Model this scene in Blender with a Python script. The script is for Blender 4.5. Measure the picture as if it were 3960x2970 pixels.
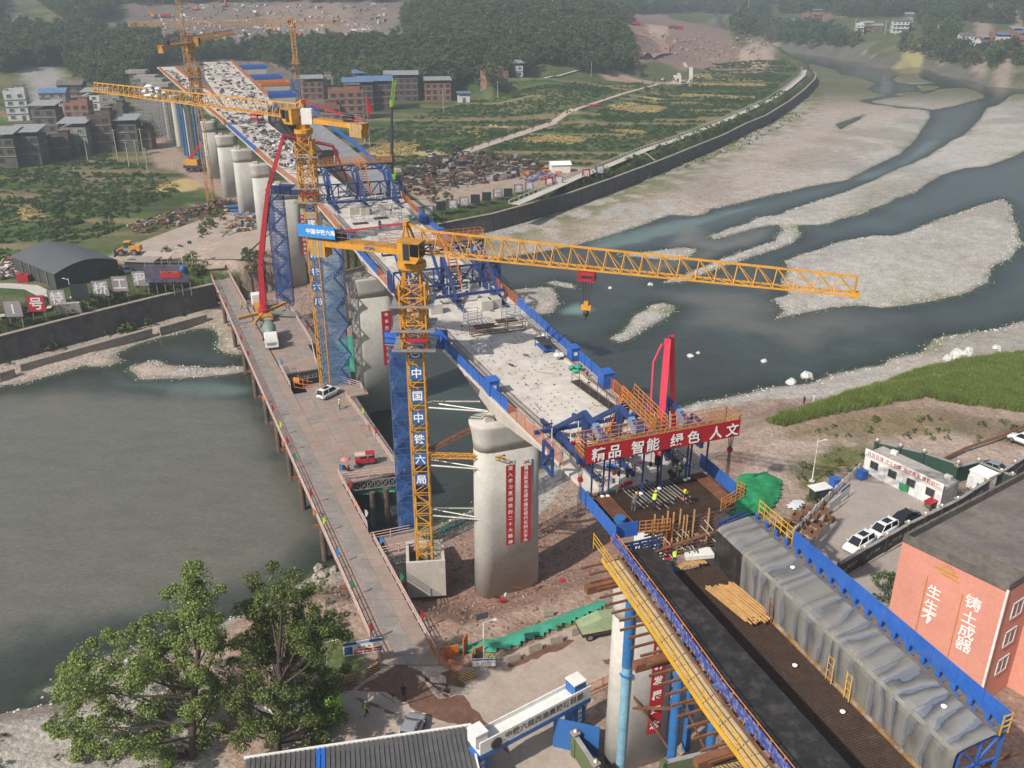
import bpy,math,random
import numpy as np
from mathutils import Vector,Matrix,noise
R=math.radians
random.seed(7)
SC=bpy.context.scene
for _o in list(bpy.data.objects):bpy.data.objects.remove(_o)
COL=SC.collection
CAM_H,PITCH,FOC=70.0,R(23.9),3550.0
cd=bpy.data.cameras.new('camera');cam=bpy.data.objects.new('camera',cd);COL.objects.link(cam)
cam.location=(0,0,CAM_H);cam.rotation_euler=(R(90)-PITCH,0,0)
cd.sensor_width=36;cd.lens=36*FOC/3960;cd.clip_start=.5;cd.clip_end=20000
SC.camera=cam
SUN_AZ,SUN_EL=R(227),R(42)
W=bpy.data.worlds.new('World');SC.world=W;W.use_nodes=True
wn=W.node_tree.nodes;wl=W.node_tree.links
bg=wn['Background'];sky=wn.new('ShaderNodeTexSky');sky.sky_type='NISHITA';sky.sun_disc=False
sky.sun_elevation=SUN_EL;sky.sun_rotation=SUN_AZ;sky.dust_density=3.0;sky.air_density=1.2
wl.new(sky.outputs[0],bg.inputs[0]);bg.inputs[1].default_value=.085
sl=bpy.data.lights.new('sun','SUN');sun=bpy.data.objects.new('sun',sl);COL.objects.link(sun)
sl.energy=4.9;sl.angle=R(.6);sl.color=(1,.925,.83)
_d=Vector((math.sin(SUN_AZ)*math.cos(SUN_EL),math.cos(SUN_AZ)*math.cos(SUN_EL),math.sin(SUN_EL)))
sun.rotation_euler=_d.to_track_quat('Z','Y').to_euler()
SC.view_settings.view_transform='Standard';SC.view_settings.look='None'
SC.view_settings.exposure=.38;SC.view_settings.gamma=1;SC.view_settings.use_curve_mapping=False
SC.render.engine='CYCLES'
cy=SC.cycles
cy.use_denoising=True;cy.max_bounces=5;cy.diffuse_bounces=2;cy.glossy_bounces=2
cy.transmission_bounces=3;cy.transparent_max_bounces=8;cy.volume_bounces=0
cy.caustics_reflective=False;cy.caustics_refractive=False;cy.use_adaptive_sampling=True
cy.sample_clamp_indirect=6
_c,_s=math.cos(PITCH),math.sin(PITCH)
def ray(x,y):
 u=(x-1980)/FOC;v=-(y-1485)/FOC
 return(u,_c+v*_s,-_s+v*_c)
def G(x,y,z=0.0):
 d=ray(x,y);t=(z-CAM_H)/d[2]
 return Vector((d[0]*t,d[1]*t,z))
def GD(x,y,Y):
 d=ray(x,y);t=Y/d[1]
 return Vector((d[0]*t,Y,CAM_H+d[2]*t))
def GX(x,y,P,Q):
 """sight line met with the upright plane through P and Q"""
 d=Vector(ray(x,y));P=Vector(P);Q=Vector(Q)
 n=Vector((Q.y-P.y,P.x-Q.x,0))
 C=Vector((0,0,CAM_H));t=n.dot(P-C)/n.dot(d)
 return C+d*t
def pts(L,z=0.0):return[tuple(G(a,b,z))[:2]for a,b in L]
MATS={}
def _nt(name):
 m=bpy.data.materials.new(name);m.use_nodes=True
 nt=m.node_tree;b=nt.nodes['Principled BSDF']
 return m,nt,b
def nd(nt,t,**k):
 n=nt.nodes.new(t)
 for a,b in k.items():
  if a.startswith('i_'):
   key=a[2:];n.inputs[int(key)if key.isdigit()else key].default_value=b
  else:setattr(n,a,b)
 return n
def noise_n(nt,co,scale,detail=4,rough=.55):
 n=nd(nt,'ShaderNodeTexNoise');n.inputs['Scale'].default_value=scale
 n.inputs['Detail'].default_value=detail;n.inputs['Roughness'].default_value=rough
 if co is not None:nt.links.new(co,n.inputs['Vector'])
 return n
def ramp(nt,fac,stops):
 r=nd(nt,'ShaderNodeValToRGB');e=r.color_ramp.elements
 while len(e)<len(stops):e.new(.5)
 for i,(p,c)in enumerate(stops):
  e[i].position=p;e[i].color=(c[0],c[1],c[2],1)if not isinstance(c,(int,float))else(c,c,c,1)
 nt.links.new(fac,r.inputs[0]);return r
def mixc(nt,fac,a,b,mode='MIX'):
 n=nd(nt,'ShaderNodeMix',data_type='RGBA',blend_type=mode)
 for sock,v in((n.inputs[0],fac),(n.inputs[6],a),(n.inputs[7],b)):
  if hasattr(v,'links'):nt.links.new(v,sock)
  elif isinstance(v,(int,float)):sock.default_value=v
  else:sock.default_value=(v[0],v[1],v[2],1)
 return n.outputs[2]
def math_n(nt,op,a,b=0.0):
 n=nd(nt,'ShaderNodeMath',operation=op)
 for i,v in((0,a),(1,b)):
  if hasattr(v,'links'):nt.links.new(v,n.inputs[i])
  else:n.inputs[i].default_value=v
 return n.outputs[0]
def add_bump(nt,b,h,strength=.3,dist=.1):
 n=nd(nt,'ShaderNodeBump');n.inputs['Strength'].default_value=strength;n.inputs['Distance'].default_value=dist
 nt.links.new(h,n.inputs['Height']);nt.links.new(n.outputs[0],b.inputs['Normal'])
def geo_pos(nt):return nd(nt,'ShaderNodeNewGeometry').outputs['Position']
def mat(name,rgb,rough=.6,metal=0.0,var=.25,scale=.8,dirt=None,damt=.35,bump=0.0,spec=.4):
 """painted / cast surface with uneven tone, grime blotches and a fine relief"""
 if name in MATS:return MATS[name]
 m,nt,b=_nt(name);co=geo_pos(nt)
 n1=noise_n(nt,co,scale,6,.62);n2=noise_n(nt,co,scale*9,3)
 f=ramp(nt,n1.outputs[0],[(.3,1-var),(.7,1+var*.35)])
 col=mixc(nt,1.0,rgb,f.outputs[0],'MULTIPLY')
 f2=ramp(nt,n2.outputs[0],[(.35,1-var*.45),(.65,1.05)])
 col=mixc(nt,1.0,col,f2.outputs[0],'MULTIPLY')
 if dirt is not None:
  n3=noise_n(nt,co,scale*2.3,7,.7)
  f3=ramp(nt,n3.outputs[0],[(.48,0.0),(.66,damt)])
  col=mixc(nt,f3.outputs[0],col,dirt)
 nt.links.new(col,b.inputs['Base Color'])
 b.inputs['Roughness'].default_value=rough;b.inputs['Metallic'].default_value=metal
 b.inputs['Specular IOR Level'].default_value=spec
 if bump:add_bump(nt,b,n2.outputs[0],bump,.05)
 MATS[name]=m;return m
RUST=(.12,.05,.025)
M=dict(concrete=mat('concrete',(.50,.47,.42),.85,var=.2,scale=.18,dirt=(.30,.27,.23),damt=.4,bump=.2),pier=mat('pier_concrete',(.47,.46,.43),.85,var=.16,scale=.22,dirt=(.33,.31,.28),damt=.35,bump=.1),deck=mat('deck_concrete',(.54,.50,.45),.85,var=.22,scale=.13,dirt=(.33,.30,.27),damt=.55,bump=.2),wallc=mat('old_concrete',(.105,.098,.09),.9,var=.45,scale=.25,dirt=(.2,.19,.17),damt=.4,bump=.4),yellow=mat('crane_yellow',(.62,.30,.035),.5,var=.22,scale=.7,dirt=(.28,.15,.04),damt=.4),yellow2=mat('crane_yellow_old',(.50,.24,.035),.55,var=.3,scale=.7,dirt=(.2,.1,.03),damt=.6),orange=mat('orange_paint',(.62,.17,.03),.55,var=.25,scale=.9,dirt=RUST,damt=.5),railor=mat('rail_orange',(.60,.22,.05),.55,var=.25,scale=.9,dirt=RUST,damt=.4),blue=mat('blue_steel',(.022,.055,.20),.5,var=.3,scale=.6,dirt=(.06,.06,.09),damt=.6),blue2=mat('blue_sheet',(.025,.115,.44),.5,var=.22,scale=.5,dirt=(.1,.14,.25),damt=.4),bluetube=mat('blue_pipe',(.022,.15,.40),.45,var=.25,scale=.5,dirt=(.07,.06,.06),damt=.45),lightblue=mat('faded_blue_pipe',(.20,.40,.52),.5,var=.25,scale=.5,dirt=(.1,.12,.14),damt=.4),red=mat('red_paint',(.42,.018,.035),.4,var=.18,scale=.7,dirt=(.2,.02,.02),damt=.3),pink=mat('boom_pink',(.60,.045,.085),.4,var=.15,scale=.7,dirt=(.35,.03,.04),damt=.3),redcloth=mat('red_cloth',(.40,.012,.02),.8,var=.2,scale=.6),white=mat('white_paint',(.72,.72,.70),.5,var=.12,scale=.8,dirt=(.4,.37,.33),damt=.25),whitebright=mat('white_letter',(.82,.82,.80),.6,var=.06,scale=1),grey=mat('grey_paint',(.30,.30,.30),.55,var=.25,scale=.8),galv=mat('galvanised',(.42,.42,.41),.45,.5,var=.3,scale=1.2,dirt=(.2,.17,.14),damt=.4),dark=mat('dark_steel',(.045,.04,.038),.6,.2,var=.35,scale=.7,dirt=(.12,.09,.07),damt=.4),black=mat('black_rubber',(.02,.02,.02),.75,var=.2),rebar=mat('rebar',(.095,.06,.045),.7,.3,var=.4,scale=1.5,dirt=(.14,.06,.03),damt=.6),rust=mat('rust_beam',(.22,.095,.05),.75,.1,var=.35,scale=.9,dirt=(.1,.05,.03),damt=.6),rustpile=mat('rust_pile',(.14,.10,.085),.8,.1,var=.4,scale=.5,dirt=(.28,.13,.06),damt=.5),timber=mat('timber',(.50,.29,.11),.8,var=.3,scale=1.5,dirt=(.3,.17,.07),damt=.5),plank=mat('walk_plank',(.56,.42,.25),.8,var=.25,scale=1.2,dirt=(.35,.24,.13),damt=.4),brownwood=mat('crate_wood',(.19,.095,.055),.8,var=.3,scale=2),brick=mat('house_brick',(.30,.135,.09),.9,var=.3,scale=.5,dirt=(.2,.12,.09),damt=.5,bump=.3),brickdk=mat('old_brick',(.13,.085,.07),.9,var=.35,scale=.5,dirt=(.07,.06,.055),damt=.6,bump=.3),render=mat('house_render',(.30,.28,.26),.9,var=.3,scale=.3,dirt=(.14,.13,.12),damt=.6,bump=.2),renderdk=mat('dark_render',(.135,.12,.11),.9,var=.35,scale=.3,dirt=(.06,.055,.05),damt=.6,bump=.2),tilewhite=mat('tile_white',(.62,.62,.62),.6,var=.15,scale=.4,dirt=(.35,.34,.32),damt=.4),tin=mat('tin_roof',(.34,.35,.35),.5,.2,var=.2,scale=.5,dirt=(.17,.13,.1),damt=.5),tinblue=mat('tin_roof_blue',(.10,.20,.36),.5,.1,var=.25,scale=.5,dirt=(.3,.33,.36),damt=.4),slate=mat('flat_roof',(.135,.12,.105),.9,var=.4,scale=.3,dirt=(.22,.2,.18),damt=.5),glass=mat('window_glass',(.035,.042,.048),.12,var=.3,scale=.6,spec=.6),glassg=mat('window_green',(.05,.10,.085),.15,var=.3,scale=.6,spec=.6),carglass=mat('car_glass',(.012,.014,.017),.06,var=.05,spec=.7),carwhite=mat('car_white',(.72,.73,.74),.22,var=.06,spec=.6),carsilver=mat('car_silver',(.40,.43,.46),.25,.5,var=.06,spec=.6),carblack=mat('car_black',(.012,.013,.016),.15,var=.1,spec=.7),rim=mat('wheel_rim',(.32,.32,.33),.35,.7,var=.1),lampred=mat('lamp_red',(.35,.01,.01),.3,var=.05),lampclear=mat('lamp_clear',(.75,.75,.72),.15,var=.05),skin=mat('skin',(.35,.19,.13),.6,var=.05),hivis=mat('hivis',(.42,.68,.035),.7,var=.12,scale=3),cloth=mat('dark_cloth',(.018,.02,.026),.9,var=.3,scale=3),clothgrey=mat('grey_cloth',(.10,.105,.11),.9,var=.3,scale=3),clothblue=mat('blue_cloth',(.03,.07,.2),.9,var=.3,scale=3),clothwhite=mat('white_cloth',(.6,.62,.64),.9,var=.2,scale=3),hatyellow=mat('helmet_yellow',(.75,.42,.02),.35,var=.05),hatwhite=mat('helmet_white',(.8,.8,.8),.35,var=.05),hair=mat('hair',(.012,.01,.01),.7,var=.1),glovered=mat('orange_glove',(.7,.10,.02),.7,var=.1),nettgreen=mat('green_net',(.045,.34,.22),.85,var=.35,scale=.5,dirt=(.10,.16,.10),damt=.4,bump=.3),nettgreen2=mat('bright_green_net',(.02,.30,.11),.85,var=.45,scale=.4,dirt=(.02,.09,.035),damt=.6,bump=.5),pinkwall=mat('salmon_wall',(.58,.255,.195),.85,var=.12,scale=.3,dirt=(.5,.23,.17),damt=.35,bump=.1),goldpaint=mat('gold_paint',(.45,.26,.02),.6,var=.1),roofgrey=mat('roof_sheet_grey',(.105,.105,.11),.5,.1,var=.18,scale=.4,dirt=(.16,.155,.15),damt=.4),roofblue=mat('roof_sheet_blue',(.02,.13,.50),.45,var=.1,scale=.5),shed=mat('black_shed',(.055,.06,.065),.55,.1,var=.2,scale=.3,dirt=(.1,.1,.1),damt=.4),signblue=mat('sign_blue',(.03,.125,.36),.5,var=.08),signsky=mat('sign_sky_blue',(.035,.235,.60),.5,var=.06),boardgrey=mat('letter_board',(.28,.25,.26),.7,var=.2,scale=.8),letterwhite=mat('letter_pale',(.62,.62,.64),.7,var=.1),darkboard=mat('dark_board',(.03,.035,.04),.5,var=.2),greenwall=mat('green_hoarding',(.03,.07,.05),.7,var=.25,scale=.5),trench=mat('dark_wall',(.05,.052,.053),.7,var=.3,scale=.4),jersey=mat('barrier_concrete',(.34,.29,.24),.9,var=.3,scale=1.2,dirt=(.2,.15,.11),damt=.5),hazardy=mat('hazard_yellow',(.60,.35,.03),.6,var=.2),loadery=mat('loader_yellow',(.60,.30,.03),.5,var=.2,dirt=(.3,.2,.12),damt=.5),greygreen=mat('drum_green',(.17,.235,.205),.5,var=.2,dirt=(.3,.29,.26),damt=.4),crane_green=mat('lime_paint',(.20,.42,.02),.45,var=.15),form=mat('form_steel',(.04,.036,.034),.55,.3,var=.45,scale=.5,dirt=(.15,.14,.13),damt=.35,bump=.2),rock=mat('rock',(.36,.32,.29),.9,var=.35,scale=1.1,dirt=(.22,.19,.17),damt=.5,bump=.5),rockred=mat('rock_red',(.25,.16,.13),.9,var=.35,scale=1.1,dirt=(.34,.28,.25),damt=.5,bump=.5),rockwhite=mat('rock_white',(.58,.57,.54),.9,var=.2,scale=1.1,bump=.4),bark=mat('bark',(.075,.058,.045),.9,var=.4,scale=2,bump=.4),)
class MB:
 def __init__(s):s.v=[];s.f=[]
 def add(s,vs,fs):
  n=len(s.v);s.v+=[tuple(p)for p in vs];s.f+=[tuple(i+n for i in q)for q in fs];return s
 def box(s,c,d,rz=0.0,M=None):
  x,y,z=d[0]/2,d[1]/2,d[2]/2;ca,sa=math.cos(rz),math.sin(rz)
  vs=[]
  for a in(-x,x):
   for b in(-y,y):
    for e in(-z,z):
     p=(a*ca-b*sa,a*sa+b*ca,e)
     vs.append((c[0]+p[0],c[1]+p[1],c[2]+p[2]))
  return s.add(vs,[(0,1,3,2),(4,6,7,5),(0,4,5,1),(2,3,7,6),(0,2,6,4),(1,5,7,3)])
 def beam(s,p,q,w,h=None,up=(0,0,1)):
  h=h or w;p=Vector(p);q=Vector(q);d=q-p
  if d.length<1e-6:return s
  d.normalize();u=Vector(up)
  if abs(d.dot(u))>.98:u=Vector((1,0,0))if abs(d.x)<.9 else Vector((0,1,0))
  a=d.cross(u).normalized();b=a.cross(d).normalized()
  vs=[]
  for o in(p,q):
   for i,j in((-1,-1),(1,-1),(1,1),(-1,1)):vs.append(o+a*(i*w/2)+b*(j*h/2))
  return s.add(vs,[(0,3,2,1),(4,5,6,7),(0,1,5,4),(1,2,6,5),(2,3,7,6),(3,0,4,7)])
 def tube(s,p,q,r,n=6,r2=None,cap=True):
  p=Vector(p);q=Vector(q);d=q-p
  if d.length<1e-6:return s
  d.normalize();r2=r if r2 is None else r2
  u=Vector((0,0,1))if abs(d.z)<.95 else Vector((1,0,0))
  a=d.cross(u).normalized();b=a.cross(d)
  vs=[p+(a*math.cos(t)+b*math.sin(t))*r for t in(2*math.pi*i/n for i in range(n))]
  vs+=[q+(a*math.cos(t)+b*math.sin(t))*r2 for t in(2*math.pi*i/n for i in range(n))]
  fs=[(i,i+n,(i+1)%n+n,(i+1)%n)for i in range(n)]
  if cap:fs+=[tuple(range(n)),tuple(range(2*n-1,n-1,-1))]
  return s.add(vs,fs)
 def pipe(s,P,r,n=5):
  for a,b in zip(P,P[1:]):s.tube(a,b,r,n)
  return s
 def prism(s,poly,z0,z1):
  n=len(poly)
  A=sum(poly[i][0]*poly[(i+1)%n][1]-poly[(i+1)%n][0]*poly[i][1]for i in range(n))
  if A<0:poly=list(reversed(poly))
  vs=[(p[0],p[1],z0)for p in poly]+[(p[0],p[1],z1)for p in poly]
  return s.add(vs,[tuple(range(n-1,-1,-1)),tuple(range(n,2*n))]+[(i,(i+1)%n,(i+1)%n+n,i+n)for i in range(n)])
 def loft(s,rings,close=True,caps=True):
  n=len(rings[0]);vs=[p for r in rings for p in r];fs=[]
  for k in range(len(rings)-1):
   for i in range(n if close else n-1):
    j=(i+1)%n;fs.append((k*n+i,k*n+j,(k+1)*n+j,(k+1)*n+i))
  if caps and close:fs+=[tuple(range(n-1,-1,-1)),tuple(range((len(rings)-1)*n,len(rings)*n))]
  return s.add(vs,fs)
 def lathe(s,c,prof,n=12):
  return s.loft([[(c[0]+r*math.cos(2*math.pi*i/n),c[1]+r*math.sin(2*math.pi*i/n),c[2]+z)for i in range(n)]for r,z in prof])
 def ball(s,c,r,n=8,m=5,sz=1.0):
  return s.lathe(c,[(max(.001,r*math.sin(math.pi*k/m)),-r*sz*math.cos(math.pi*k/m))for k in range(m+1)],n)
 def quad(s,a,b,c,d):return s.add([a,b,c,d],[(0,1,2,3)])
 def mesh(s,name,mat,inv=None,smooth=False):
  me=bpy.data.meshes.new(name)
  v=s.v if inv is None else[tuple(inv@Vector(p))for p in s.v]
  me.from_pydata(v,[],s.f);me.materials.append(MM(mat))
  if smooth:me.polygons.foreach_set('use_smooth',[True]*len(me.polygons))
  return me
 def build(s,name,mat,parent=None,smooth=False,label=None,cat=None,group=None,kind=None):
  """link as ONE object; points are given in the parent's frame unless the parent is a world-frame thing"""
  inv=None
  if parent is not None and parent.get('_w'):inv=Matrix.Translation(-Vector(parent['_w']))
  o=bpy.data.objects.new(name,s.mesh(name,mat,inv,smooth));COL.objects.link(o)
  if parent is not None:
   o.parent=parent
   if parent.get('_w'):o['_w']=list(parent['_w'])
  tag(o,label,cat,group,kind);return o
def MM(m):return M[m]if isinstance(m,str)else m
def tag(o,label=None,cat=None,group=None,kind=None):
 if label:o['label']=label
 if cat:o['category']=cat
 if group:o['group']=group
 if kind:o['kind']=kind
 return o
def thing(name,label,cat,loc=(0,0,0),rz=0.0,group=None,world=False):
 o=bpy.data.objects.new(name,None);COL.objects.link(o);o.location=loc;o.rotation_euler=(0,0,rz)
 o.empty_display_size=.2
 if world:o['_w']=list(loc)
 return tag(o,label,cat,group)
def inst(name,me,parent=None,loc=(0,0,0),rz=0.0,sc=None,rot=None):
 o=bpy.data.objects.new(name,me);COL.objects.link(o)
 if parent is not None:
  o.parent=parent
  if parent.get('_w'):loc=Vector(loc)-Vector(parent['_w'])
 o.location=loc;o.rotation_euler=rot or(0,0,rz)
 if sc is not None:o.scale=(sc,sc,sc)if isinstance(sc,(int,float))else sc
 return o
def dup(root,loc,rz,label=None,group=None,parts=None):
 """a copy of a thing with copies of its parts and sub-parts"""
 r=root.copy();COL.objects.link(r);r.location=loc;r.rotation_euler=(0,0,rz)
 if label:r['label']=label
 if group:r['group']=group
 for ch in KIDS.get(root.name,[]):
  c=ch.copy();COL.objects.link(c);c.parent=r
  for g in KIDS.get(ch.name,[]):
   d=g.copy();COL.objects.link(d);d.parent=c
 return r
KIDS={}
def kids(root):
 """remember the tree below a prototype so that dup() can copy it"""
 def walk(o):
  ch=[x for x in bpy.data.objects if x.parent==o];KIDS[o.name]=ch
  for x in ch:walk(x)
 walk(root);return root
def lerp(a,b,t):return Vector(a)*(1-t)+Vector(b)*t
TXT={}
def text_mesh(s,size=1.0,bold=.02,mat='whitebright',vertical=False,step=1.15,depth=.0):
 """flat lettering as a mesh in the XZ plane, centred at the origin, facing -Y"""
 key=(s,round(size,3),bold,mat,vertical,step)
 if key in TXT:return TXT[key]
 vs,fs=[],[]
 def one(t):
  c=bpy.data.curves.new('lettering','FONT');c.body=t;c.size=1;c.resolution_u=2;c.offset=bold
  o=bpy.data.objects.new('lettering',c);me=bpy.data.meshes.new_from_object(o)
  v=[tuple(p.co)for p in me.vertices];f=[tuple(p.vertices)for p in me.polygons]
  bpy.data.objects.remove(o);bpy.data.curves.remove(c);bpy.data.meshes.remove(me)
  return v,f
 chunks=list(s)if vertical else[s]
 for k,t in enumerate(chunks):
  if t==' ':continue
  v,f=one(t)
  if not v:continue
  x0=min(p[0]for p in v);x1=max(p[0]for p in v);y0=min(p[1]for p in v);y1=max(p[1]for p in v)
  cx=(x0+x1)/2;cyy=(y0+y1)/2;n=len(vs)
  dz=-(k-(len(chunks)-1)/2)*step
  vs+=[((p[0]-cx)*size,0,(p[1]-cyy+dz)*size)for p in v];fs+=[tuple(i+n for i in q)for q in f]
 me=bpy.data.meshes.new('lettering');me.from_pydata(vs,[],fs);me.materials.append(MM(mat));TXT[key]=me
 return me
def text_on(name,s,parent,p,nrm_rz,size,mat='whitebright',bold=.02,vertical=False,step=1.15,w=None,off=.012,tilt=0.0):
 """hang lettering on an upright face: p centre of the face, nrm_rz the heading the face looks to (radians, 0 = -Y)"""
 me=text_mesh(s,size,bold,mat,vertical,step)
 n=Vector((math.sin(nrm_rz),-math.cos(nrm_rz),0));q=Vector(p)+n*off
 sx=1.0
 if w:
  xs=[v.co.x for v in me.vertices];sx=w/max(1e-6,(max(xs)-min(xs)))
 return inst(name,me,parent,q,sc=(sx,1,1),rot=(tilt,0,nrm_rz))
def rnd(a,b):return random.uniform(a,b)
# ================================================================ TERRAIN
FAR_SHORE=[(-700,1640),(0,1490),(90,1481),(194,1450),(253,1436),(335,1409),(343,1418),(434,1414),(475,1395),(443,1368),(533,1328),(610,1305),(768,1273),(827,1269),(850,1296),(841,1341),(881,1364),(922,1373),(1010,1345),(1120,1360),(1240,1400),(1340,1425),(1420,1390),(1520,1280),(1700,1130),(1830,1050),(1930,1000),(2129,966),(2215,952),(2355,912),(2477,871),(2590,830),(2685,835),(2721,826),(2748,808),(2839,790),(2980,754),(3140,719),(3276,696),(3367,646),(3471,601),(3525,556),(3566,497),(3597,452),(3593,430),(3543,421),(3480,419),(3444,411),(3376,405),(3320,392),(3335,385),(3435,368),(3394,360),(3349,344),(3389,325),(3358,312),(3322,298),(3245,287),(3236,271),(3163,253),(3100,240),(3030,225),(2950,205),(2880,190),(2820,176),(2780,168),(2740,150)]
OPP_SHORE=[(2760,138),(2807,152),(2960,172),(3096,190),(3276,217),(3353,226),(3340,233),(3412,246),(3480,246),(3548,240),(3616,258),(3638,271),(3729,285),(3805,303),(3818,312),(3960,316),(4500,345),(5200,420)]
NEAR_SHORE=[(5400,1000),(4300,1180),(3960,1246),(3864,1269),(3774,1282),(3665,1300),(3606,1319),(3561,1364),(3502,1373),(3440,1391),(3426,1404),(3322,1427),(3240,1445),(3177,1463),(3127,1481),(2980,1498),(2862,1525),(2794,1539),(2681,1561),(2626,1580),(2450,1645),(2300,1700),(2100,1810),(1990,1880),(1853,1950),(1798,1982),(1676,2036),(1560,2085),(1440,2140),(1330,2200),(1235,2190),(1200,2230),(1100,2290),(850,2430),(600,2540),(420,2640),(244,2740),(136,2763),(0,2826),(-800,3100)]
BARS=[[(3353,389),(3466,375),(3584,362),(3638,344),(3729,339),(3787,357),(3810,375),(3765,389),(3683,411),(3611,425),(3539,416),(3480,411),(3394,400)],[(3453,307),(3480,292),(3548,289),(3566,307),(3615,319),(3579,325),(3512,325),(3471,319)],[(3548,330),(3638,335),(3611,346),(3561,352)],[(3453,364),(3512,355),(3561,359),(3557,367),(3493,371)],[(3818,322),(3870,316),(3960,323),(4400,350),(4400,372),(3960,345),(3880,339)],[(3923,362),(3860,407),(3819,416),(3792,457),(3756,497),(3729,524),(3683,542),(3638,574),(3570,615),(3480,651),(3389,692),(3276,740),(3154,781),(3068,808),(3014,830),(2960,837),(2929,844),(2898,862),(2816,885),(2749,912),(2760,925),(2840,905),(2930,880),(3010,868),(3030,890),(3000,930),(2960,945),(2880,970),(2800,1000),(2700,1040),(2600,1080),(2568,1093),(2660,1085),(2749,1045),(2839,1017),(2960,975),(3037,952),(3068,939),(3096,898),(3082,871),(3127,871),(3186,867),(3249,848),(3322,830),(3390,803),(3471,763),(3543,740),(3570,719),(3638,678),(3729,651),(3819,642),(3909,610),(3960,583),(4600,420),(4400,385)],[(2992,1156),(3050,1138),(3028,1093),(3055,1038),(3028,1011),(3096,984),(3163,966),(3276,930),(3389,910),(3457,912),(3525,894),(3616,853),(3729,817),(3819,785),(3878,772),(3909,799),(3923,853),(3950,943),(3909,989),(3842,1029),(3823,1065),(3819,1088),(3751,1124),(3706,1142),(3616,1160),(3548,1174),(3412,1188),(3322,1179),(3231,1183),(3141,1201),(3050,1224),(3005,1231),(3032,1201)],[(2382,984),(2468,980),(2568,966),(2649,957),(2699,966),(2658,993),(2622,1007),(2523,1000)],[(2360,1310),(2410,1282),(2459,1219),(2523,1179),(2568,1170),(2613,1188),(2581,1228),(2513,1260),(2468,1296),(2410,1323)],[(1930,1125),(2048,1115),(2138,1111),(2156,1142),(2161,1174),(2129,1206),(2070,1215),(1980,1200),(1920,1160)],[(2111,1093),(2152,1088),(2206,1097),(2229,1111),(2215,1117),(2161,1106)],[(493,1427),(542,1405),(597,1393),(655,1414),(768,1418),(859,1423),(949,1418),(945,1436),(859,1450),(768,1459),(678,1463),(547,1463),(524,1441)],[(125,2682),(210,2640),(330,2590),(420,2540),(540,2500),(560,2530),(440,2590),(330,2640),(240,2680)],]
POOLS=[[(3231,479),(3313,452),(3349,439),(3330,460),(3285,482),(3249,502)],[(3320,395),(3360,382),(3440,372),(3440,378),(3370,392)]]
river=np.array(pts(FAR_SHORE)+pts(OPP_SHORE)+pts(NEAR_SHORE))
bars=[np.array(pts(b))for b in BARS];pools=[np.array(pts(b))for b in POOLS]
WALL_L=[(-500,1420),(0,1303),(271,1233),(452,1188),(619,1147),(823,1102),(960,1080),(1130,1030),(1400,960),(1640,880),(1900,830),(2197,750),(2364,692),(2559,619),(2613,597),(2794,524),(2884,479),(2960,448),(3050,393),(3109,348),(3150,307),(3154,289),(3132,267),(3090,250),(3020,228)]
wall_line=pts(WALL_L,6.0)
plateau=np.array(wall_line+[tuple(G(2960,205,8))[:2],tuple(G(2860,170,8))[:2],(300,1500),(-200,3200),(-2500,3200),(-2500,200),(-260,140)])
nearline=pts([(-800,3000),(300,2900),(620,2720),(900,2560),(1180,2420),(1330,2450),(1430,2560),(1640,2520),(1720,2590),(2050,2500),(2330,2390),(2600,2280),(2850,2000),(2870,1850),(3200,1620),(3500,1560),(3960,1480),(5000,1350)],6.0)
nearplat=np.array(nearline+[(700,30),(700,-80),(-300,-80),(-300,30)])
def sdist(P,poly):
 """distance to the outline, positive inside"""
 x,y=P[:,0],P[:,1];n=len(poly);best=np.full(len(P),1e18);inside=np.zeros(len(P),bool)
 for i in range(n):
  ax,ay=poly[i];bx,by=poly[(i+1)%n];dx,dy=bx-ax,by-ay;L=dx*dx+dy*dy+1e-12
  t=np.clip(((x-ax)*dx+(y-ay)*dy)/L,0,1)
  d=(x-ax-t*dx)**2+(y-ay-t*dy)**2;np.minimum(best,d,out=best)
  c=(ay>y)!=(by>y)
  if c.any():
   xi=ax+(y-ay)*dx/(dy if abs(dy)>1e-12 else 1e-12);inside^=c&(x<xi)
 r=np.sqrt(best);return np.where(inside,r,-r)
def vnoise(P,sc,seed=0):
 """smooth value noise"""
 x=P[:,0]/sc+seed*17.3;y=P[:,1]/sc+seed*5.7
 xi=np.floor(x);yi=np.floor(y);fx=x-xi;fy=y-yi
 fx=fx*fx*(3-2*fx);fy=fy*fy*(3-2*fy)
 def h(a,b):
  s=np.sin(a*127.1+b*311.7+seed*74.7)*43758.5453;return s-np.floor(s)
 a=h(xi,yi);b=h(xi+1,yi);c=h(xi,yi+1);d=h(xi+1,yi+1)
 return(a*(1-fx)+b*fx)*(1-fy)+(c*(1-fx)+d*fx)*fy
def fbm(P,sc,oct=4,seed=0):
 r=0;a=.5
 for k in range(oct):r=r+a*(vnoise(P,sc/2**k,seed+k)-.5);a*=.55
 return r
HILL=[]
def hp(px,py,Y):g=GD(px,py,Y);HILL.append((g.x,g.y,g.z))
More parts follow.
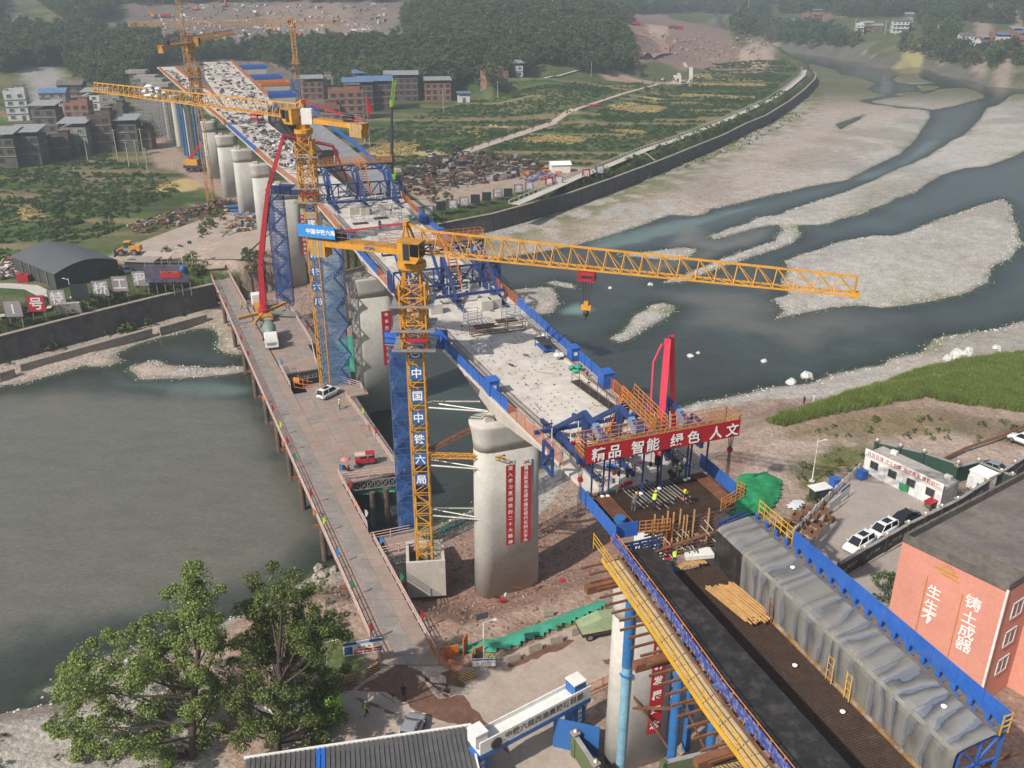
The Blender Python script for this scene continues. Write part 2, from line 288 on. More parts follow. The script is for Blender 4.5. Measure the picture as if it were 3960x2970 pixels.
for a in[(350,340,500),(200,300,530),(60,270,540),(0,330,500),(420,200,620),(150,180,620),(250,100,700),(0,120,650),(60,30,780),(300,30,800),(500,330,505),(560,280,540),(650,250,560),(-300,120,640),(-300,300,520),(-600,200,600),(-600,30,760),(-1200,200,560),(760,250,560),(900,240,580),(1200,240,600),(1400,240,600),(1560,240,590),(700,95,760),(850,85,780),(560,110,740),(600,55,820),(750,45,840),(1100,150,700),(1300,152,700),(1480,160,690),(1000,110,760),(1200,110,770),(1380,100,780),(980,18,860),(1200,20,870),(1450,30,850),(1580,60,790),(1000,185,660),(1400,185,660),(1750,300,545),(1900,330,520),(1900,200,620),(1760,180,640),(1760,80,740),(1950,110,720),(1900,30,850),(2100,300,550),(2100,220,620),(2150,110,740),(2100,40,850),(2250,180,660),(2290,95,760),(2370,200,680),(2390,140,730),(2330,60,830),(2480,210,760),(2400,105,900),(2500,95,950),(2600,120,930),(2700,115,980),(2540,170,830),(2760,200,840),(2820,130,940),(2900,188,815),(2960,192,810),(2980,232,770),(2800,240,775),(2700,230,800),(2400,60,1150),(2600,60,1250),(2800,70,1250),(2500,20,1500),(2750,10,1500),(2900,120,1150),(2900,60,1250),(2950,10,1450),(2250,20,1300),(3100,95,1120),(3180,60,1200),(3350,130,960),(3450,140,920),(3500,110,970),(3420,90,1050),(3600,170,830),(3700,185,790),(3800,185,770),(3900,195,750),(3300,190,960),(3500,200,830),(3650,240,780),(3850,270,720),(3960,290,690),(3300,30,1250),(3500,20,1200),(3700,30,1100),(3900,40,1050),(3700,90,950),(3900,120,900),(3100,20,1400),(4300,200,720),(4300,60,950),(4700,250,620),(3050,140,1080),(3200,150,1010)]:hp(*a)
for a in[(2300,500,8),(2700,330,8),(2000,450,8),(1600,560,8),(2600,262,8.5),(2900,300,8),(1800,380,8.5),(500,640,8),(200,700,8),(100,560,8),(700,560,8),(1300,420,9),(1200,330,10),(900,330,10),(800,420,9),(1500,400,9),(1700,390,9),(1900,390,9),(2150,335,10),(2420,285,11),(2560,250,10),(0,520,9),(300,460,10),(450,430,11),(120,430,11),(-400,500,10),(-900,600,10),(2640,240,8),(2450,300,9.5)]:
 g=G(*a);HILL.append((g.x,g.y,a[2]))
for x,y,z in[(-1500,1700,230),(-1000,1300,150),(-600,1300,120),(-300,1250,95),(0,1250,90),(200,1900,120),(500,2000,130),(900,1700,170),(1400,1300,200),(-1900,700,170),(-1100,700,90),(1200,900,110),(0,3400,300),(-1800,3400,350),(2200,3400,330),(4200,3400,300),(4200,300,60),(-4200,3400,300),(-4200,200,60),(-300,250,8),(-200,300,8),(100,300,8),(300,330,8),(600,380,8),(900,300,8),(0,250,8)]:HILL.append((x,y,z))
HA=np.array(HILL)
from mathutils.geometry import delaunay_2d_cdt
_tri=delaunay_2d_cdt([Vector((p[0],p[1]))for p in HILL],[],[],0,1e-4)
def hills(P):
 out=np.full(len(P),8.0);V=np.array([tuple(v)for v in _tri[0]]);org=[o[0]for o in _tri[3]]
 for t in _tri[2]:
  a,b,c=V[t[0]],V[t[1]],V[t[2]];za,zb,zc=(HILL[org[i]][2]for i in t)
  lo=np.minimum(np.minimum(a,b),c);hi=np.maximum(np.maximum(a,b),c)
  k=np.nonzero((P[:,0]>=lo[0])&(P[:,0]<=hi[0])&(P[:,1]>=lo[1])&(P[:,1]<=hi[1]))[0]
  if not len(k):continue
  det=(b[1]-c[1])*(a[0]-c[0])+(c[0]-b[0])*(a[1]-c[1])
  if abs(det)<1e-9:continue
  l1=((b[1]-c[1])*(P[k,0]-c[0])+(c[0]-b[0])*(P[k,1]-c[1]))/det
  l2=((c[1]-a[1])*(P[k,0]-c[0])+(a[0]-c[0])*(P[k,1]-c[1]))/det;l3=1-l1-l2
  q=(l1>=-1e-6)&(l2>=-1e-6)&(l3>=-1e-6);out[k[q]]=(l1*za+l2*zb+l3*zc)[q]
 return out
def sm(x,a,b):
 t=np.clip((x-a)/(b-a),0,1);return t*t*(3-2*t)
def ground(P):
 """height of the ground, and how deep inside river / high bank each point lies"""
 dr=sdist(P,river)
 for b in bars:dr=np.minimum(dr,-sdist(P,b))
 for b in pools:dr=np.maximum(dr,sdist(P,b))
 wob=fbm(P,7,4,3)*1.6+fbm(P,1.6,2,9)*.5
 dl=-dr+wob
 zl=np.where(dl>0,.05+1.7*(1-np.exp(-dl/22))+np.minimum(.25,dl*.06)+fbm(P,2.2,3,5)*.35*sm(dl,1,6),-.02+np.maximum(dl*.14,-1.7))
 df=sdist(P,plateau)
 prof=6.0+2.6*sm(df,0,9)-.7*sm(df,16,40)
 zf=prof+fbm(P,30,3,2)*.5*sm(df,10,40)
 far=sm(P[:,1],300,380)
 zh=hills(P)+fbm(P,60,4,11)*7*sm(P[:,1],520,750)+fbm(P,300,3,4)*30*sm(P[:,1],1000,2000)
 zf=zf*(1-far)+np.maximum(zh,5)*far
 opp=sdist(P,np.array([tuple(G(a,b,4))[:2]for a,b in OPP_SHORE]+[(1500,500),(1500,3000),(0,3000),(120,1500)]))
 oppz=np.where(opp>-3,np.minimum(zh,.3+np.maximum(0,opp)*.35),-9)
 dn=sdist(P,nearplat)
 zn=6.0-.12*sm(dn,0,20)
 nb=np.minimum(zl+6*sm(dn,-16,-1),6.0)
 near=P[:,1]<150
 z=np.where(df>1.7,zf,np.where(df>-2,np.minimum(zl,1.2),zl))
 z=np.where((df<=0)&(opp>0),np.maximum(zl,oppz),z)
 z=np.where((df<=0)&near&(dl>0)&(opp<0),np.maximum(zl,np.where(dn>0,zn,nb)),z)
 z=np.where((df<=0)&near&(dl<=0),zl,z)
 return z,dr,df,dn,opp,dl
def hgt(x,y):
 return float(ground(np.array([[x,y]],float))[0][0])
def gz(px,py,z=6.0,it=3):
 """ground point seen at a place of the photograph"""
 for _ in range(it):
  g=G(px,py,z);z=hgt(g.x,g.y)
 return G(px,py,z)
ny,nx=640,520
ys=26*(3200/26.)**np.linspace(0,1,ny);us=np.linspace(-1,1,nx);us=np.sign(us)*(np.abs(us)**1.12)*1.15
Yg,Ug=np.meshgrid(ys,us,indexing='ij');Xg=Ug*(Yg+12)
PG=np.stack([Xg.ravel(),Yg.ravel()],1)
ZG,DR,DF,DN,OP,DL=ground(PG)
co=np.column_stack([PG,ZG])
idx=np.arange(ny*nx).reshape(ny,nx)
quads=np.stack([idx[:-1,:-1],idx[:-1,1:],idx[1:,1:],idx[1:,:-1]],-1).reshape(-1,4)
def grid_obj(name,co,quads,mat,attrs=None,**k):
 me=bpy.data.meshes.new(name);me.vertices.add(len(co));me.vertices.foreach_set('co',co.astype(np.float32).ravel())
 me.loops.add(quads.size);me.loops.foreach_set('vertex_index',quads.astype(np.int32).ravel())
 me.polygons.add(len(quads));me.polygons.foreach_set('loop_start',np.arange(0,quads.size,4,dtype=np.int32))
 me.polygons.foreach_set('loop_total',np.full(len(quads),4,np.int32));me.update(calc_edges=True)
 me.polygons.foreach_set('use_smooth',np.ones(len(quads),bool))
 for n,a in(attrs or{}).items():
  at=me.attributes.new(n,'FLOAT_COLOR','POINT')
  at.data.foreach_set('color',np.column_stack([a,np.ones(len(a))]).astype(np.float32).ravel()if a.shape[1]==3 else a.astype(np.float32).ravel())
 me.materials.append(mat);o=bpy.data.objects.new(name,me);COL.objects.link(o);tag(o,**k);return o
FB9=fbm(PG,9,4,21)
def zone(L,z,soft=2.0):
 q=np.array(pts(L,z));lo=q.min(0)-4*soft;hi=q.max(0)+4*soft;w=np.zeros(len(PG))
 k=np.nonzero((PG[:,0]>lo[0])&(PG[:,0]<hi[0])&(PG[:,1]>lo[1])&(PG[:,1]<hi[1]))[0]
 w[k]=sm(sdist(PG[k],q)+FB9[k]*soft*2.4,-soft,soft);return w
def put(col,c,w):
 w=w[:,None];return col*(1-w)+np.array(c)*w
n1=fbm(PG,24,5,31)+.5;n2=fbm(PG,5,3,32)+.5;n3=fbm(PG,90,4,33)+.5
GRAVEL=(.43,.41,.375);PGRAV=(.39,.31,.255);DIRT=(.32,.235,.185);GRASS=(.085,.12,.03);DKGR=(.04,.062,.022);STRAW=(.46,.36,.16)
C0=np.tile(np.array(GRAVEL),(len(PG),1))*(.72+.46*n1[:,None])*(.86+.28*n2[:,None])
C0=put(C0,PGRAV,sm(n3+.25*n1,.62,.85)*.8);C0=put(C0,PGRAV,sm(DF,-75,-25)*sm(n2+n1,.75,1.1)*.85);C0=put(C0,(.27,.24,.20),sm(fbm(PG,40,5,55),.04,.14)*.55)
land=DL>0
C0=np.where((DF>-.5)[:,None],np.array((.068,.092,.027))*(.55+.9*n1[:,None]),C0)
_pi=np.floor(PG[:,1]/6.5+.35*np.sin(PG[:,0]/60));_pj=np.floor((PG[:,0]+_pi*23.7)/46.);_h=np.sin(_pi*12.9898+_pj*78.233)*43758.5453;_h=_h-np.floor(_h)
PLOT=np.array([(.045,.068,.022),(.06,.10,.028),(.075,.115,.03),(.10,.115,.045),(.14,.13,.06),(.05,.085,.025),(.20,.165,.085)])[np.minimum(6,(_h*7).astype(int))]
C0=np.where(((DF>10)&(PG[:,1]<560))[:,None],PLOT*(.7+.6*n2[:,None]),C0)
C0=put(C0,(.12,.10,.06),(DF>10)*(PG[:,1]<560)*(np.abs(PG[:,1]/6.5+.35*np.sin(PG[:,0]/60)-_pi-.5)>.44)*.6)
foot=(DF<=0)*sm(DF,-26,-3)*(PG[:,0]>-10)*land
C0=put(C0,(.13,.15,.05),foot*sm(n2+.5*n1,.66,.86)*.85)
C0=put(C0,(.15,.17,.06),(DF<=0)*land*sm(DL,5,0.3)*sm(n1,.6,.74)*.6)
C0=put(C0,(.20,.19,.10),(DF<=0)*land*sm(n1+.3*n2,.78,.92)*.3)
C0=put(C0,(.17,.155,.125),(DF<=0)*land*sm(DL,1.3,.1)*.75)
C0=put(C0,(.075,.095,.03),(OP>6)*1.0)
C0=put(C0,(.30,.25,.17),(OP>3)*sm(OP,45,5)*sm(n2,.46,.6)*.8)
C0=put(C0,(.085,.10,.035),sm(PG[:,1],520,640)*.85);C0=put(C0,(.20,.165,.11),sm(PG[:,1],560,700)*sm(n1,.55,.7)*.6)
nearb=(DN>-26)*(DF<0)*(PG[:,1]<150)*(OP<0)*sm(DL,2.0,7)
C0=put(C0,np.array(DIRT),nearb*.96)
C0=put(C0,(.24,.145,.11),nearb*sm(n2,.48,.64)*.6);C0=put(C0,(.42,.33,.27),nearb*sm(n1,.56,.74)*.6)
bed=DL<=0
C0=np.where(bed[:,None],np.array((.13,.125,.10))*(.6+.8*n2[:,None]),C0)
C0=put(C0,(.14,.15,.045),bed*sm(DL,-3.5,-.2)*sm(n1,.42,.6)*.9)
C0=put(C0,(.34,.32,.27),bed*sm(DL,-1.5,0)*.75)
C0=put(C0,(.40,.315,.265),zone([(2830,1830),(3000,1700),(3300,1690),(3700,1660),(3960,1720),(4400,1740),(4400,1840),(3700,1780),(3400,1760),(3200,1790),(3000,1880),(2900,1960)],6,1.5)*.8)
C0=put(C0,(.34,.325,.29),zone([(-300,2860),(300,2760),(620,2690),(820,2760),(900,3050),(-300,3200)],4,1.2)*.85)
Z=lambda c,w:globals().__setitem__('C0',put(C0,c,w))
Z((.095,.15,.025),zone([(2980,1620),(3200,1560),(3400,1500),(3560,1440),(3750,1400),(3960,1370),(4400,1300),(4400,1560),(3960,1590),(3780,1560),(3560,1530),(3420,1560),(3200,1590),(3040,1630)],4,.8))
Z((.27,.19,.13),zone([(3700,1380),(3760,1340),(3960,1310),(4400,1250),(4400,1400),(3960,1420),(3820,1450)],4,.6))
Z((.20,.16,.085),zone([(3040,1650),(3300,1610),(3560,1570),(3700,1590),(3800,1660),(3500,1690),(3250,1700),(3050,1690)],6)*.8)
Z((.17,.135,.085),zone([(3600,1580),(3960,1640),(4400,1600),(4400,1700),(3960,1720),(3700,1680)],6)*.8)
Z((.13,.135,.05),zone([(3050,1790),(3330,1700),(3380,1750),(3180,1900),(3080,1980),(3020,1950)],6)*sm(n2,.4,.6))
for L in[[(2010,540),(2120,525),(2260,535),(2250,556),(2080,552)],[(2350,425),(2430,405),(2580,415),(2540,440)],[(2350,505),(2400,498),(2495,508),(2490,520),(2380,515)],[(1390,590),(1480,560),(1620,565),(1560,600),(1450,605)],[(1590,575),(1760,590),(1700,605),(1600,600)],[(640,705),(720,690),(790,700),(760,735),(660,748),(590,735)],[(70,808),(120,805),(180,840),(150,852),(80,850)],[(0,310),(80,280),(165,275),(170,300),(60,325),(0,320)],[(70,340),(130,330),(140,350),(80,360)],[(2320,335),(2420,328),(2530,332),(2530,345),(2400,345)],[(2660,322),(2960,326),(2960,336),(2660,330)],[(2680,300),(2960,306),(2960,312),(2690,308)],[(2640,365),(2950,378),(2940,385),(2640,372)],[(1880,480),(1980,478),(1960,495),(1900,490)],[(1730,508),(1830,505),(1900,520),(1860,528)],[(2480,385),(2560,382),(2540,395)]]:
 Z(np.array(STRAW),zone(L,8,1.0)*.92)
Z((.21,.16,.10),zone([(240,660),(330,640),(440,690),(380,715),(280,700)],8)*.7)
Z((.25,.18,.12),zone([(2450,540),(2560,540),(2580,560),(2470,565)],8)*.6);Z((.23,.17,.11),zone([(2760,420),(2860,418),(2850,430),(2770,432)],8)*.6)
Z((.44,.345,.275),zone([(400,990),(520,930),(700,880),(760,850),(960,800),(1160,760),(1330,800),(1330,1000),(1000,1010),(880,1040),(780,1020),(560,1020),(450,1020)],8.5,1.2))
Z((.36,.26,.21),zone([(560,560),(640,520),(760,640),(900,700),(1000,780),(960,800),(860,760),(700,660),(600,640)],8.5,1.5)*.9)
Z((.40,.30,.24),zone([(1500,690),(1800,600),(2150,640),(2300,650),(2220,700),(2000,740),(1750,800),(1650,800)],8.5,1.2)*.85)
Z((.30,.205,.17),zone([(950,1060),(1350,1010),(1500,1000),(1650,960),(1700,1100),(1500,1260),(1340,1330),(1200,1340),(1040,1280),(930,1200),(880,1260)],3,1.5)*.9)
Z((.27,.165,.125),zone([(1560,2110),(1690,2050),(1860,1975),(2300,1900),(2450,2150),(2350,2330),(2050,2440),(1720,2540),(1660,2480),(1580,2300)],3,1.0)*.85)
Z((.085,.12,.035),zone([(1150,2450),(1330,2400),(1420,2560),(1400,2620),(1250,2650),(1180,2600)],6,.8)*.9)
Z((.12,.15,.045),zone([(2130,2420),(2380,2340),(2400,2400),(2200,2460)],5.5,.8)*.9)
Z((.175,.14,.122),zone([(440,120),(620,20),(980,10),(1450,20),(1560,60),(1600,110),(1500,190),(1200,195),(900,205),(640,170),(520,150)],36,5)*.96)
Z((.27,.205,.165),zone([(1000,20),(1300,15),(1480,40),(1400,90),(1150,70)],48,5)*.7)
Z((.32,.30,.29),zone([(0,5),(120,20),(210,60),(260,130),(150,120),(60,60),(0,50)],52,4)*.9)
Z((.24,.165,.135),zone([(2330,75),(2440,60),(2600,100),(2740,110),(2830,130),(2830,170),(2990,190),(2990,240),(2760,240),(2640,250),(2560,240),(2480,245),(2400,280),(2450,200),(2380,130)],16,3)*.96)
Z((.44,.33,.25),zone([(2860,190),(2960,185),(3000,210),(2960,245),(2870,235)],14,2)*.9);Z((.44,.33,.25),zone([(2500,125),(2590,118),(2570,155),(2510,150)],20,2)*.9)
Z((.38,.29,.22),zone([(2200,275),(2330,290),(2560,310),(2660,300),(2680,325),(2560,325),(2300,310)],9.5,1.5)*.95)
for L in[[(3600,20),(3700,5),(3680,60)],[(3780,30),(3850,20),(3850,80),(3800,70)],[(3890,80),(3960,10),(3960,110)],[(2960,20),(3030,10),(3020,60),(2970,70)],[(2900,50),(2970,40),(2950,80)]]:
 Z((.34,.27,.22),zone(L,42,3)*.8)
for L in[[(3520,160),(3600,150),(3560,185),(3460,180)],[(3350,75),(3390,70),(3380,85)],[(3610,52),(3650,55),(3630,62)],[(2700,45),(2740,35),(2730,65)],[(2120,130),(2170,125),(2150,140)],[(2830,120),(2920,110),(2900,135)]]:
 Z((.42,.36,.15),zone(L,18,1.5)*.8)
m,nt,b=_nt('ground_earth');a=nd(nt,'ShaderNodeAttribute',attribute_name='cover');co_=geo_pos(nt)
k1=noise_n(nt,co_,2.4,4,.7);k2=noise_n(nt,co_,.35,5,.6)
vor=nd(nt,'ShaderNodeTexVoronoi');vor.inputs['Scale'].default_value=1.7;nt.links.new(co_,vor.inputs['Vector'])
vr=ramp(nt,vor.outputs['Color'],[(.15,.68),(.8,1.22)])
c=mixc(nt,1,a.outputs['Color'],ramp(nt,k1.outputs[0],[(.32,.72),(.68,1.22)]).outputs[0],'MULTIPLY')
c=mixc(nt,1,c,ramp(nt,k2.outputs[0],[(.3,.8),(.7,1.15)]).outputs[0],'MULTIPLY');c=mixc(nt,.4,c,mixc(nt,1,c,vr.outputs[0],'MULTIPLY'))
nt.links.new(c,b.inputs['Base Color']);b.inputs['Roughness'].default_value=.95;b.inputs['Specular IOR Level'].default_value=.15
hh=math_n(nt,'ADD',k1.outputs[0],math_n(nt,'MULTIPLY',vor.outputs['Distance'],-.6));add_bump(nt,b,hh,.55,.35)
MATS['ground_earth']=m;M['earth']=m
GROUND=grid_obj('ground',co,quads,m,{'cover':C0},kind='structure')
m,nt,b=_nt('river_water');out=nt.nodes['Material Output']
a=nd(nt,'ShaderNodeAttribute',attribute_name='depth');sep=nd(nt,'ShaderNodeSeparateColor');nt.links.new(a.outputs['Color'],sep.inputs[0])
co_=geo_pos(nt);w1=noise_n(nt,co_,.045,5,.6);w2=noise_n(nt,co_,1.6,3,.5)
mapn=nd(nt,'ShaderNodeMapping');mapn.inputs['Scale'].default_value=(.5,1.3,1);mapn.inputs['Rotation'].default_value=(0,0,.5);nt.links.new(co_,mapn.inputs[0])
w3=noise_n(nt,mapn.outputs[0],.9,5,.65)
bb=ramp(nt,w1.outputs[0],[(.3,(.042,.047,.042)),(.52,(.046,.056,.051)),(.7,(.058,.082,.074))])
milk=mixc(nt,sep.outputs[1],bb.outputs[0],(.20,.30,.28))
sh=mixc(nt,sep.outputs[2],milk,mixc(nt,w3.outputs[0],(.115,.112,.094),(.185,.178,.145)))
w4=noise_n(nt,mapn.outputs[0],2.6,4,.7);w5=noise_n(nt,mapn.outputs[0],.3,4,.6)
sh=mixc(nt,1,sh,ramp(nt,w4.outputs[0],[(.3,.72),(.5,1.0),(.7,1.16)]).outputs[0],'MULTIPLY');sh=mixc(nt,1,sh,ramp(nt,w5.outputs[0],[(.32,.9),(.62,1.05)]).outputs[0],'MULTIPLY')
nt.links.new(sh,b.inputs['Base Color']);b.inputs['Roughness'].default_value=.09;b.inputs['Specular IOR Level'].default_value=.35;b.inputs['IOR'].default_value=1.33
add_bump(nt,b,math_n(nt,'ADD',w2.outputs[0],w3.outputs[0]),.22,.12)
tr=nd(nt,'ShaderNodeBsdfTransparent');tr.inputs[0].default_value=(.62,.72,.66,1)
mx=nd(nt,'ShaderNodeMixShader');nt.links.new(ramp(nt,sep.outputs[0],[(0,.25),(.35,.72),(1,.97)]).outputs[0],mx.inputs[0])
nt.links.new(tr.outputs[0],mx.inputs[1]);nt.links.new(b.outputs[0],mx.inputs[2]);nt.links.new(mx.outputs[0],out.inputs[0])
dep=np.clip(-DL/7,0,1)
mk=np.zeros(len(PG))
for L,s_,k_ in[([(2150,1200),(2230,1170),(2290,1195),(2250,1215),(2180,1215)],1.6,.9),([(2250,930),(2480,880),(2700,840),(2900,800),(2950,790),(2700,870),(2500,940),(2300,970)],2.5,.45),([(3240,700),(3480,640),(3560,560),(3640,540),(3560,610),(3400,690)],3,.45),([(450,1480),(700,1480),(1000,1500),(950,1525),(600,1515)],2,.35)]:
 mk=np.maximum(mk,zone(L,0,s_)*k_)
shal=np.maximum(zone([(-300,1560),(400,1510),(900,1560),(1000,1700),(1150,1900),(1230,2080),(1100,2250),(700,2350),(0,2500),(-500,2500)],0,5)*.75,zone([(2650,860),(2760,900),(3000,850),(2950,930),(2700,1000),(2500,1060),(2560,1000)],0,2.5)*.8)
shal=np.maximum(shal,zone([(2640,1150),(2960,1120),(3300,1220),(3500,1240),(3100,1330),(2700,1250)],0,6)*.6)
keep=(DL<3).reshape(ny,nx);kq=(keep[:-1,:-1]|keep[:-1,1:]|keep[1:,1:]|keep[1:,:-1]).ravel()
wq=quads[kq];uq,invq=np.unique(wq,return_inverse=True)
wco=co[uq].copy();wco[:,2]=0
grid_obj('river_water',wco,invq.reshape(-1,4),m,{'depth':np.column_stack([dep,mk,shal])[uq]},kind='structure')
# ================================================================ MAIN BRIDGE (frame: s along the spans away from the camera, t to the right, z up)
AX=Vector((-.352,.936,0)).normalized();TX=Vector((AX.y,-AX.x,0));AXRZ=math.atan2(AX.y,AX.x)
FACE=math.atan2(AX.y,AX.x)-R(90)
S0,T0=58.8,34.55
def NB(s,t,z):return AX*(S0+s)+TX*(T0+t)+Vector((0,0,z))
LS=[-40,0,10,20,35,70,116,134,154,188,245,265,332,427,500];LT=[-5.6,-5.5,-6.0,-6.8,-7.5,-8.3,-8.7,-9.7,-11.6,-13.7,-17.2,-18.8,-23.8,-30.5,-36]
RS=[-40,0,35,60,94,112,118];RT=[5.5,5.5,5.8,6.3,7.0,7.8,8.0]
def tl(s):return float(np.interp(s,LS,LT))
def tr(s):return float(np.interp(s,RS,RT))
ZD=31.0
PIER_S=[28.2,87.9]
def depth(s):
 d=min(abs(s-p)for p in PIER_S);return 3.3+2.7*max(0,1-d/26)**1.6
def resamp(L,step):
 out=[]
 for p,q in zip(L,L[1:]):
  p=Vector(p);q=Vector(q);n=max(1,round((q-p).length/step))
  out+=[p+(q-p)*(i/n)for i in range(n)]
 return out+[Vector(L[-1])]
BR=thing('viaduct','unfinished concrete box girder viaduct striding across the river towards the far hills','bridge',tuple(NB(28,0,3)),world=True)
def ring(s,a,b,h):
 w=b-a;i=min(2.7,w*.24)
 return[NB(s,a,ZD),NB(s,b,ZD),NB(s,b,ZD-.3),NB(s,b-i,ZD-.75),NB(s,b-i-.5,ZD-h),NB(s,a+i+.5,ZD-h),NB(s,a+i,ZD-.75),NB(s,a,ZD-.3)]
def girder(s0,s1,fa,fb,fh,step=5.0,gap=.02):
 n=max(1,round((s1-s0)/step))
 for k in range(n):
  a=s0+(s1-s0)*k/n;b=s0+(s1-s0)*(k+1)/n-gap
  MB().loft([ring(x,fa(x),fb(x),fh(x))for x in(a,(a+b)/2,b)]).build('girder_segment','deck',BR)
girder(.4,118,tl,tr,depth)
girder(118,268,tl,lambda s:float(np.interp(s,[118,150,225,268],[.2,-1.2,-4,1.0])),lambda s:3.3,7)
girder(268,452,lambda s:float(np.interp(s,[268,300,370,452],[-12.4,-12.8,-12.6,-8])),lambda s:float(np.interp(s,[268,452],[3.6,5.0])),lambda s:3.3,9)
girder(268,430,tl,lambda s:float(np.interp(s,[268,292,317,340,439],[-13.2,-13.6,-14.4,-17.7,-23.5])),lambda s:3.0,9)
for side in(-1,1):
 for a,b in((1,42),(66,104)):
  mb=MB();rb=MB();n=int((b-a)/2)
  for k in range(n):
   s=a+(b-a)*k/n;e=(tl if side<0 else tr)
   p=NB(s,e(s)-side*1.35,ZD+.12);q=NB(s+(b-a)/n,e(s+2)-side*1.35,ZD+.12);mb.beam(p,q,.32,.24)
   for j in range(7):
    u=lerp(p,q,j/7)
    for o in(-.12,.12,.6):rb.beam(u+TX*o+Vector((0,0,-.1)),u+TX*(o+.05)+Vector((0,0,.42)),.025)
   rb.beam(p+Vector((0,0,.38)),q+Vector((0,0,.38)),.03);rb.beam(p+TX*.6+Vector((0,0,.3)),q+TX*.6+Vector((0,0,.3)),.03)
  mb.build('kerb','concrete',BR);o=rb.build('starter_bars','rebar',BR);o['kind']='stuff'
rb=MB()
for k in range(420):
 s=rnd(9,42)if k%2 else rnd(65,103);t=rnd(tl(s)+2.4,tr(s)-2.4);p=NB(round(s/.9)*.9,round(t/.75)*.75,ZD)
 rb.beam(p,p+Vector((0,0,.22)),.03);rb.beam(p+Vector((0,0,.02)),p+TX*.18+Vector((0,0,.02)),.03)
o=rb.build('deck_anchor_bars','rebar',BR);o['kind']='stuff'
def pier(c,zb,zt,hw,hl,label,flare=1.0,bear=True):
 t=thing('bridge_pier',label,'pier',(c.x,c.y,zb),world=True,group='concrete piers of the viaduct')
 def st(z,w,l):
  P=[]
  for sgn,a0 in((1,-90),(-1,90)):
   for k in range(9):
    a=R(a0+180*k/8);P.append(c+TX*(sgn*(w-l)+l*math.cos(a))+AX*(l*math.sin(a))+Vector((0,0,z))-Vector((0,0,c.z)))
  return P
 lv=[(zb-1.5,1.03),(zb+(zt-zb)*.5,1.0),(zt-3.4,.985)]
 MB().loft([st(z,hw*k,hl*k)for z,k in lv]).build('shaft','pier',t,True)
 MB().loft([st(zt-3.4,hw*.986,hl*.986),st(zt-2.2,hw*(1+.01*flare),hl*(1+.02*flare)),st(zt-1.2,hw*(1+.05*flare),hl*(1+.09*flare)),st(zt-.35,hw*(1+.11*flare),hl*(1+.15*flare)),st(zt,hw*(1+.11*flare),hl*(1+.15*flare))]).build('pier_cap','pier',t,True)
 if bear:
  for k in(-1,1):MB().box(c+TX*(k*hw*.55)+Vector((0,0,zt+.3-c.z)),(1.3,1.1,.58),AXRZ).build('bearing_plinth','concrete',t)
 return t
def pc(px,py,z,back):g=G(px,py,z);return Vector((g.x,g.y,0))+AX*back
PA=pc(1978,2255,3,1.7);PB=pc(1470,1590,0,1.8)
pier(PA,3,24.6,3.95,1.75,'nearest tall pier, standing on red earth, with two long red banners')
pier(PB,0,24.4,3.6,1.75,'tall pier rising out of the river behind the big yellow crane, lattice shadow on it')
pier(pc(1141,1085,3,1.6),3,26,3.0,1.6,'pier behind the logo-faced tower crane and its blue stair tower',.9)
pier(pc(1048,945,5,1.6),5,26,2.9,1.6,'pier just behind the red concrete pump boom',.9)
pier(pc(975,850,7,1.6),7,26.5,3.2,1.6,'pier with the longer of two red banners in the far row',.9)
pier(pc(905,763,8,1.6),8,26.5,3.1,1.6,'pier with the shorter red banner, second past the pump boom',.9)
pier(pc(836,690,8,1.6),8,26.5,2.5,1.6,'broad flat pier half hidden by the slim tower crane',.6)
for(px,py,lb)in[(746,600,'slender round pier with blue tubes by the red mobile crane'),(698,565,'slender round pier with blue tubes left of the red mobile crane'),(660,540,'farthest slender white pier under the far ramp')]:
 g=G(px,py,8);t=thing('bridge_pier',lb,'pier',tuple(g),world=True,group='concrete piers of the viaduct')
 MB().lathe(g,[(1.35,-1),(1.35,16.5),(1.6,17.8),(2.1,19),(2.1,19.6)],14).build('shaft','pier',t)
for(px,py,n)in[(716,600,2),(772,625,3)]:
 for k in range(n):
  g=G(px+k*12,py+k*4,8);tag(MB().tube(g,g+Vector((0,0,19.5)),.42,10).build('steel_tube_column','bluetube'),'blue steel tube column %s beside the slender far piers'%['first','second','third'][k]+(' under the ramp' if n==2 else ' next to the red crane'),'column','blue temporary columns')
for k,(px,py)in enumerate([(555,470),(590,500),(618,520),(640,545)]):
 g=G(px,py,9);mb=MB();w=5
 for i in range(5):
  for j in range(3):
   p=g+Vector((i*1.6-3,j*2,0));mb.beam(p,p+Vector((0,0,21)),.16)
 for z in np.arange(1,21,1.6):
  for j in range(3):mb.beam(g+Vector((-3,j*2,z)),g+Vector((3.4,j*2,z)),.14)
  for i in range(4):mb.beam(g+Vector((i*1.6-3,0,z)),g+Vector((i*1.6-1.4,0,z+1.6)),.12)
 mb.build('scaffold_tower','galv',label='grey scaffold tower under the far ramp, '+['outermost','second','third','nearest the white piers'][k],cat='scaffold',group='scaffold towers under the ramp')
 MB().box(g+Vector((.2,2,21.8)),(9,6,1.4)).build('formwork_platform','render',label='dark formwork box on the scaffold tower, '+['outermost','second','third','nearest the white piers'][k],cat='formwork',group='formwork on scaffold towers')
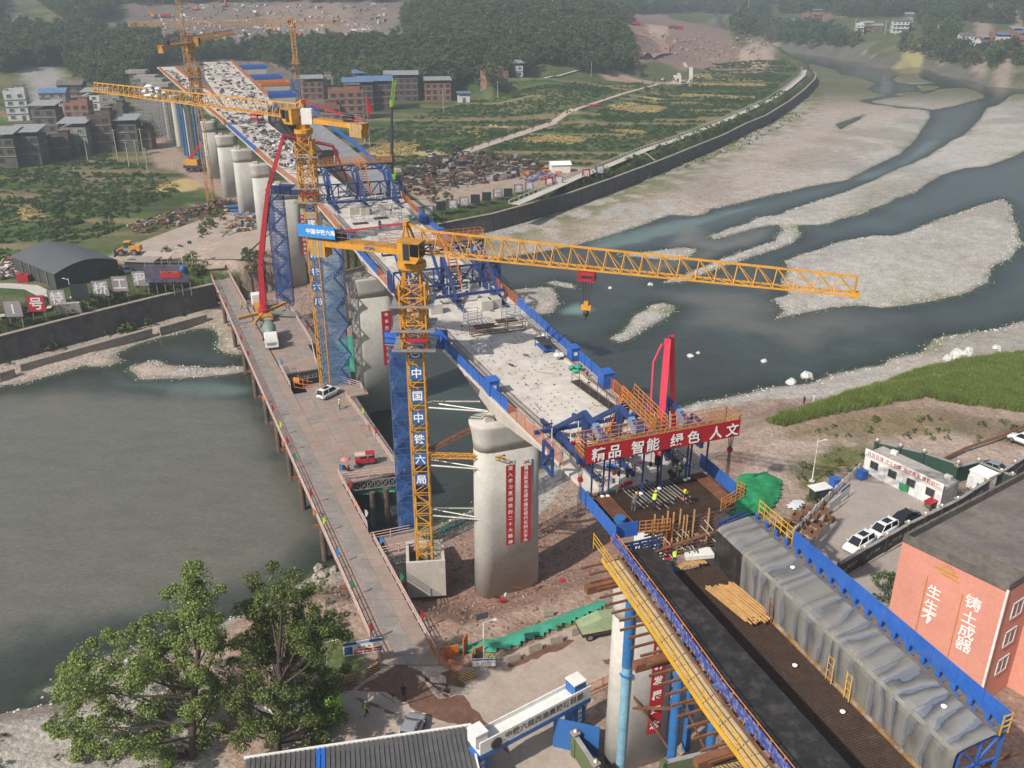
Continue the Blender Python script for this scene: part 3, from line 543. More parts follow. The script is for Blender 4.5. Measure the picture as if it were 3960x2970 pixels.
for k,(s,a,b,w)in enumerate([(410,5.2,18,'farthest'),(359,5,18.2,'third'),(332,6,17.5,'second'),(292,4.2,14,'nearest')]):
 t=thing('pier_head','%s concrete pier head with blue guard sheets right of the far deck'%w,'pier head',tuple(NB(s,(a+b)/2,9)),world=True,group='pier heads of the second deck')
 MB().loft([[NB(x,a,30.6),NB(x,b,30.6),NB(x,b,30),NB(x,b-1.6,26),NB(x,a+1.6,26),NB(x,a,30)]for x in(s,s+9)]).build('head_block','pier',t)
 MB().box(NB(s+4.5,(a+b)/2,17),(7,2.6,18),AXRZ+R(90)).build('shaft','pier',t)
 sh=MB()
 sh.beam(NB(s-.1,a,31.2),NB(s-.1,b,31.2),.08,1.3);sh.beam(NB(s+9,a,31.2),NB(s+9,b,31.2),.08,1.3);sh.beam(NB(s,b,31.2),NB(s+9,b,31.2),.08,1.3);sh.build('guard_sheet','orange' if k==2 else 'blue2',t)
SHEET=MB().box((0,0,.68),(1.92,.03,1.25)).mesh('fence_sheet','blue2')
def _meshpanel():
 mb=MB()
 for z in(.06,1.26):mb.beam((-.96,0,z),(.96,0,z),.05)
 for x in(-.96,.96):mb.beam((x,0,.06),(x,0,1.26),.05)
 for k in range(1,10):mb.beam((-.96+.192*k,0,.06),(-.96+.192*k,0,1.26),.018)
 for k in range(1,6):mb.beam((-.96,0,.06+.2*k),(.96,0,.06+.2*k),.018)
 return mb.mesh('fence_mesh','orange')
MESHP=_meshpanel()
FPOST=MB().box((0,0,.68),(.07,.07,1.4)).mesh('fence_post','blue')
FPOSTO=MB().box((0,0,.68),(.07,.07,1.4)).mesh('fence_post','orange')
def fence(P,kind,label,cat='fence',group='guard fences along the deck edges'):
 P=[Vector(p)for p in P];t=thing('edge_fence',label,cat,tuple(P[0]),world=True,group=group)
 for p,q in zip(P,P[1:]):
  L=(q-p).length;n=max(1,round(L/2));rz=math.atan2(q.y-p.y,q.x-p.x);pit=math.atan2(q.z-p.z,math.hypot(q.x-p.x,q.y-p.y))
  for k in range(n):
   c=lerp(p,q,(k+.5)/n);o=inst('panel',SHEET if kind=='b' else MESHP,t,c,rot=(0,-pit,rz+rnd(-.02,.02)));o.scale=(L/n/2,1,rnd(.95,1.06))
   inst('post',FPOST if kind=='b' else FPOSTO,t,lerp(p,q,k/n))
 return t
def edge(s0,s1,side,n=None,z=ZD):
 n=n or max(1,int(abs(s1-s0)/8));f=tl if side<0 else tr
 return[NB(s0+(s1-s0)*k/n,f(s0+(s1-s0)*k/n)-side*.12,z)for k in range(n+1)]
for a,b,sd,kd,lb in[(5.5,17,-1,'o','orange mesh guard fence on the left deck edge nearest the red banner'),(17,45,-1,'b','blue sheet guard fence on the left deck edge behind the yellow crane mast'),(45,66,-1,'o','orange mesh guard fence on the left deck edge beside the middle form traveller'),(66,92,-1,'b','blue sheet guard fence on the left deck edge under the logo counter-jib'),(92,118,-1,'o','orange mesh guard fence left of the concrete counterweight blocks'),(124,150,-1,'o','orange mesh guard fence above the red pump boom'),(150,176,-1,'o','bright orange guard fence along the cluttered far deck'),(176,222,-1,'b','blue sheet guard fence along the cluttered far deck'),(222,330,-1,'o','rusty orange fence on the outer side of the far ramp'),(330,420,-1,'o','pale orange fence at the far end of the ramp'),(5,20,1,'o','orange mesh guard fence on the right deck edge by the banner'),(20,47,1,'b','long blue sheet guard fence on the right deck edge facing the river'),(47,62,1,'o','orange mesh guard fence on the right deck edge beyond the blue sheets'),(74,100,1,'b','blue sheet guard fence on the right deck edge above the gravel bank'),(100,116,1,'o','orange mesh guard fence on the right deck edge by the scrap yard')]:
 fence(edge(a,b,sd),kd,lb)
fence([NB(s,float(np.interp(s,[290,370,470],[4.0,4.8,5.2])),ZD)for s in range(290,470,20)],'o','orange fence on the right side of the far middle deck')
fence([NB(s,t,ZD)for s,t in((292,-13.5),(317,-14.4),(340,-17.7),(420,-22.5))],'o','red-orange fence on the inner side of the far ramp')
fence([NB(s,t,30.6)for s,t in((134,9.9),(155,11.2),(178,12.0),(222,11.6),(262,13.2))],'b','blue sheet fence on the right of the far formwork trough')
fence([NB(s,t,ZD)for s,t in((225,-2),(246,1.5),(268,2.5))],'b','short blue sheet fence between far deck and second formwork')
t=thing('formwork_trough','dark steel formwork trough of the second deck beyond the far form traveller','formwork',tuple(NB(180,5,27)),world=True)
def prof(mb,L,s0,s1,f=None):
 n=max(1,int(abs(s1-s0)/6));R_=[]
 for k in range(n+1):
  s=s0+(s1-s0)*k/n;w=f(s)if f else 0
  R_.append([NB(s,a+w,z)for a,z in L])
 mb.loft(R_,close=False,caps=False);return mb
fw=lambda s:float(np.interp(s,[120,150,225,266],[0,.4,.6,1.8]))
prof(MB(),[(1.2,27),(6.0,27)],121,266,fw).build('floor_plate','rebar',t)
prof(MB(),[(6.0,27),(7.0,30.3),(9.8,30.8)],121,266,fw).build('side_form',mat('form_face',(.22,.22,.23),.5,var=.25,scale=.3),t)
prof(MB(),[(1.2,27),(.4,30.2)],121,266,fw).build('inner_form','form',t)
MB().beam(NB(176,1,29),NB(176,7,29),.4,3).build('bulkhead','dark',t)
MB().prism([tuple(NB(s,a,0))[:2]for s,a in((228,-2.5),(266,-.5),(266,12.5),(228,9.5))],29.6,30.1).build('soffit_form',mat('ply_form',(.10,.07,.05),.8,var=.4,scale=.3,dirt=(.3,.22,.17),damt=.6),t)
m,nt,b=_nt('stained_form');co_=geo_pos(nt)
vv=nd(nt,'ShaderNodeVectorMath',operation='DOT_PRODUCT');vv.inputs[1].default_value=tuple(AX);nt.links.new(co_,vv.inputs[0])
v2=nd(nt,'ShaderNodeVectorMath',operation='DOT_PRODUCT');v2.inputs[1].default_value=tuple(TX*.4);nt.links.new(co_,v2.inputs[0]);sx=nd(nt,'ShaderNodeSeparateXYZ');nt.links.new(co_,sx.inputs[0]);cb=nd(nt,'ShaderNodeCombineXYZ');nt.links.new(vv.outputs['Value'],cb.inputs[0]);nt.links.new(v2.outputs['Value'],cb.inputs[1]);nt.links.new(math_n(nt,'MULTIPLY',sx.outputs[2],.4),cb.inputs[2])
nz=noise_n(nt,cb.outputs[0],.42,2,.5);nz2=noise_n(nt,cb.outputs[0],1.9,3,.6);nz3=noise_n(nt,co_,.2,2)
q=math_n(nt,'ADD',math_n(nt,'MULTIPLY',vv.outputs['Value'],.8),math_n(nt,'MULTIPLY',nz.outputs[0],2.6));q=math_n(nt,'ADD',q,math_n(nt,'MULTIPLY',nz2.outputs[0],.55))
fr=math_n(nt,'FRACT',q)
cr=ramp(nt,fr,[(0,(.05,.065,.10)),(.035,(.055,.07,.105)),(.07,(.14,.16,.20)),(.3,(.165,.18,.205)),(.33,(.245,.25,.255)),(.6,(.22,.215,.205)),(.9,(.12,.118,.11)),(.98,(.10,.10,.10)),(1,(.05,.065,.10))])
cc=mixc(nt,ramp(nt,nz3.outputs[0],[(.42,0.0),(.68,.85)]).outputs[0],cr.outputs[0],(.215,.205,.18))
nt.links.new(cc,b.inputs['Base Color']);b.inputs['Roughness'].default_value=.42;b.inputs['Metallic'].default_value=.15;M['stain']=m
m,nt,b=_nt('rebar_floor');co_=geo_pos(nt)
k1=nd(nt,'ShaderNodeVectorMath',operation='DOT_PRODUCT');k1.inputs[1].default_value=tuple(AX*22);nt.links.new(co_,k1.inputs[0])
nz=noise_n(nt,co_,1.4,5,.7);cc=ramp(nt,nz.outputs[0],[(.3,(.045,.032,.026)),(.6,(.085,.06,.045)),(.75,(.15,.12,.10))])
nt.links.new(cc.outputs[0],b.inputs['Base Color']);b.inputs['Roughness'].default_value=.7;M['floorsteel']=m
t=thing('formwork_trough','long steel box girder formwork with stained grey side panels, open rebar floor and plank walkway','formwork',tuple(NB(-20,0,26)),world=True)
NS,NE,NR=-6.6,-36.0,-31.3
fl=lambda q:float(np.interp(q,[-40,-32,-23,-15,-6],[-1.4,-1.3,-1.08,-.5,0]))
SL=[NS-.3,-11,-15,-19,-23,-28,NE]
def panels(L,mat_,n,name):
 for k in range(n):
  a=NS+(NE-NS)*k/n;b2=NS+(NE-NS)*(k+1)/n+.02
  prof(MB(),L,a,b2).build(name,mat_,t)
MB().loft([[NB(s,a,z)for a,z in((-3.4,26.5),(2.5,26.5),(2.5,26.75),(-3.4,26.75))]for s in(NS,NE)]).build('floor_plate','floorsteel',t)
g=MB()
for k in range(150):
 s=NS-.15-k*.187
 if s>NE:g.beam(NB(s,-3.3,26.83),NB(s,2.4,26.83),.03)
for k in range(30):g.beam(NB(NS,-3.3+k*.195,26.86),NB(NE,-3.3+k*.195,26.86),.03)
o=g.build('floor_rebar_mat','rebar',t);o['kind']='stuff'
CV=[(2.5,26.78),(2.52,27.1),(2.42,29.55),(2.46,29.88),(2.62,30.1),(2.95,30.22),(5.3,30.55)]
MB().loft([[NB(s,a,z)for a,z in CV]for s in(NS,-10.2)],close=False,caps=False).build('side_panel','form',t)
for k in range(6):
 a=-10.22+(NR+10.2)*k/6;b2=-10.22+(NR+10.2)*(k+1)/6+.02
 o=MB().loft([[NB(s,c_,z)for c_,z in CV]for s in(a,b2)],close=False,caps=False).build('side_panel','stain',t)
MB().loft([[NB(s,c_,z)for c_,z in CV[3:]]for s in(NS,-10.2)],close=False,caps=False).build('wing_panel','stain',t).location.z+=.004
MB().loft([[NB(s,a,z)for a,z in((2.30,26.86),(2.48,26.9),(2.485,27.12))]for s in(-10.3,NR)],close=False,caps=False).build('rust_streak',mat('ochre_residue',(.34,.2,.07),.8,var=.6,scale=.5,dirt=(.3,.3,.3),damt=.9),t)
MB().loft([[NB(s,a,z)for a,z in((2.45,29.9),(2.52,30.03),(2.61,30.115))]for s in(-10.3,NR)],close=False,caps=False).build('lime_streak',mat('lime_residue',(.225,.22,.20),.7,var=.45,scale=.7,dirt=(.16,.15,.13),damt=.8),t)
MB().loft([[NB(s,a,z)for a,z in((-3.5,26.75),(-3.6,29.9),(-3.65,30.0),(-5.75+fl(s),30.15),(-5.75+fl(s),30.0),(-3.8,29.8))]for s in SL]).build('wing_plate','form',t)
cl=MB().box((0,0,.15),(.1,.32,.5)).box((0,.3,-.1),(.1,.5,.1)).mesh('clamp','blue2')
rail=MB()
for k in range(22):
 s=NS-.6-k*1.28;inst('clamp',cl,t,NB(s,-5.82+fl(s),30.1),AXRZ-R(90))
 if s>NR:inst('clamp',cl,t,NB(s,5.62,30.7),AXRZ+R(90))
for a,b2 in zip(SL,SL[1:]):rail.beam(NB(a,-5.88+fl(a),30.28),NB(b2,-5.88+fl(b2),30.28),.06,.26)
rail.build('edge_angle','grey',t)
MB().loft([[NB(s,a,z)for a,z in((5.32,30.5),(6.12,30.5),(6.12,30.4),(5.32,30.4))]for s in(NS,NR)]).build('walkway_plate',mat('walk_plate',(.14,.125,.11),.7,var=.3,scale=.8,dirt=(.3,.17,.05),damt=.5),t)
for k in range(10):
 s=-11.2-2.02*k;MB().beam(NB(s,6.15,31.15),NB(s-2.0,6.15,31.15),.05,1.35).build('guard_sheet','blue2',t)
mb=MB()
for a,b_ in(((-6.7,6.15),(-11.1,6.15)),):
 for z in(.45,.95,1.4):mb.beam(NB(a[0],a[1],30.5+z),NB(b_[0],b_[1],30.5+z),.06)
 for k in range(7):mb.beam(NB(-6.7-.73*k,6.15,30.5),NB(-6.7-.73*k,6.15,31.95),.06)
for z in(.4,.8,1.2):mb.beam(NB(NR-.05,6.12,30.6+z),NB(NR-.05,5.5,30.6+z),.06)
for a in(5.5,6.12):mb.beam(NB(NR-.05,a,30.4),NB(NR-.05,a,31.9),.06)
mb.build('yellow_rail','hazardy',t)
for k in range(8):
 s=NR+.25+k*3.3;mb=MB()
 mb.beam(NB(s,3.1,29.9),NB(s,6.6,30.25),.16);mb.beam(NB(s,2.9,26.6),NB(s,3.1,29.9),.16);mb.beam(NB(s,2.9,26.6),NB(s,6.2,26.6),.16);mb.beam(NB(s,6.2,26.6),NB(s,6.2,30.2),.16)
 for p,q in(((2.9,26.6),(6.2,30.2)),((3.1,29.9),(6.2,26.6)),((3.0,28.2),(6.2,28.2)),((4.6,26.6),(4.6,30.0))):mb.beam(NB(s,*p),NB(s,*q),.12)
 mb.build('truss_bracket','blue2',t)
for k in range(6):
 for j in range(7):
  s=-7.5-j*3.95;MB().beam(NB(s,-7.5+k*.19+fl(s),29.86+rnd(-.012,.012)),NB(s-3.9,-7.5+k*.19+fl(s-3.9),29.86+rnd(-.012,.012)),.175,.05).build('plank','plank',t)
for a,b2 in zip(SL,SL[1:]):MB().beam(NB(a,-7.7+fl(a),29.75),NB(b2,-7.7+fl(b2),29.75),.1,.34).build('stringer','hazardy',t);MB().beam(NB(a,-6.35+fl(a),29.75),NB(b2,-6.35+fl(b2),29.75),.12,.3).build('stringer','rust',t)
for sd,tt,z0 in((0,-7.7,29.9),(1,-6.2,30.05)):
 mb=MB()
 for z in(.4,.8,1.15):[mb.beam(NB(a,tt+fl(a),z0+z),NB(b2,tt+fl(b2),z0+z),.05)for a,b2 in zip([-5.2]+SL[1:],SL[1:])]
 for k in range(22 if sd else 15):s=-5.2-k*(1.32 if sd else 1.95);mb.beam(NB(s,tt+fl(s),z0-.2),NB(s,tt+fl(s),z0+1.2),.06)
 mb.build('railing','railor' if sd else 'hazardy',t)
for k in range(14):MB().beam(NB(-5.4-2.05*k,-6.27+fl(-5.4-2.05*k),30.62),NB(-7.38-2.05*k,-6.27+fl(-7.38-2.05*k),30.62),.025,.85).build('railing_sheet',mat('mesh_banner_blue',(.035,.06,.27),.6,var=.3,scale=1.5,dirt=(.45,.45,.55),damt=.5),t)
for k in range(30):MB().beam(NB(-7-k*.93,-9.2+fl(-7-k*.93)-rnd(0,.4),29.5),NB(-7-k*.93,-5.6,29.5),.12,.16).build('outrigger','rust',t)
for k,s in enumerate((-9,-17.6,-26,-33)):MB().beam(NB(s,-9.9+fl(s),29.1),NB(s,-4.3,29.1),.55,.6).build('cross_girder','rust',t)
mb=MB()
for k in range(14):mb.beam(NB(-8-k*2,5.5,26.3),NB(-8-k*2,9.5,26.3),.14,.2)
o_=mb.build('right_outriggers','rust',t);o_['kind']='stuff'
mb=MB()
for k in range(20):mb.tube(NB(-7.8-1.4*k,-6.1+fl(-7.8-1.4*k),29.2),NB(-7.8-1.4*k,-5.9+fl(-7.8-1.4*k),30.1),.06,5)
o_=mb.build('screw_props','galv',t);o_['kind']='stuff'
k=0
for px,py,r,mt,lb in[(2398,2985,.43,'bluetube','outermost blue tube column with pale lower half under the formwork'),(2470,2955,.4,'bluetube','blue tube column just right of the pale round pier'),(2556,2925,.38,'bluetube','blue tube column close behind the red banner pier'),(2590,2990,.43,'bluetube','bright blue tube column in front of the banner pier'),(2650,2905,.38,'bluetube','chained blue tube column farthest right of the group'),(2735,2975,.42,'bluetube','blue tube column rising by the yellow hazard kerb'),(2865,3060,.42,'bluetube','lowest blue tube column at the picture edge')]:
 g=G(px,py,5.6);zc=28.7 if TX.dot(g)-T0<-3.9 else 26.2;o=thing('steel_tube_column',lb,'column',tuple(g),world=True,group='blue columns under the formwork')
 if k==0:
  MB().tube(g,(g.x,g.y,17.5),r,14).build('lower_tube','lightblue',o);MB().tube((g.x,g.y,17.5),(g.x,g.y,zc),r*1.04,14).build('upper_tube','bluetube',o)
 else:MB().tube(g,(g.x,g.y,zc),r,14).build('tube',mt,o)
 MB().lathe((g.x,g.y,16.6-k),[(r,0),(r*1.35,.02),(r*1.35,.14),(r,.16)],14).build('flange','bluetube',o);k+=1
mb=MB();C_=[G(p[0],p[1],5.6)for p in((2398,2985),(2470,2955),(2590,2990),(2650,2905),(2735,2975))]
for i,j,z0,z1 in((0,2,15.5,8),(0,1,24,18),(1,0,25,19),(2,4,15,7),(0,2,24,16.5),(3,4,17,12)):
 a,b2=C_[i],C_[j];mb.beam((a.x,a.y,z0),(b2.x,b2.y,z1),.16,.2)
for i,j,z in((0,2,13),(1,3,13.5),(2,4,13.5),(0,1,20.5),(2,4,20)):mb.beam((C_[i].x,C_[i].y,z),(C_[j].x,C_[j].y,z),.18,.22)
mb.build('column_bracing','rust',label='rusty steel bracing between the blue tube columns',cat='bracing')
g=G(2460,2960,5.6)+AX*1.0+TX*.4;PN=Vector((g.x,g.y,0));pier(PN,5.6,25.4,2.9,1.5,'pale pier behind the blue columns with a cut-off red banner',.5,False)
t=thing('rebar_bay','dark reinforcement cage being concreted between blue side forms at the tip of the deck','reinforcement',tuple(NB(-2.5,0,27)),world=True)
MB().prism([tuple(NB(s,a,0))[:2]for s,a in((.35,-5.4),(.35,5.4),(-5,5.3),(-5,-5.3))],30.2,30.42).build('bay_floor','floorsteel',t)
for nm,z,dz,n in(('top_mat',30.86,.0,30),('lower_mat',30.6,.0,16)):
 mb=MB()
 for k in range(n):s=.2-k*5.2/n;mb.beam(NB(s,-5.3,z+rnd(-.02,.02)),NB(s+rnd(-.08,.08),5.3,z+rnd(-.02,.02)),.028)
 for k in range(n*2-6):a=-5.3+k*10.6/(n*2-6);mb.beam(NB(.3,a,z+.03+rnd(-.02,.02)),NB(-5.0,a+rnd(-.06,.06),z+.03),.026)
 o=mb.build(nm,'rebar',t);o['kind']='stuff'
mb=MB()
for k in range(13):
 a=-2.6+.36*k;mb.tube(NB(.2,a,31.0),NB(-2.6-rnd(0,1.4),a+.35,31.0),.045,6)
mb.build('duct_tubes','galv',t)
for a,b_ in((-5.3,-3.9),(4.1,5.3)):
 mb=MB()
 for k in range(7):c_=a+(b_-a)*k/7;mb.beam(NB(.1,c_,31.04),NB(-5.0,c_,31.04),.09,.07)
 mb.build('rusty_bundle','rust',t)
mb=MB()
for k in range(11):
 z=27.4+k*.3;mb.beam(NB(-5.25,-3.3,z),NB(-5.25,3.3,z),.12,.09)
mb.build('end_form_waler','rust',t)
for k,a in enumerate((-2.6,-1.9,-1.45,-.9,-.35,.05,.35,.95,2.35,-1.65,.6)):
 z1=31.4+rnd(-.5,.5)if k<9 else 29.6;MB().beam(NB(-5.42,a,27.2+rnd(0,1.2)),NB(-5.48,a+rnd(-.05,.05),z1),.16,.1).build('timber_post','timber',t)
mb=MB()
for k in range(16):a=-2.4+k*.32;z=rnd(28,30.4);mb.tube(NB(-5.3,a,z),NB(-6.3,a+.25,z-rnd(.2,.6)),.05,6)
o_=mb.build('steel_props','galv',t);o_['kind']='stuff'
MB().beam(NB(-6.15,-4.3,28.7),NB(-6.1,5.3,29.7),.3,.12).build('channel_beam','rust',t)
mb=MB()
for s in np.arange(-5.0,.6,1.1):mb.beam(NB(s,-6.3,31.25),NB(s-1.08,-6.25,31.25),.05,1.3)
mb.beam(NB(-5.6,-6.3,31.1),NB(-5.75,-4.2,31.1),.05,1.3);mb.build('blue_side_sheet','blue2',t)
mb=MB()
for s in np.arange(-3.6,1.2,1.1):mb.beam(NB(s,5.95,31.25),NB(s+1.08,5.95,31.25),.05,1.3)
mb.build('blue_side_sheet','blue2',t)
def rail_panel(mb,p,q,h=1.15,n=6,w=.05,rails=4):
 p=Vector(p);q=Vector(q);u=Vector((0,0,1))
 for k in range(rails):mb.beam(p+u*(h*(k+.3)/(rails-.7)),q+u*(h*(k+.3)/(rails-.7)),w)
 for k in range(n+1):mb.beam(lerp(p,q,k/n),lerp(p,q,k/n)+u*h,w)
mb=MB();rail_panel(mb,NB(-5.8,-4.1,30.6),NB(-6.0,-1.5,30.4),1.1,5);rail_panel(mb,NB(-5.6,3.3,30.9),NB(-4.9,6.0,31.3),1.1,5);rail_panel(mb,NB(-4.9,6.0,31.3),NB(-3.7,6.0,31.0),1.1,2)
mb.build('orange_railing','railor',t)
for a,b_,nmz in((-5.3,-2.4,0),(3.2,5.6,1)):
 mb=MB()
 for s in(-5.7,-6.1):
  mb.beam(NB(s,a,29.8),NB(s,b_,29.8+(.6 if nmz else-.0)),.14);mb.beam(NB(s,a,28),NB(s,b_,28),.14)
  for k in range(5):c_=a+(b_-a)*k/4;mb.beam(NB(s,c_,28),NB(s,c_,29.9),.1);mb.beam(NB(s,c_,28),NB(s,min(b_,c_+.7),29.8),.08)
 mb.build('blue_end_truss','blue',t)
MB().lathe(NB(-4.6,-5.2,30.6),[(.45,0),(.47,.3),(.45,.32),(.47,.65),(.45,1.0),(.42,1.0)],14).build('steel_drum','bluetube',label='blue steel drum inside the blue corner sheets',cat='drum')
mb=MB()
for k in range(9):mb.beam(NB(-6.4,-1+k*.3,27.2+rnd(0,.15)),NB(-6.9+rnd(-.2,.2),-.8+k*.3+rnd(-.1,.1),27.25),.2,.1)
mb.build('loose_planks','timber',label='loose timber offcuts by the end form',cat='planks')
MB().box(NB(-6.05,1.3,27.6),(2.3,1.1,.35),AXRZ+R(78)).build('mortar_slab','white',label='pale slab where a worker in hi-vis stands',cat='slab')
TP=thing('timber_pile','pile of peeled yellow timber poles on the rebar floor of the formwork','timber pile',tuple(NB(-11,1,26.9)),world=True)
for k in range(1):
 for j in range(38):
  a=.1+(j%14)*.17+rnd(-.04,.04);h=26.98+.15*(j//14);s=-9.3-.05*j/3+rnd(-.35,.1)
  MB().tube(NB(s,a-.2,h),NB(s-4.4+rnd(-.5,.3),a+.35+rnd(-.1,.1),h+rnd(0,.04)),.075,7).build('timber_pole','timber',parent=TP)
def ladder(name,p,q,w,mt,label,n=7):
 p=Vector(p);q=Vector(q);t_=thing(name,label,'ladder',tuple(p),world=True)
 for o in(-w/2,w/2):MB().beam(p+AX*o,q+AX*o,.07).build('rail',mt,t_)
 for k in range(n):MB().beam(lerp(p,q,(k+.5)/n)-AX*w/2,lerp(p,q,(k+.5)/n)+AX*w/2,.05,.04).build('rung',mt,t_)
for s,w,mt,lb in((-14.2,.45,'rust','rusty site ladder leaning on the upper part of the stained form'),(-20.9,.55,'timber','wide wooden ladder leaning mid-way on the stained form'),(-22.7,.45,'hazardy','narrow yellow ladder beside the wide wooden one')):
 ladder('ladder',NB(s-.3,2.2,26.9),NB(s+.3,2.72,30.2),w,mt,lb)
for s,a,z,lb in((-13.6,4.4,30.45,'white round lid on the upper stained panel'),(-28.5,4.2,30.45,'white round lid on the lower stained panel'),(-23.9,1.2,26.95,'white bucket lying on the rebar floor'),(-19.2,1.0,26.95,'small white disc lying on the rebar floor')):
 MB().lathe(NB(s,a,z),[(.16,0),(.18,.08),(.12,.1)],10).build('lid','whitebright',label=lb,cat='lid')
def traveller(sf,dr_,tc,hw,ts,label,zt=36.2,plat=True,cross=True):
 """three diamond trusses on rails, cross trusses and orange gangways; dr_ = +1 when the front looks away from the camera"""
 o=thing('form_traveller',label,'form traveller',tuple(NB(sf-dr_*9,tc,ZD)),world=True)
 S=lambda d:sf-dr_*d
 for a in ts:
  MB().beam(NB(S(3),tc+a,ZD+.25),NB(S(15.5),tc+a,ZD+.25),.34,.34).build('track_rail','blue',o)
  mb=MB()
  for k in range(6):mb.beam(NB(S(3.5+k*2.1),tc+a-.5,ZD+.5),NB(S(3.5+k*2.1),tc+a+.5,ZD+.5),.12,.1);mb.beam(NB(S(3.5+k*2.1),tc+a-.4,ZD),NB(S(3.5+k*2.1),tc+a-.4,ZD+.9),.07);mb.beam(NB(S(3.5+k*2.1),tc+a+.4,ZD),NB(S(3.5+k*2.1),tc+a+.4,ZD+.9),.07)
  o_=mb.build('rail_anchor','dark',o);o_['kind']='stuff'
  mb=MB();B,C,D_,E_=(S(6),ZD+.6),(S(6),zt-.3),(S(.4),zt-1.0),(S(12.5),ZD+.7)
  for p,q,w in((B,C,.5),(B,D_,.42),(C,D_,.36),(C,E_,.42),(B,E_,.4)):mb.beam(NB(p[0],tc+a,p[1]),NB(q[0],tc+a,q[1]),.34,w)
  mb.build('main_truss','blue',o)
  MB().beam(NB(S(4.0),tc+a-.02,zt-.55),NB(S(2.6),tc+a-.02,zt-1.2),.55,.6).build('gusset',mat('pale_blue_steel',(.16,.25,.38),.5,var=.2),o)
 def ctruss(s,z0,z1,w0,w1,n,name):
  mb=MB()
  for z in(z0,z1):mb.beam(NB(s,tc+w0,z),NB(s,tc+w1,z),.26,.24)
  for k in range(n+1):
   a=tc+w0+(w1-w0)*k/n;mb.beam(NB(s,a,z0),NB(s,a,z1),.2)
   if k<n:b_=a+(w1-w0)/n;mb.beam(NB(s,a,z0 if k%2 else z1),NB(s,b_,z1 if k%2 else z0),.17)
  mb.build(name,'blue',o)
 if cross:ctruss(S(6.4),ZD+1.0,ZD+3.4,-hw,hw,8,'cross_truss')
 ctruss(S(.2),zt-1.5,zt-.55,-hw,hw,8,'front_cross_truss')
 MB().beam(NB(S(11.6),tc-hw+1,ZD+1.15),NB(S(11.6),tc+hw-1,ZD+1.15),.3,.36).build('rear_beam','blue',o)
 for sg in(-1,1):
  mb=MB()
  for p,q in(((6.4,-.4),(6.4,1.9)),((6.4,1.9),(4.4,1.9)),((6.4,-.4),(4.4,1.9)),((6.4,-.4),(4.4,-.4)),((4.4,-.4),(4.4,1.9))):mb.beam(NB(S(p[0]),tc+sg*(hw+.3),ZD+1.2+p[1]),NB(S(q[0]),tc+sg*(hw+.3),ZD+1.2+q[1]),.26)
  mb.build('outrigger_frame','blue',o)
 if plat:
  pf=MB();pf.prism([tuple(NB(s,a,0))[:2]for s,a in((S(-1.1),tc-hw),(S(-1.1),tc+hw),(S(.8),tc+hw),(S(.8),tc-hw))],zt-.45,zt-.36);pf.build('front_platform',mat('platform_grating',(.16,.11,.07),.7,var=.3,scale=1),o)
  mb=MB()
  for s in(S(-1.1),S(.8)):rail_panel(mb,NB(s,tc-hw,zt-.36),NB(s,tc+hw,zt-.36),1.25,18,.055,4)
  for a in(-hw,hw):rail_panel(mb,NB(S(-1.1),tc+a,zt-.36),NB(S(.8),tc+a,zt-.36),1.25,2,.055,4)
  mb.build('platform_railing','railor',o)
  mb=MB();a0=tc+ts[1]+.5
  for a in(a0,a0+1.1):rail_panel(mb,NB(S(.8),a,zt-.3),NB(S(6.6),a,zt+.1),1.25,7,.055,4)
  mb.build('gangway_railing','railor',o)
  MB().loft([[NB(S(.8),a,zt-.38)for a in(a0,a0+1.1)],[NB(S(6.6),a,zt+.02)for a in(a0,a0+1.1)]],close=False,caps=False).build('gangway',MATS['platform_grating'],o)
  mb=MB();st=MB()
  for a in(a0,a0+1.1):
   mb.beam(NB(S(6.6),a,zt),NB(S(9.6),a,ZD+.3),.09,.2);mb.beam(NB(S(6.6),a,zt+1.1),NB(S(9.6),a,ZD+1.4),.06);mb.beam(NB(S(6.6),a,zt+.55),NB(S(9.6),a,ZD+.85),.05)
  mb.build('stair_rail','orange',o)
  for k in range(14):p=lerp(NB(S(6.6),a0+.55,zt),NB(S(9.6),a0+.55,ZD+.3),(k+.5)/14);st.box(p,(.26,1.05,.05),AXRZ)
  st.build('stair_tread','dark',o)
  mb=MB()
  for k in range(14):a=tc-hw+2*hw*k/13;mb.beam(NB(S(-.9),a,zt-.5),NB(S(.6),a,zt-.5),.12,.3)
  mb.build('platform_joists','rust',o)
 mb=MB()
 for k in range(10):a=tc-hw+1+(2*hw-2)*k/9;s=S(9.5+(k%2)*1.2);mb.beam(NB(s,a,ZD),NB(s,a,ZD+rnd(1.4,2.3)),.07)
 o_=mb.build('anchor_rods','white',o);o_['kind']='stuff'
 return o
T1=traveller(-1.4,-1,-.5,6.9,(-3.6,-.3,4.3),'near form traveller of blue trusses and orange gangways behind the big red banner',36.6,cross=False)
T2=traveller(62,1,-.9,7.3,(-5.6,-.5,5.3),'middle form traveller of blue trusses under the yellow crane jib',36.6)
T3=traveller(121,1,-.3,8.0,(-5.8,-.2,5.9),'far form traveller with long orange platform beside the scrap yard',37.2)
t=thing('hanger_set','blue hanger rods and chain hoists hanging from the near form traveller','hangers',tuple(NB(-1.4,0,35)),world=True)
for k,(s,a)in enumerate([(-.6,-5.8),(-.4,-4.65),(-.5,-4.2),(-1.1,-1.45),(-.9,.35),(-.4,3.1),(-.3,3.5),(0,5.3)]):
 MB().beam(NB(s,a,31.0),NB(s-.1,a,36.0),.14).build('hanger_rod','blue',t)
 MB().lathe(NB(s,a,30.95),[(.16,0),(.2,.1),(.1,.22)],8).build('rod_foot','white',t)
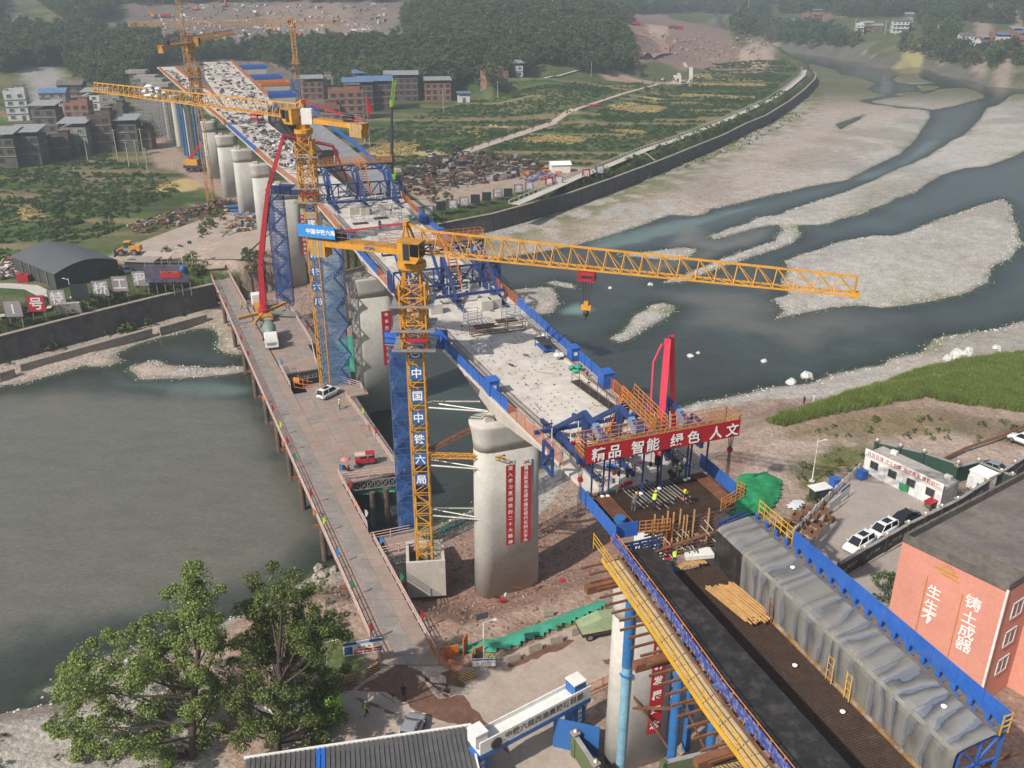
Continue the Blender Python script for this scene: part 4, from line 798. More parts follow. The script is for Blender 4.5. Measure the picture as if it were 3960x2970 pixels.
for s,a,z in((1.0,-2.5,32.0),(.6,-1.9,31.9),(-.3,-3.1,31.3),(-.6,1.6,31.6),(1.2,.6,32.2)):
 MB().beam(NB(s,a,z+.3),NB(s,a,36),.05).build('hoist_chain','dark',t);MB().ball(NB(s,a,z),.16,8,5,1.6).build('hoist_hook','dark',t)
for s,a in((-1.0,-7.0),(-.8,7.0)):
 mb=MB()
 for d in(-.25,-.08,.08,.25):mb.beam(NB(s,a+d,28),NB(s,a+d*.4,33.4),.04);mb.beam(NB(s,a+d*.4,33.4),NB(s,a+d*1.5,35.6),.05)
 mb.build('tie_rods','rebar',t);MB().box(NB(s,a,33.4),(.35,.35,.3),AXRZ).build('rod_clamp','red',t)
def banner_flat(name,P,Q,z0,z1,mt,label,cat='banner',wav=.05,n=24):
 P=Vector(P);Q=Vector(Q);o=thing(name,label,cat,(P.x,P.y,z0),world=True);d=(Q-P);nn=Vector((d.y,-d.x,0)).normalized();vs=[];fs=[]
 for side in(0,1):
  for k in range(n+1):
   for z in(z0,z1):
    w=wav*math.sin(k*1.3)*(1 if z==z0 else .4);p=P+d*(k/n)+nn*(w-.012*side);vs.append((p.x,p.y,z-P.z*0))
 m_=2*(n+1)
 for k in range(n):i=2*k;fs+=[(i,i+2,i+3,i+1),(m_+i,m_+i+1,m_+i+3,m_+i+2)]
 MB().add(vs,fs).build('cloth',mt,o);return o,math.atan2(d.y,d.x)
bp,bq=NB(-2.75,-7.45,0),NB(-2.75,6.35,0)
o,rz=banner_flat('slogan_banner',bp,bq,35.75,37.25,'redcloth','long red slogan banner with big white characters across the near form traveller',wav=.03)
for k,ch in enumerate('精品智能绿色人文'):
 u=[.077,.178,.32,.42,.575,.685,.835,.945][k];text_on('lettering',ch,o,lerp(bp,bq,u)+Vector((0,0,36.47)),rz,1.2,bold=.02,off=.07)
def vbanner(px0,py0,px1,py1,px2,P,txt,label,logo=None,size=.62,head=0.0,mt='redcloth',off=.0):
 """a banner hanging on the near face of a pier: its left edge, top, bottom and right edge read in the photograph"""
 c=P+AX*-1.82-AX*off;a=GX(px0,py0,c,c+TX);b_=GX(px2,py0,c,c+TX);e=GX((px0+px1)/2,py1,c,c+TX)
 z1,z0=a.z,e.z;w=(b_-a).length;cx=lerp(a,b_,.5);o=thing('vertical_banner',label,'banner',(cx.x,cx.y,z0),world=True,group='red slogan banners on the piers')
 zz=z1-(w*head)
 MB().box((cx.x,cx.y,(z0+zz)/2),(w,.03,zz-z0),FACE).build('cloth',mt,o)
 if head:
  MB().box((cx.x,cx.y,(zz+z1)/2),(w,.03,z1-zz),FACE).build('logo_panel','white',o)
  if logo=='ring':ring_logo(o,(cx.x,cx.y,(zz+z1)/2),FACE,w*.32,'signblue')
  else:
   for k,(mt2,ang)in enumerate((('red',35),('orange',-35),('signblue',-15))):
    d=Vector((math.cos(R(ang))*TX.x,math.cos(R(ang))*TX.y,math.sin(R(ang))))*w*.27;m0=Vector((cx.x,cx.y,(zz+z1)/2))-AX*.03+(TX*.1 if k==2 else Vector((0,0,.08)))
    MB().beam(m0-d,m0+d,.02,w*.09,up=tuple(-AX)).build('logo_stroke',mt2,o)
 n=len(txt);step=(zz-z0)/(n*size*1.0)
 text_on('lettering',txt,o,(cx.x,cx.y,(z0+zz)/2),FACE,size,vertical=True,step=step,off=.03,bold=.012)
 return o
def ring_logo(o,p,rz,r,mt):
 """round emblem: a ring, an arch of meridians and a rail foot"""
 mb=MB();u=Vector((math.cos(rz),math.sin(rz),0));n=Vector((math.sin(rz),-math.cos(rz),0));c=Vector(p)+n*.03;z=Vector((0,0,1))
 P=lambda a,q:c+u*(q*math.cos(a))+z*(q*math.sin(a))
 N=28
 for k in range(N):
  a,b_=R(20+320*k/N),R(20+320*(k+1)/N);mb.quad(P(a,r*.8),P(a,r),P(b_,r),P(b_,r*.8))
 for q in(.28,.62):
  for k in range(12):
   a,b_=R(180*k/12),R(180*(k+1)/12)
   f=lambda t_,w:c+u*(r*q*w*math.cos(t_))+z*(r*.72*math.sin(t_)*w-r*.1)
   mb.quad(f(a,.86),f(a,1.05),f(b_,1.05),f(b_,.86))
 for hz,w in((.12,.62),(-.2,.66),(.4,.5)):mb.beam(c-u*r*w+z*r*hz,c+u*r*w+z*r*hz,.01,r*.09)
 mb.beam(c-z*r*.2,c+z*r*.62,.01,r*.1,up=tuple(u))
 return mb.build('emblem',mt,o)
vbanner(2015,1776,2015,2098,2054,PA,'勇当服务和支撑中国式现代化的火车头','bright red banner with a white logo head on the nearest pier','x',.56,.75)
vbanner(1957,1782,1957,2110,1990,PA,'深入学习贯彻党的二十大精神','faded red banner beside the bright one on the nearest pier','x',.58,.6,off=-.05)
vbanner(1474,1205,1490,1412,1512,PB,'体系巴蜀亮剑西渝','red banner hanging in lattice shadow on the pier that stands in the water',None,.66)
vbanner(1533,1265,1545,1345,1560,PB,'进','short red banner end showing a single character beside the blue gantry',None,.7)
vbanner(1157,832,1160,990,1177,pc(1141,1085,3,1.6),'高质量建设西渝高铁','red banner left of the logo-faced crane mast',None,.75)
vbanner(968,630,985,780,990,pc(975,850,7,1.6),'科技为先铸造精品工程','long red banner with ring logo in the far pier row','ring',.8,.9)
vbanner(903,562,915,700,925,pc(905,763,8,1.6),'树牢安全发展理念','shorter red banner with ring logo in the far pier row','ring',.85,.7)
vbanner(837,518,845,632,851,pc(836,690,8,1.6),'桥梁引领质量先行','most distant red banner, behind the slim crane mast',None,.8)
vbanner(1062,710,1070,1000,1085,pc(1048,945,5,1.6),'百年大计质量第一安全','red banner seen through the far blue stair tower','ring',.8,.8)
vbanner(2540,2470,2500,2790,2500,PN,'贯彻新发展理念','red banner on the pale pier between blue columns',None,.85)if 0 else None
o=thing('vertical_banner','red banner on the pale pier between blue columns','banner',tuple(PN),world=True,group='red slogan banners on the piers')
cB=PN-AX*1.62+TX*.75
MB().box((cB.x,cB.y,16.3),(1.3,.03,13.5),FACE).build('cloth','redcloth',o);text_on('lettering','真贯彻新发展理念',o,(cB.x,cB.y,16.3),FACE,.95,vertical=True,step=1.72,bold=.03,off=.03)
vb=PB+TX*4+AX*30;o=thing('vertical_banner','long narrow red banner on the grey pier behind the tall blue stair tower','banner',tuple(G(1290,1150,3)),world=True,group='red slogan banners on the piers')
pp=pc(1312,1250,2,1.5)
pier(pp,2,25.5,2.4,1.5,'grey pier behind the tall blue stair tower',.6)
cB=pp-AX*1.62;MB().box((cB.x-.6,cB.y,16),(1.5,.03,13),FACE).build('cloth','redcloth',o);text_on('lettering','忆往昔峥嵘驻守巴郡丰功伟业永铭古',o,(cB.x-.6,cB.y,16),FACE,.62,vertical=True,step=1.25,bold=.03,off=.03)
# ================================================================ BANKS, ROADS, TRESTLE
def path_sheet(name,L,z,mt,kind='structure',lift=0.0,parent=None):
 """flat sheet from an outline read in the photograph"""
 P=pts(L,z);return MB().prism(P,z-.25,z+lift).build(name,mt,parent,kind=kind)
def strip(name,L,w,mt,z=None,lift=.06,step=4.0,th=.1,**k):
 """road following the ground; L world points"""
 P=resamp([Vector((p[0],p[1],0))for p in L],step);mb=MB();rg=[]
 for i,p in enumerate(P):
  d=(P[min(i+1,len(P)-1)]-P[max(i-1,0)]).normalized();n=Vector((-d.y,d.x,0))
  zz=z if z is not None else hgt(p.x,p.y);a=p+n*w/2;b=p-n*w/2
  rg.append([(a.x,a.y,zz+lift),(b.x,b.y,zz+lift),(b.x,b.y,zz+lift-th),(a.x,a.y,zz+lift-th)])
 mb.loft(rg);return mb.build(name,mt,**k)
M['road']=mat('site_road',(.38,.315,.265),.9,var=.2,scale=.22,dirt=(.27,.20,.155),damt=.45,bump=.15)
M['mud']=mat('wet_mud',(.145,.075,.05),.45,var=.3,scale=.6,dirt=(.22,.13,.09),damt=.6,bump=.3)
M['yardc']=mat('yard_concrete',(.335,.295,.265),.9,var=.15,scale=.2,dirt=(.26,.215,.185),damt=.4)
M['pinkroad']=mat('village_road',(.42,.34,.30),.9,var=.12,scale=.2)
M['redtrack']=mat('haul_track',(.30,.17,.13),.95,var=.25,scale=.15,dirt=(.38,.26,.2),damt=.5)
for nm,rngs,lb in(('retaining_wall',(0,6),'dark weathered retaining wall below the big letter boards'),('retaining_wall',(8,24),'long dark retaining wall curving along the gravel bank')):
 L=[G(a,b,6.0)for a,b in WALL_L[rngs[0]:rngs[1]]];P=resamp([Vector((p.x,p.y,0))for p in L],9);t=thing(nm,lb,'wall',tuple(P[0]),world=True)
 for p,q in zip(P,P[1:]):
  d=(q-p).normalized();n=Vector((d.y,-d.x,0));u=d*.01
  if n.dot(Vector((0,-1,0)))<0 and rngs[0]==0:n=-n
  MB().loft([[tuple(x+n*a+Vector((0,0,z)))for a,z in((.9,.6),(.55,6.25),(-.6,6.25),(-2.2,.6))]for x in(p+u,q-u)]).build('wall_panel','wallc',t)
  MB().beam(p+n*.15+Vector((0,0,6.33)),q+n*.15+Vector((0,0,6.33)),1.1,.14).build('coping','jersey',t)
t=thing('toe_wall','low pale concrete wall along the foot of the left bank','wall',tuple(G(300,1350,1)),world=True)
for L in([(-300,1500),(0,1440),(52,1425)],[(72,1409),(583,1269)],[(612,1265),(795,1215)]):
 P=resamp([Vector(tuple(G(a,b,2.0))[:2]+(0,))for a,b in L],6)
 for p,q in zip(P,P[1:]):MB().beam(p+Vector((0,0,1.2)),q-(q-p)*.004+Vector((0,0,1.2)),1.1,1.7).build('wall_block','jersey',t)
path_sheet('work_yard',[(440,985),(560,930),(760,855),(870,835),(960,860),(890,985),(868,1034),(800,1040),(700,1025),(520,1035)],8.3,'road',lift=.02)
strip('levee_path',[G(a,b,8.3)for a,b in[(-300,1230),(0,1215),(170,1180),(190,1150),(120,1115),(0,1103),(-200,1095)]],3.2,'concrete',kind='structure')
strip('haul_road',[G(a,b,8.3)for a,b in[(860,1010),(960,920),(1000,890),(1060,860),(1300,830),(1500,800),(1700,790)]],9,'road',kind='structure',lift=.3)
PR=[(1400,640),(1560,660),(1640,645),(1750,606),(1880,560),(1980,528),(2120,482),(2260,434),(2400,385),(2520,348),(2600,322),(2640,312)]
strip('village_road',[G(a,b,8)for a,b in PR],5.2,'pinkroad',kind='structure')
strip('village_lane',[G(a,b,9)for a,b in[(1770,365),(1980,345),(2150,330),(2260,312)]],3.5,'concrete',kind='structure',lift=.15)
strip('field_path',[G(a,b,8)for a,b in[(2660,335),(2672,305),(2668,285),(2650,262),(2646,248)]],2.6,'concrete',kind='structure',lift=.15)
strip('haul_track',[G(a,b,9.5)for a,b in[(2640,318),(2480,318),(2380,305),(2300,298),(2210,280)]],7,'redtrack',kind='structure',lift=.2)
strip('haul_track',[GD(a,b,Y)for a,b,Y in[(2330,300,640),(2450,265,690),(2520,235,760),(2570,205,790),(2570,175,830),(2520,150,860),(2440,120,890),(2380,100,910)]],8,'redtrack',kind='structure',lift=.9,step=16)
LV=[(1990,790),(2120,735),(2230,685),(2333,648),(2495,580),(2608,543),(2762,484),(2884,430),(2980,385),(3050,339),(3105,293),(3112,268),(3087,247),(3037,229),(2996,219),(2930,214)]
lv=[G(a,b,8.8)for a,b in LV]
strip('levee_path',lv,3.4,'concrete',kind='structure',z=8.75,lift=.1,step=6)
t=thing('levee_railing','white balustrade beside the levee path curving round the fields','railing',tuple(lv[0]),world=True)
P=resamp([Vector((p.x,p.y,0))for p in lv[:-2]],3.0);BAL=MB().box((0,0,.55),(.3,.3,1.1)).mesh('baluster','concrete')
for p,q in zip(P,P[1:]):
 d=(q-p).normalized();n=Vector((-d.y,d.x,0))*1.9
 inst('baluster',BAL,t,p+n+Vector((0,0,8.8)))
 MB().beam(p+n+Vector((0,0,9.7)),q+n+Vector((0,0,9.7)),.22,.25).build('top_rail','concrete',t)
def stair(px,py,z0,px2,py2,z1,w,n,label):
 a=G(px,py,z0);b=G(px2,py2,z1);t_=thing('bank_stairs',label,'stairs',tuple(b),world=True);d=(b-a);h=Vector((d.x,d.y,0)).normalized();r=math.atan2(h.y,h.x)
 for k in range(n):p=lerp(a,b,(k+.5)/n);MB().box(p+Vector((0,0,.1)),(Vector((d.x,d.y,0)).length/n*1.05,w,.35),r).build('step','concrete',t_)
 for s in(-1,1):o=Vector((-h.y,h.x,0))*(s*(w/2+.2));MB().beam(a+o,b+o,.3,.5).build('stringer','concrete',t_)
stair(262,1172,9,275,1212,6.4,3.6,12,'concrete steps going down the left bank beside the dark letter board')
stair(2488,590,9,2520,615,6.4,6,14,'wide concrete steps down the levee slope by the balustrade')
def board(px,py,z,size,ch,mt,label,rz,grp,lettermat='letterwhite'):
 g=G(px,py,z);t_=thing('letter_board',label,'sign',(g.x,g.y,z-size/2),world=True,group=grp)
 MB().box(g,(size,.18,size),rz).build('panel',mt,t_)
 fr=MB();u=Vector((math.cos(rz),math.sin(rz),0));n=Vector((math.sin(rz),-math.cos(rz),0))
 for s_ in(-1,1):
  fr.beam(g+u*s_*size*.5+Vector((0,0,-size/2))+n*.03,g+u*s_*size*.5+Vector((0,0,size/2))+n*.03,.1,.24);fr.beam(g-u*size*.5+Vector((0,0,s_*size/2))+n*.03,g+u*size*.5+Vector((0,0,s_*size/2))+n*.03,.1,.1)
 fr.build('frame','darkboard',t_)
 lg=MB()
 for s_ in(-.35,.35):p=g+u*s_*size-n*.3;lg.beam(p,(p.x,p.y,hgt(p.x,p.y)-.3),.12)
 lg.build('support_posts','galv',t_)
 if ch:text_on('lettering',ch,t_,g,rz,size*.84,mat=lettermat,bold=.02,off=.12)
for px,py,ch,mt,lb in[(50,1194,'1','boardgrey','grey letter board with the numeral 1 at the far left'),(140,1174,'号','redcloth','red letter board on the left bank, second from the picture edge'),(221,1151,'特','boardgrey','grey letter board left of the bank steps, third from the picture edge'),(307,1129,'','darkboard','blank dark board right of the bank steps'),(388,1115,'桥','boardgrey','grey letter board in front of the black shed, next to the blank dark one'),(463,1097,'工','boardgrey','grey letter board near the black shed, with a plain I-shaped character'),(542,1077,'程','boardgrey','grey letter board beside the painted billboard')]:
 board(px,py,10.2,3.3,ch,mt,lb,R(6),'big letter boards on the left bank')
for i,(px,py,ch,mt,lb)in enumerate([(1658,812,'深','boardgrey','nearest the deck fence, pale with one character'),(1706,797,'','darkboard','turned dark, first from the deck fence'),(1751,790,'贯','boardgrey','pale, third from the deck fence'),(1794,778,'彻','boardgrey','pale, fourth from the deck fence'),(1838,769,'','darkboard','turned dark, fifth from the deck fence'),(1882,760,'','darkboard','turned dark, sixth from the deck fence'),(1925,747,'展','boardgrey','pale between two dark boards, seventh from the deck fence'),(1965,745,'','darkboard','turned dark, eighth from the deck fence'),(2005,728,'念','boardgrey','pale, ninth from the deck fence'),(2047,719,'高','boardgrey','pale, tenth from the deck fence'),(2124,703,'量','redcloth','in red, in front of the white shed'),(2161,696,'建','boardgrey','pale, right beside the red one by the white shed'),(2267,669,'渝','redcloth','in red, standing past the white shed'),(2321,655,'铁','boardgrey','pale, farthest along the levee')]):
 board(px,py,9.9,2.55,ch,mt,'letter board on the levee %s'%lb,R(10),'letter boards on the levee')
g=G(645,1060,11.2);t=thing('billboard','muddy blue and red site billboard on a steel frame above the retaining wall','billboard',(g.x,g.y,8.6),world=True)
MB().box(g,(9.4,.2,3.6),R(4)).build('panel',mat('billboard_print',(.10,.07,.10),.7,var=.5,scale=.35,dirt=(.06,.12,.30),damt=.9),t)
MB().box(g+Vector((.8,-.15,-.3)),(4.2,.02,1.1),R(4)).build('red_band','redcloth',t);text_on('lettering','安全生产 质量第一',t,g+Vector((.9,-.1,.5)),R(4),.55,'orange',off=.1)
MB().ball(g+Vector((3.6,-.15,1.2)),.7,12,6).build('emblem_disc','signblue',t)
fr=MB()
for k in range(6):x=-4.6+k*1.84;fr.beam(g+Vector((x,.4,-5)),g+Vector((x,.4,2.6)),.1)
for z in(-1.9,0,1.9,2.6):fr.beam(g+Vector((-4.6,.4,z)),g+Vector((4.6,.4,z)),.08)
fr.build('steel_frame','galv',t)
tL=lambda Y:-14.7-.4315*(Y-77);tR=lambda Y:-8.74-.443*(Y-77)
ZT=6.25
TR=thing('trestle_bridge','steel construction trestle with plate deck and red-white railings crossing the river','trestle',(-30,120,0),world=True)
M['plate']=mat('trestle_plate',(.33,.245,.205),.75,.1,var=.2,scale=.35,dirt=(.24,.225,.215),damt=.6,bump=.1)
M['platew']=mat('trestle_plate_worn',(.25,.225,.21),.7,.1,var=.2,scale=.3,dirt=(.36,.31,.28),damt=.6,bump=.1)
Y=73.6;k=0
while Y<213:
 Y2=Y+1.48;w=.05;q=random.random()
 xl,xr,xl2,xr2=tL(Y),tR(Y),tL(Y2),tR(Y2);sp=[0,.3,.68,1]
 for j in range(3):
  a,b=sp[j],sp[j+1];dz=rnd(-.012,.012)
  P=[(xl+(xr-xl)*a+.012,Y),(xl+(xr-xl)*b-.012,Y),(xl2+(xr2-xl2)*b-.012,Y2),(xl2+(xr2-xl2)*a+.012,Y2)]
  MB().prism(P,ZT-.22,ZT+dz).build('deck_plate','platew' if j==1 else 'plate',TR)
 Y=Y2+w;k+=1
PLAT=[[(952,1185),(1080,1178),(1135,1215),(1205,1330),(1225,1420),(1110,1440),(1090,1436),(1060,1390)],[(1160,1535),(1190,1508),(1225,1485),(1310,1478),(1395,1502),(1405,1520),(1340,1541),(1435,1670),(1530,1808),(1528,1835),(1322,1858),(1240,1690)],[(1436,2092),(1585,2062),(1612,2110),(1480,2145)]]
dT=Vector((-.44,1,0)).normalized();nT=Vector((dT.y,-dT.x,0))
for pi,L in enumerate(PLAT):
 q=np.array(pts(L,ZT));c0=Vector((q[:,0].mean(),q[:,1].mean(),0))
 for i in range(-22,23):
  for j in range(-9,10):
   c=c0+dT*(i*1.55)+nT*(j*2.3)
   if sdist(np.array([[c.x,c.y]]),q)[0]>-.5 and c.x>tR(c.y)+.9:
    MB().box((c.x,c.y,ZT-.13+rnd(-.012,.012)),(2.27,1.52,.24),math.atan2(nT.y,nT.x)).build('platform_plate',random.choice(('plate','plate','platew')),TR)
st=MB()
for f in(.06,.35,.65,.94):
 for Ya in range(74,210,8):Yb=Ya+8;st.beam((tL(Ya)+(tR(Ya)-tL(Ya))*f,Ya,ZT-.6),(tL(Yb)+(tR(Yb)-tL(Yb))*f,Yb,ZT-.6),.22,.7)
st.build('stringers','rust',TR)
pl=[76,88,101,113.5,122,131,141,152,163,176,190]
for Ya in pl:
 for x in(tL(Ya)+.5,tR(Ya)-.5):MB().tube((x,Ya,-2),(x,Ya,ZT-1.3),.42,12).build('pile','rustpile',TR)
 MB().beam((tL(Ya)-.6,Ya,ZT-1.12),(tR(Ya)+.6,Ya,ZT-1.12),.45,.4).build('pile_cap','rust',TR)
 if Ya>80:mb=MB().beam((tL(Ya)+.5,Ya,4.4),(tR(Ya)-.5,Ya,2.2),.12);mb.build('pile_brace','rust',TR)
for px,py in[(1447,2020),(1500,2005),(1330,1600),(1390,1560),(1430,1700),(1500,1830),(1120,1500),(1180,1480),(1340,1880)]:
 g=G(px,py,.5);MB().tube((g.x,g.y,-2),(g.x,g.y,ZT-.9),.4,12).build('pile','rustpile',TR)
for L in([(1335,1862),(1530,1838)],[(1110,1442),(1222,1425)],[(1480,2147),(1605,2120)]):
 a,b=G(*L[0],ZT),G(*L[1],ZT);mb=MB();n=7
 for z in(-.45,-1.7):mb.beam(a+Vector((0,.2,z)),b+Vector((0,.2,z)),.16)
 for k in range(n+1):
  p=lerp(a,b,k/n)+Vector((0,.2,0));mb.beam(p+Vector((0,0,-.45)),p+Vector((0,0,-1.7)),.1)
  if k<n:mb.beam(p+Vector((0,0,-.45)),lerp(a,b,(k+1)/n)+Vector((0,.2,-1.7)),.09);mb.beam(p+Vector((0,0,-1.7)),lerp(a,b,(k+1)/n)+Vector((0,.2,-.45)),.09)
 mb.build('side_truss','galv',TR)
M['railwr']=mat('railing_red_white',(.58,.46,.42),.55,var=.35,scale=3.0,dirt=(.5,.12,.08),damt=.7)
def railing(P,name='railing',post=2.0,h=1.2,par=TR,mt='railwr',rails=(.42,.8,1.18)):
 for p,q in zip(P,P[1:]):
  p=Vector(p);q=Vector(q);n=max(1,round((q-p).length/post));mb=MB()
  for z in rails:mb.tube(p+Vector((0,0,z)),q+Vector((0,0,z)),.055,5)
  for k in range(n):x=lerp(p,q,k/n);mb.beam(x,x+Vector((0,0,h)),.09)
  mb.build(name,mt,par)
yy=list(range(74,214,10))
railing([(tL(y)-.02,y,ZT)for y in yy])
railing([(tR(y)+.02,y,ZT)for y in range(75,97,7)]);railing([(tR(y)+.02,y,ZT)for y in(98.5,106,112)]);railing([(tR(y)+.02,y,ZT)for y in(184,192,200,208,214)])
railing([(tR(y)+.02,y,ZT)for y in(142,147,151)])
railing([G(a,b,ZT)for a,b in[(1340,1541),(1400,1622),(1465,1715),(1530,1808),(1528,1835),(1322,1858)]]);railing([G(a,b,ZT)for a,b in[(1310,1478),(1395,1502),(1405,1520)]]);railing([G(a,b,ZT)for a,b in[(952,1185),(1080,1178),(1135,1215),(1205,1330),(1225,1420)]])
railing([G(a,b,ZT)for a,b in[(1436,2092),(1585,2062)]]);railing([G(a,b,ZT)for a,b in[(1605,2120),(1480,2147)]])
fc={'red':'redcloth','green':'nettgreen2','yellow':'hivis','blue':'signsky','white':'clothwhite'}
FN={}
for px,py,c in[(1109,1702,'red'),(1138,1765,'green'),(1192,1903,'red'),(1244,2011,'yellow'),(1296,2131,'blue'),(1344,1873,'red'),(1450,1661,'red'),(1520,1765,'yellow'),(1319,1805,'blue'),(1403,1982,'white'),(1461,2086,'blue'),(1398,1588,'yellow'),(1355,2256,'green'),(1428,2423,'red'),(1617,2374,'red'),(1536,2229,'green'),(816,1065,'red'),(870,1176,'red'),(897,1240,'blue'),(922,1303,'red'),(945,1364,'red'),(1043,1575,'red'),(1080,1640,'yellow'),(1095,1397,'blue'),(1185,1260,'red')]:
 g=G(px,py,ZT+2.0)
 if abs(g.x-tL(g.y))<1.8:g.x=tL(g.y)-.05
 elif abs(g.x-tR(g.y))<1.8:g.x=tR(g.y)+.05
 side='river side' if abs(g.x-tL(g.y))<.2 else('bridge side' if abs(g.x-tR(g.y))<.2 else 'platform');FN[(c,side)]=FN.get((c,side),0)+1
 o=thing('flag','%s%s flag on the trestle railing, %s, counted from the near end'%('' if FN[(c,side)]==1 else['','','second ','third ','fourth ','fifth ','sixth ','seventh ','eighth '][FN[(c,side)]],c,side),'flag',(g.x,g.y,ZT),group='small flags on the trestle railings')
 MB().tube((0,0,0),(0,0,2.5),.025,5).build('pole','galv',o)
 MB().add([(0,0,2.45),(.25,.1,2.3),(.42,.02,1.9),(.3,.1,1.45),(.12,.0,1.3),(0,0,1.5),(0,.02,2.45),(.25,.12,2.3),(.42,.04,1.9),(.3,.12,1.45),(.12,.02,1.3),(0,.02,1.5)],[(0,1,2,3,4,5),(11,10,9,8,7,6)]).build('cloth',fc[c],o)
RING=None
for k,(px,py)in enumerate([(1018,1543),(1095,1715),(1215,1982),(1345,1527),(1425,1652),(1378,1950)]):
 g=G(px,py,ZT+.8);mb=MB();P=[Vector((.38*math.cos(a),0,.38*math.sin(a)))for a in(2*math.pi*i/14 for i in range(15))]
 if RING is None:mb.pipe(P,.1,6);RING=mb.mesh('life_ring','orange')
 tag(inst('life_ring',RING,None,g,R(-65)),'orange life ring tied to the trestle railing, %s along'%['fourth on the river side','third on the river side','nearest on the river side','beside the white car','midway on the platform','nearest on the bridge side'][k],'life ring','life rings on the trestle')
path_sheet('road',[(1465,2575),(1400,2645),(1250,2740),(1100,2860),(960,3010),(840,3200),(2440,3200),(2330,3000),(2280,2860),(2255,2760),(2275,2690),(2420,2620),(2430,2345),(2300,2385),(2160,2445),(2000,2515),(1850,2585),(1740,2570),(1665,2508)],6.12,'road')
def blob(L,z,seed):
 P=[];n=len(L);rs=random.Random(seed)
 for i in range(n):
  a=Vector(L[i]+(0,));b=Vector(L[(i+1)%n]+(0,));m_=max(2,int((b-a).length/25))
  for k in range(m_):p=lerp(a,b,k/m_);P.append((p.x+rs.uniform(-7,7),p.y+rs.uniform(-5,5)))
 return pts(P,z)
for i,L in enumerate([[(1385,2655),(1450,2625),(1520,2575),(1560,2562),(1640,2640),(1690,2700),(1790,2690),(1850,2760),(1930,2840),(1980,2920),(1880,2860),(1760,2800),(1660,2770),(1580,2735),(1560,2690),(1500,2680),(1450,2672),(1380,2672)],[(1705,2600),(1760,2590),(1800,2640),(1790,2665),(1730,2640)],[(1960,2560),(2050,2530),(2170,2470),(2230,2480),(2150,2520),(2030,2560),(1970,2580)],[(2330,2552),(2365,2548),(2360,2572),(2335,2568)],[(1540,2420),(1560,2405),(1575,2420),(1560,2432)],[(1330,2640),(1380,2640),(1360,2665),(1320,2670)]]):
 MB().prism(blob(L,6.13,i),6.0,6.128).build('wet_mud','mud',kind='structure')
for k in range(26):
 x,y=rnd(1420,1800),rnd(2580,2760);a_,b2=rnd(14,60),rnd(3,11);th=rnd(.2,.9)
 MB().prism(blob([(x+a_*math.cos(q)*math.cos(th)-b2*math.sin(q)*math.sin(th),y+a_*math.cos(q)*math.sin(th)+b2*math.sin(q)*math.cos(th))for q in(.78*j for j in range(8))],6.13,40+k),6.0,6.124).build('wet_mud','mud',kind='structure')
M['hazardblk']=None
m,nt,b=_nt('hazard_stripes');co_=nd(nt,'ShaderNodeTexCoord').outputs['Object'];v_=nd(nt,'ShaderNodeVectorMath',operation='DOT_PRODUCT');v_.inputs[1].default_value=(2.2,2.2,2.2);nt.links.new(co_,v_.inputs[0])
fr=math_n(nt,'FRACT',v_.outputs['Value']);cr=ramp(nt,fr,[(.49,(.52,.33,.06)),(.51,(.05,.045,.04))]);nt.links.new(mixc(nt,ramp(nt,noise_n(nt,co_,3,5).outputs[0],[(.5,0.0),(.65,.7)]).outputs[0],cr.outputs[0],(.3,.24,.18)),b.inputs['Base Color']);b.inputs['Roughness'].default_value=.8;M['hazardblk']=m
JB=MB().loft([[(x,y,z)for x,y,z in((-1.0,-.35,0),(1.0,-.35,0),(1.0,.35,0),(-1.0,.35,0))],[(x,y,.25)for x,y in((-1,-.33),(1,-.33),(1,.33),(-1,.33))],[(x,y,1.05)for x,y in((-.95,-.16),(.95,-.16),(.95,.16),(-.95,.16))]])
JB1=JB.mesh('jersey_barrier','jersey');JB2=JB.mesh('jersey_barrier','hazardblk')
for px,py,rz,me,sc_,lb in[(1350,2635,.35,JB2,.75,'striped concrete barrier beside the tree crown'),(1440,2600,.8,JB2,.8,'striped concrete barrier at the trestle mouth below the sign'),(1805,2625,.35,JB2,.8,'striped concrete barrier by the lamp post foot'),(1985,2555,.45,JB1,.75,'plain concrete barrier nearest the lamp post along the green netting'),(2068,2515,.45,JB1,.75,'second plain concrete barrier along the green netting'),(2150,2485,.45,JB1,.75,'third plain concrete barrier along the green netting'),(2232,2450,.45,JB1,.75,'plain concrete barrier nearest the covered truck'),(2120,2380,.3,JB1,.6,'small pale concrete block at the top of the green netting')]:
 g=G(px,py,6.12);o=inst('concrete_barrier',me,None,g,rz,sc_);tag(o,lb,'barrier','concrete barriers by the road')
fence([G(a,b,6.1)for a,b in[(1665,2510),(1700,2570),(1740,2592),(1800,2612)]],'o','orange mesh fence at the corner of trestle and road',group=None)
fence([G(a,b,6.1)for a,b in[(2265,2690),(2330,2660),(2385,2632)]],'o','orange mesh fence behind the gate beam',group=None)
mb=MB()
for px,py,w,h_ in((1745,2540,1.6,1.4),(1800,2520,1.2,2.0),(1830,2550,1.0,1.3),(1855,2530,1.0,1.0)):g=G(px,py,6.1);mb.box(g+Vector((0,0,h_/2)),(w,.12,h_),rnd(0,1.5))
mb.build('leaning_hoardings','orange',label='stacked orange hoarding panels by the road corner',cat='panels')
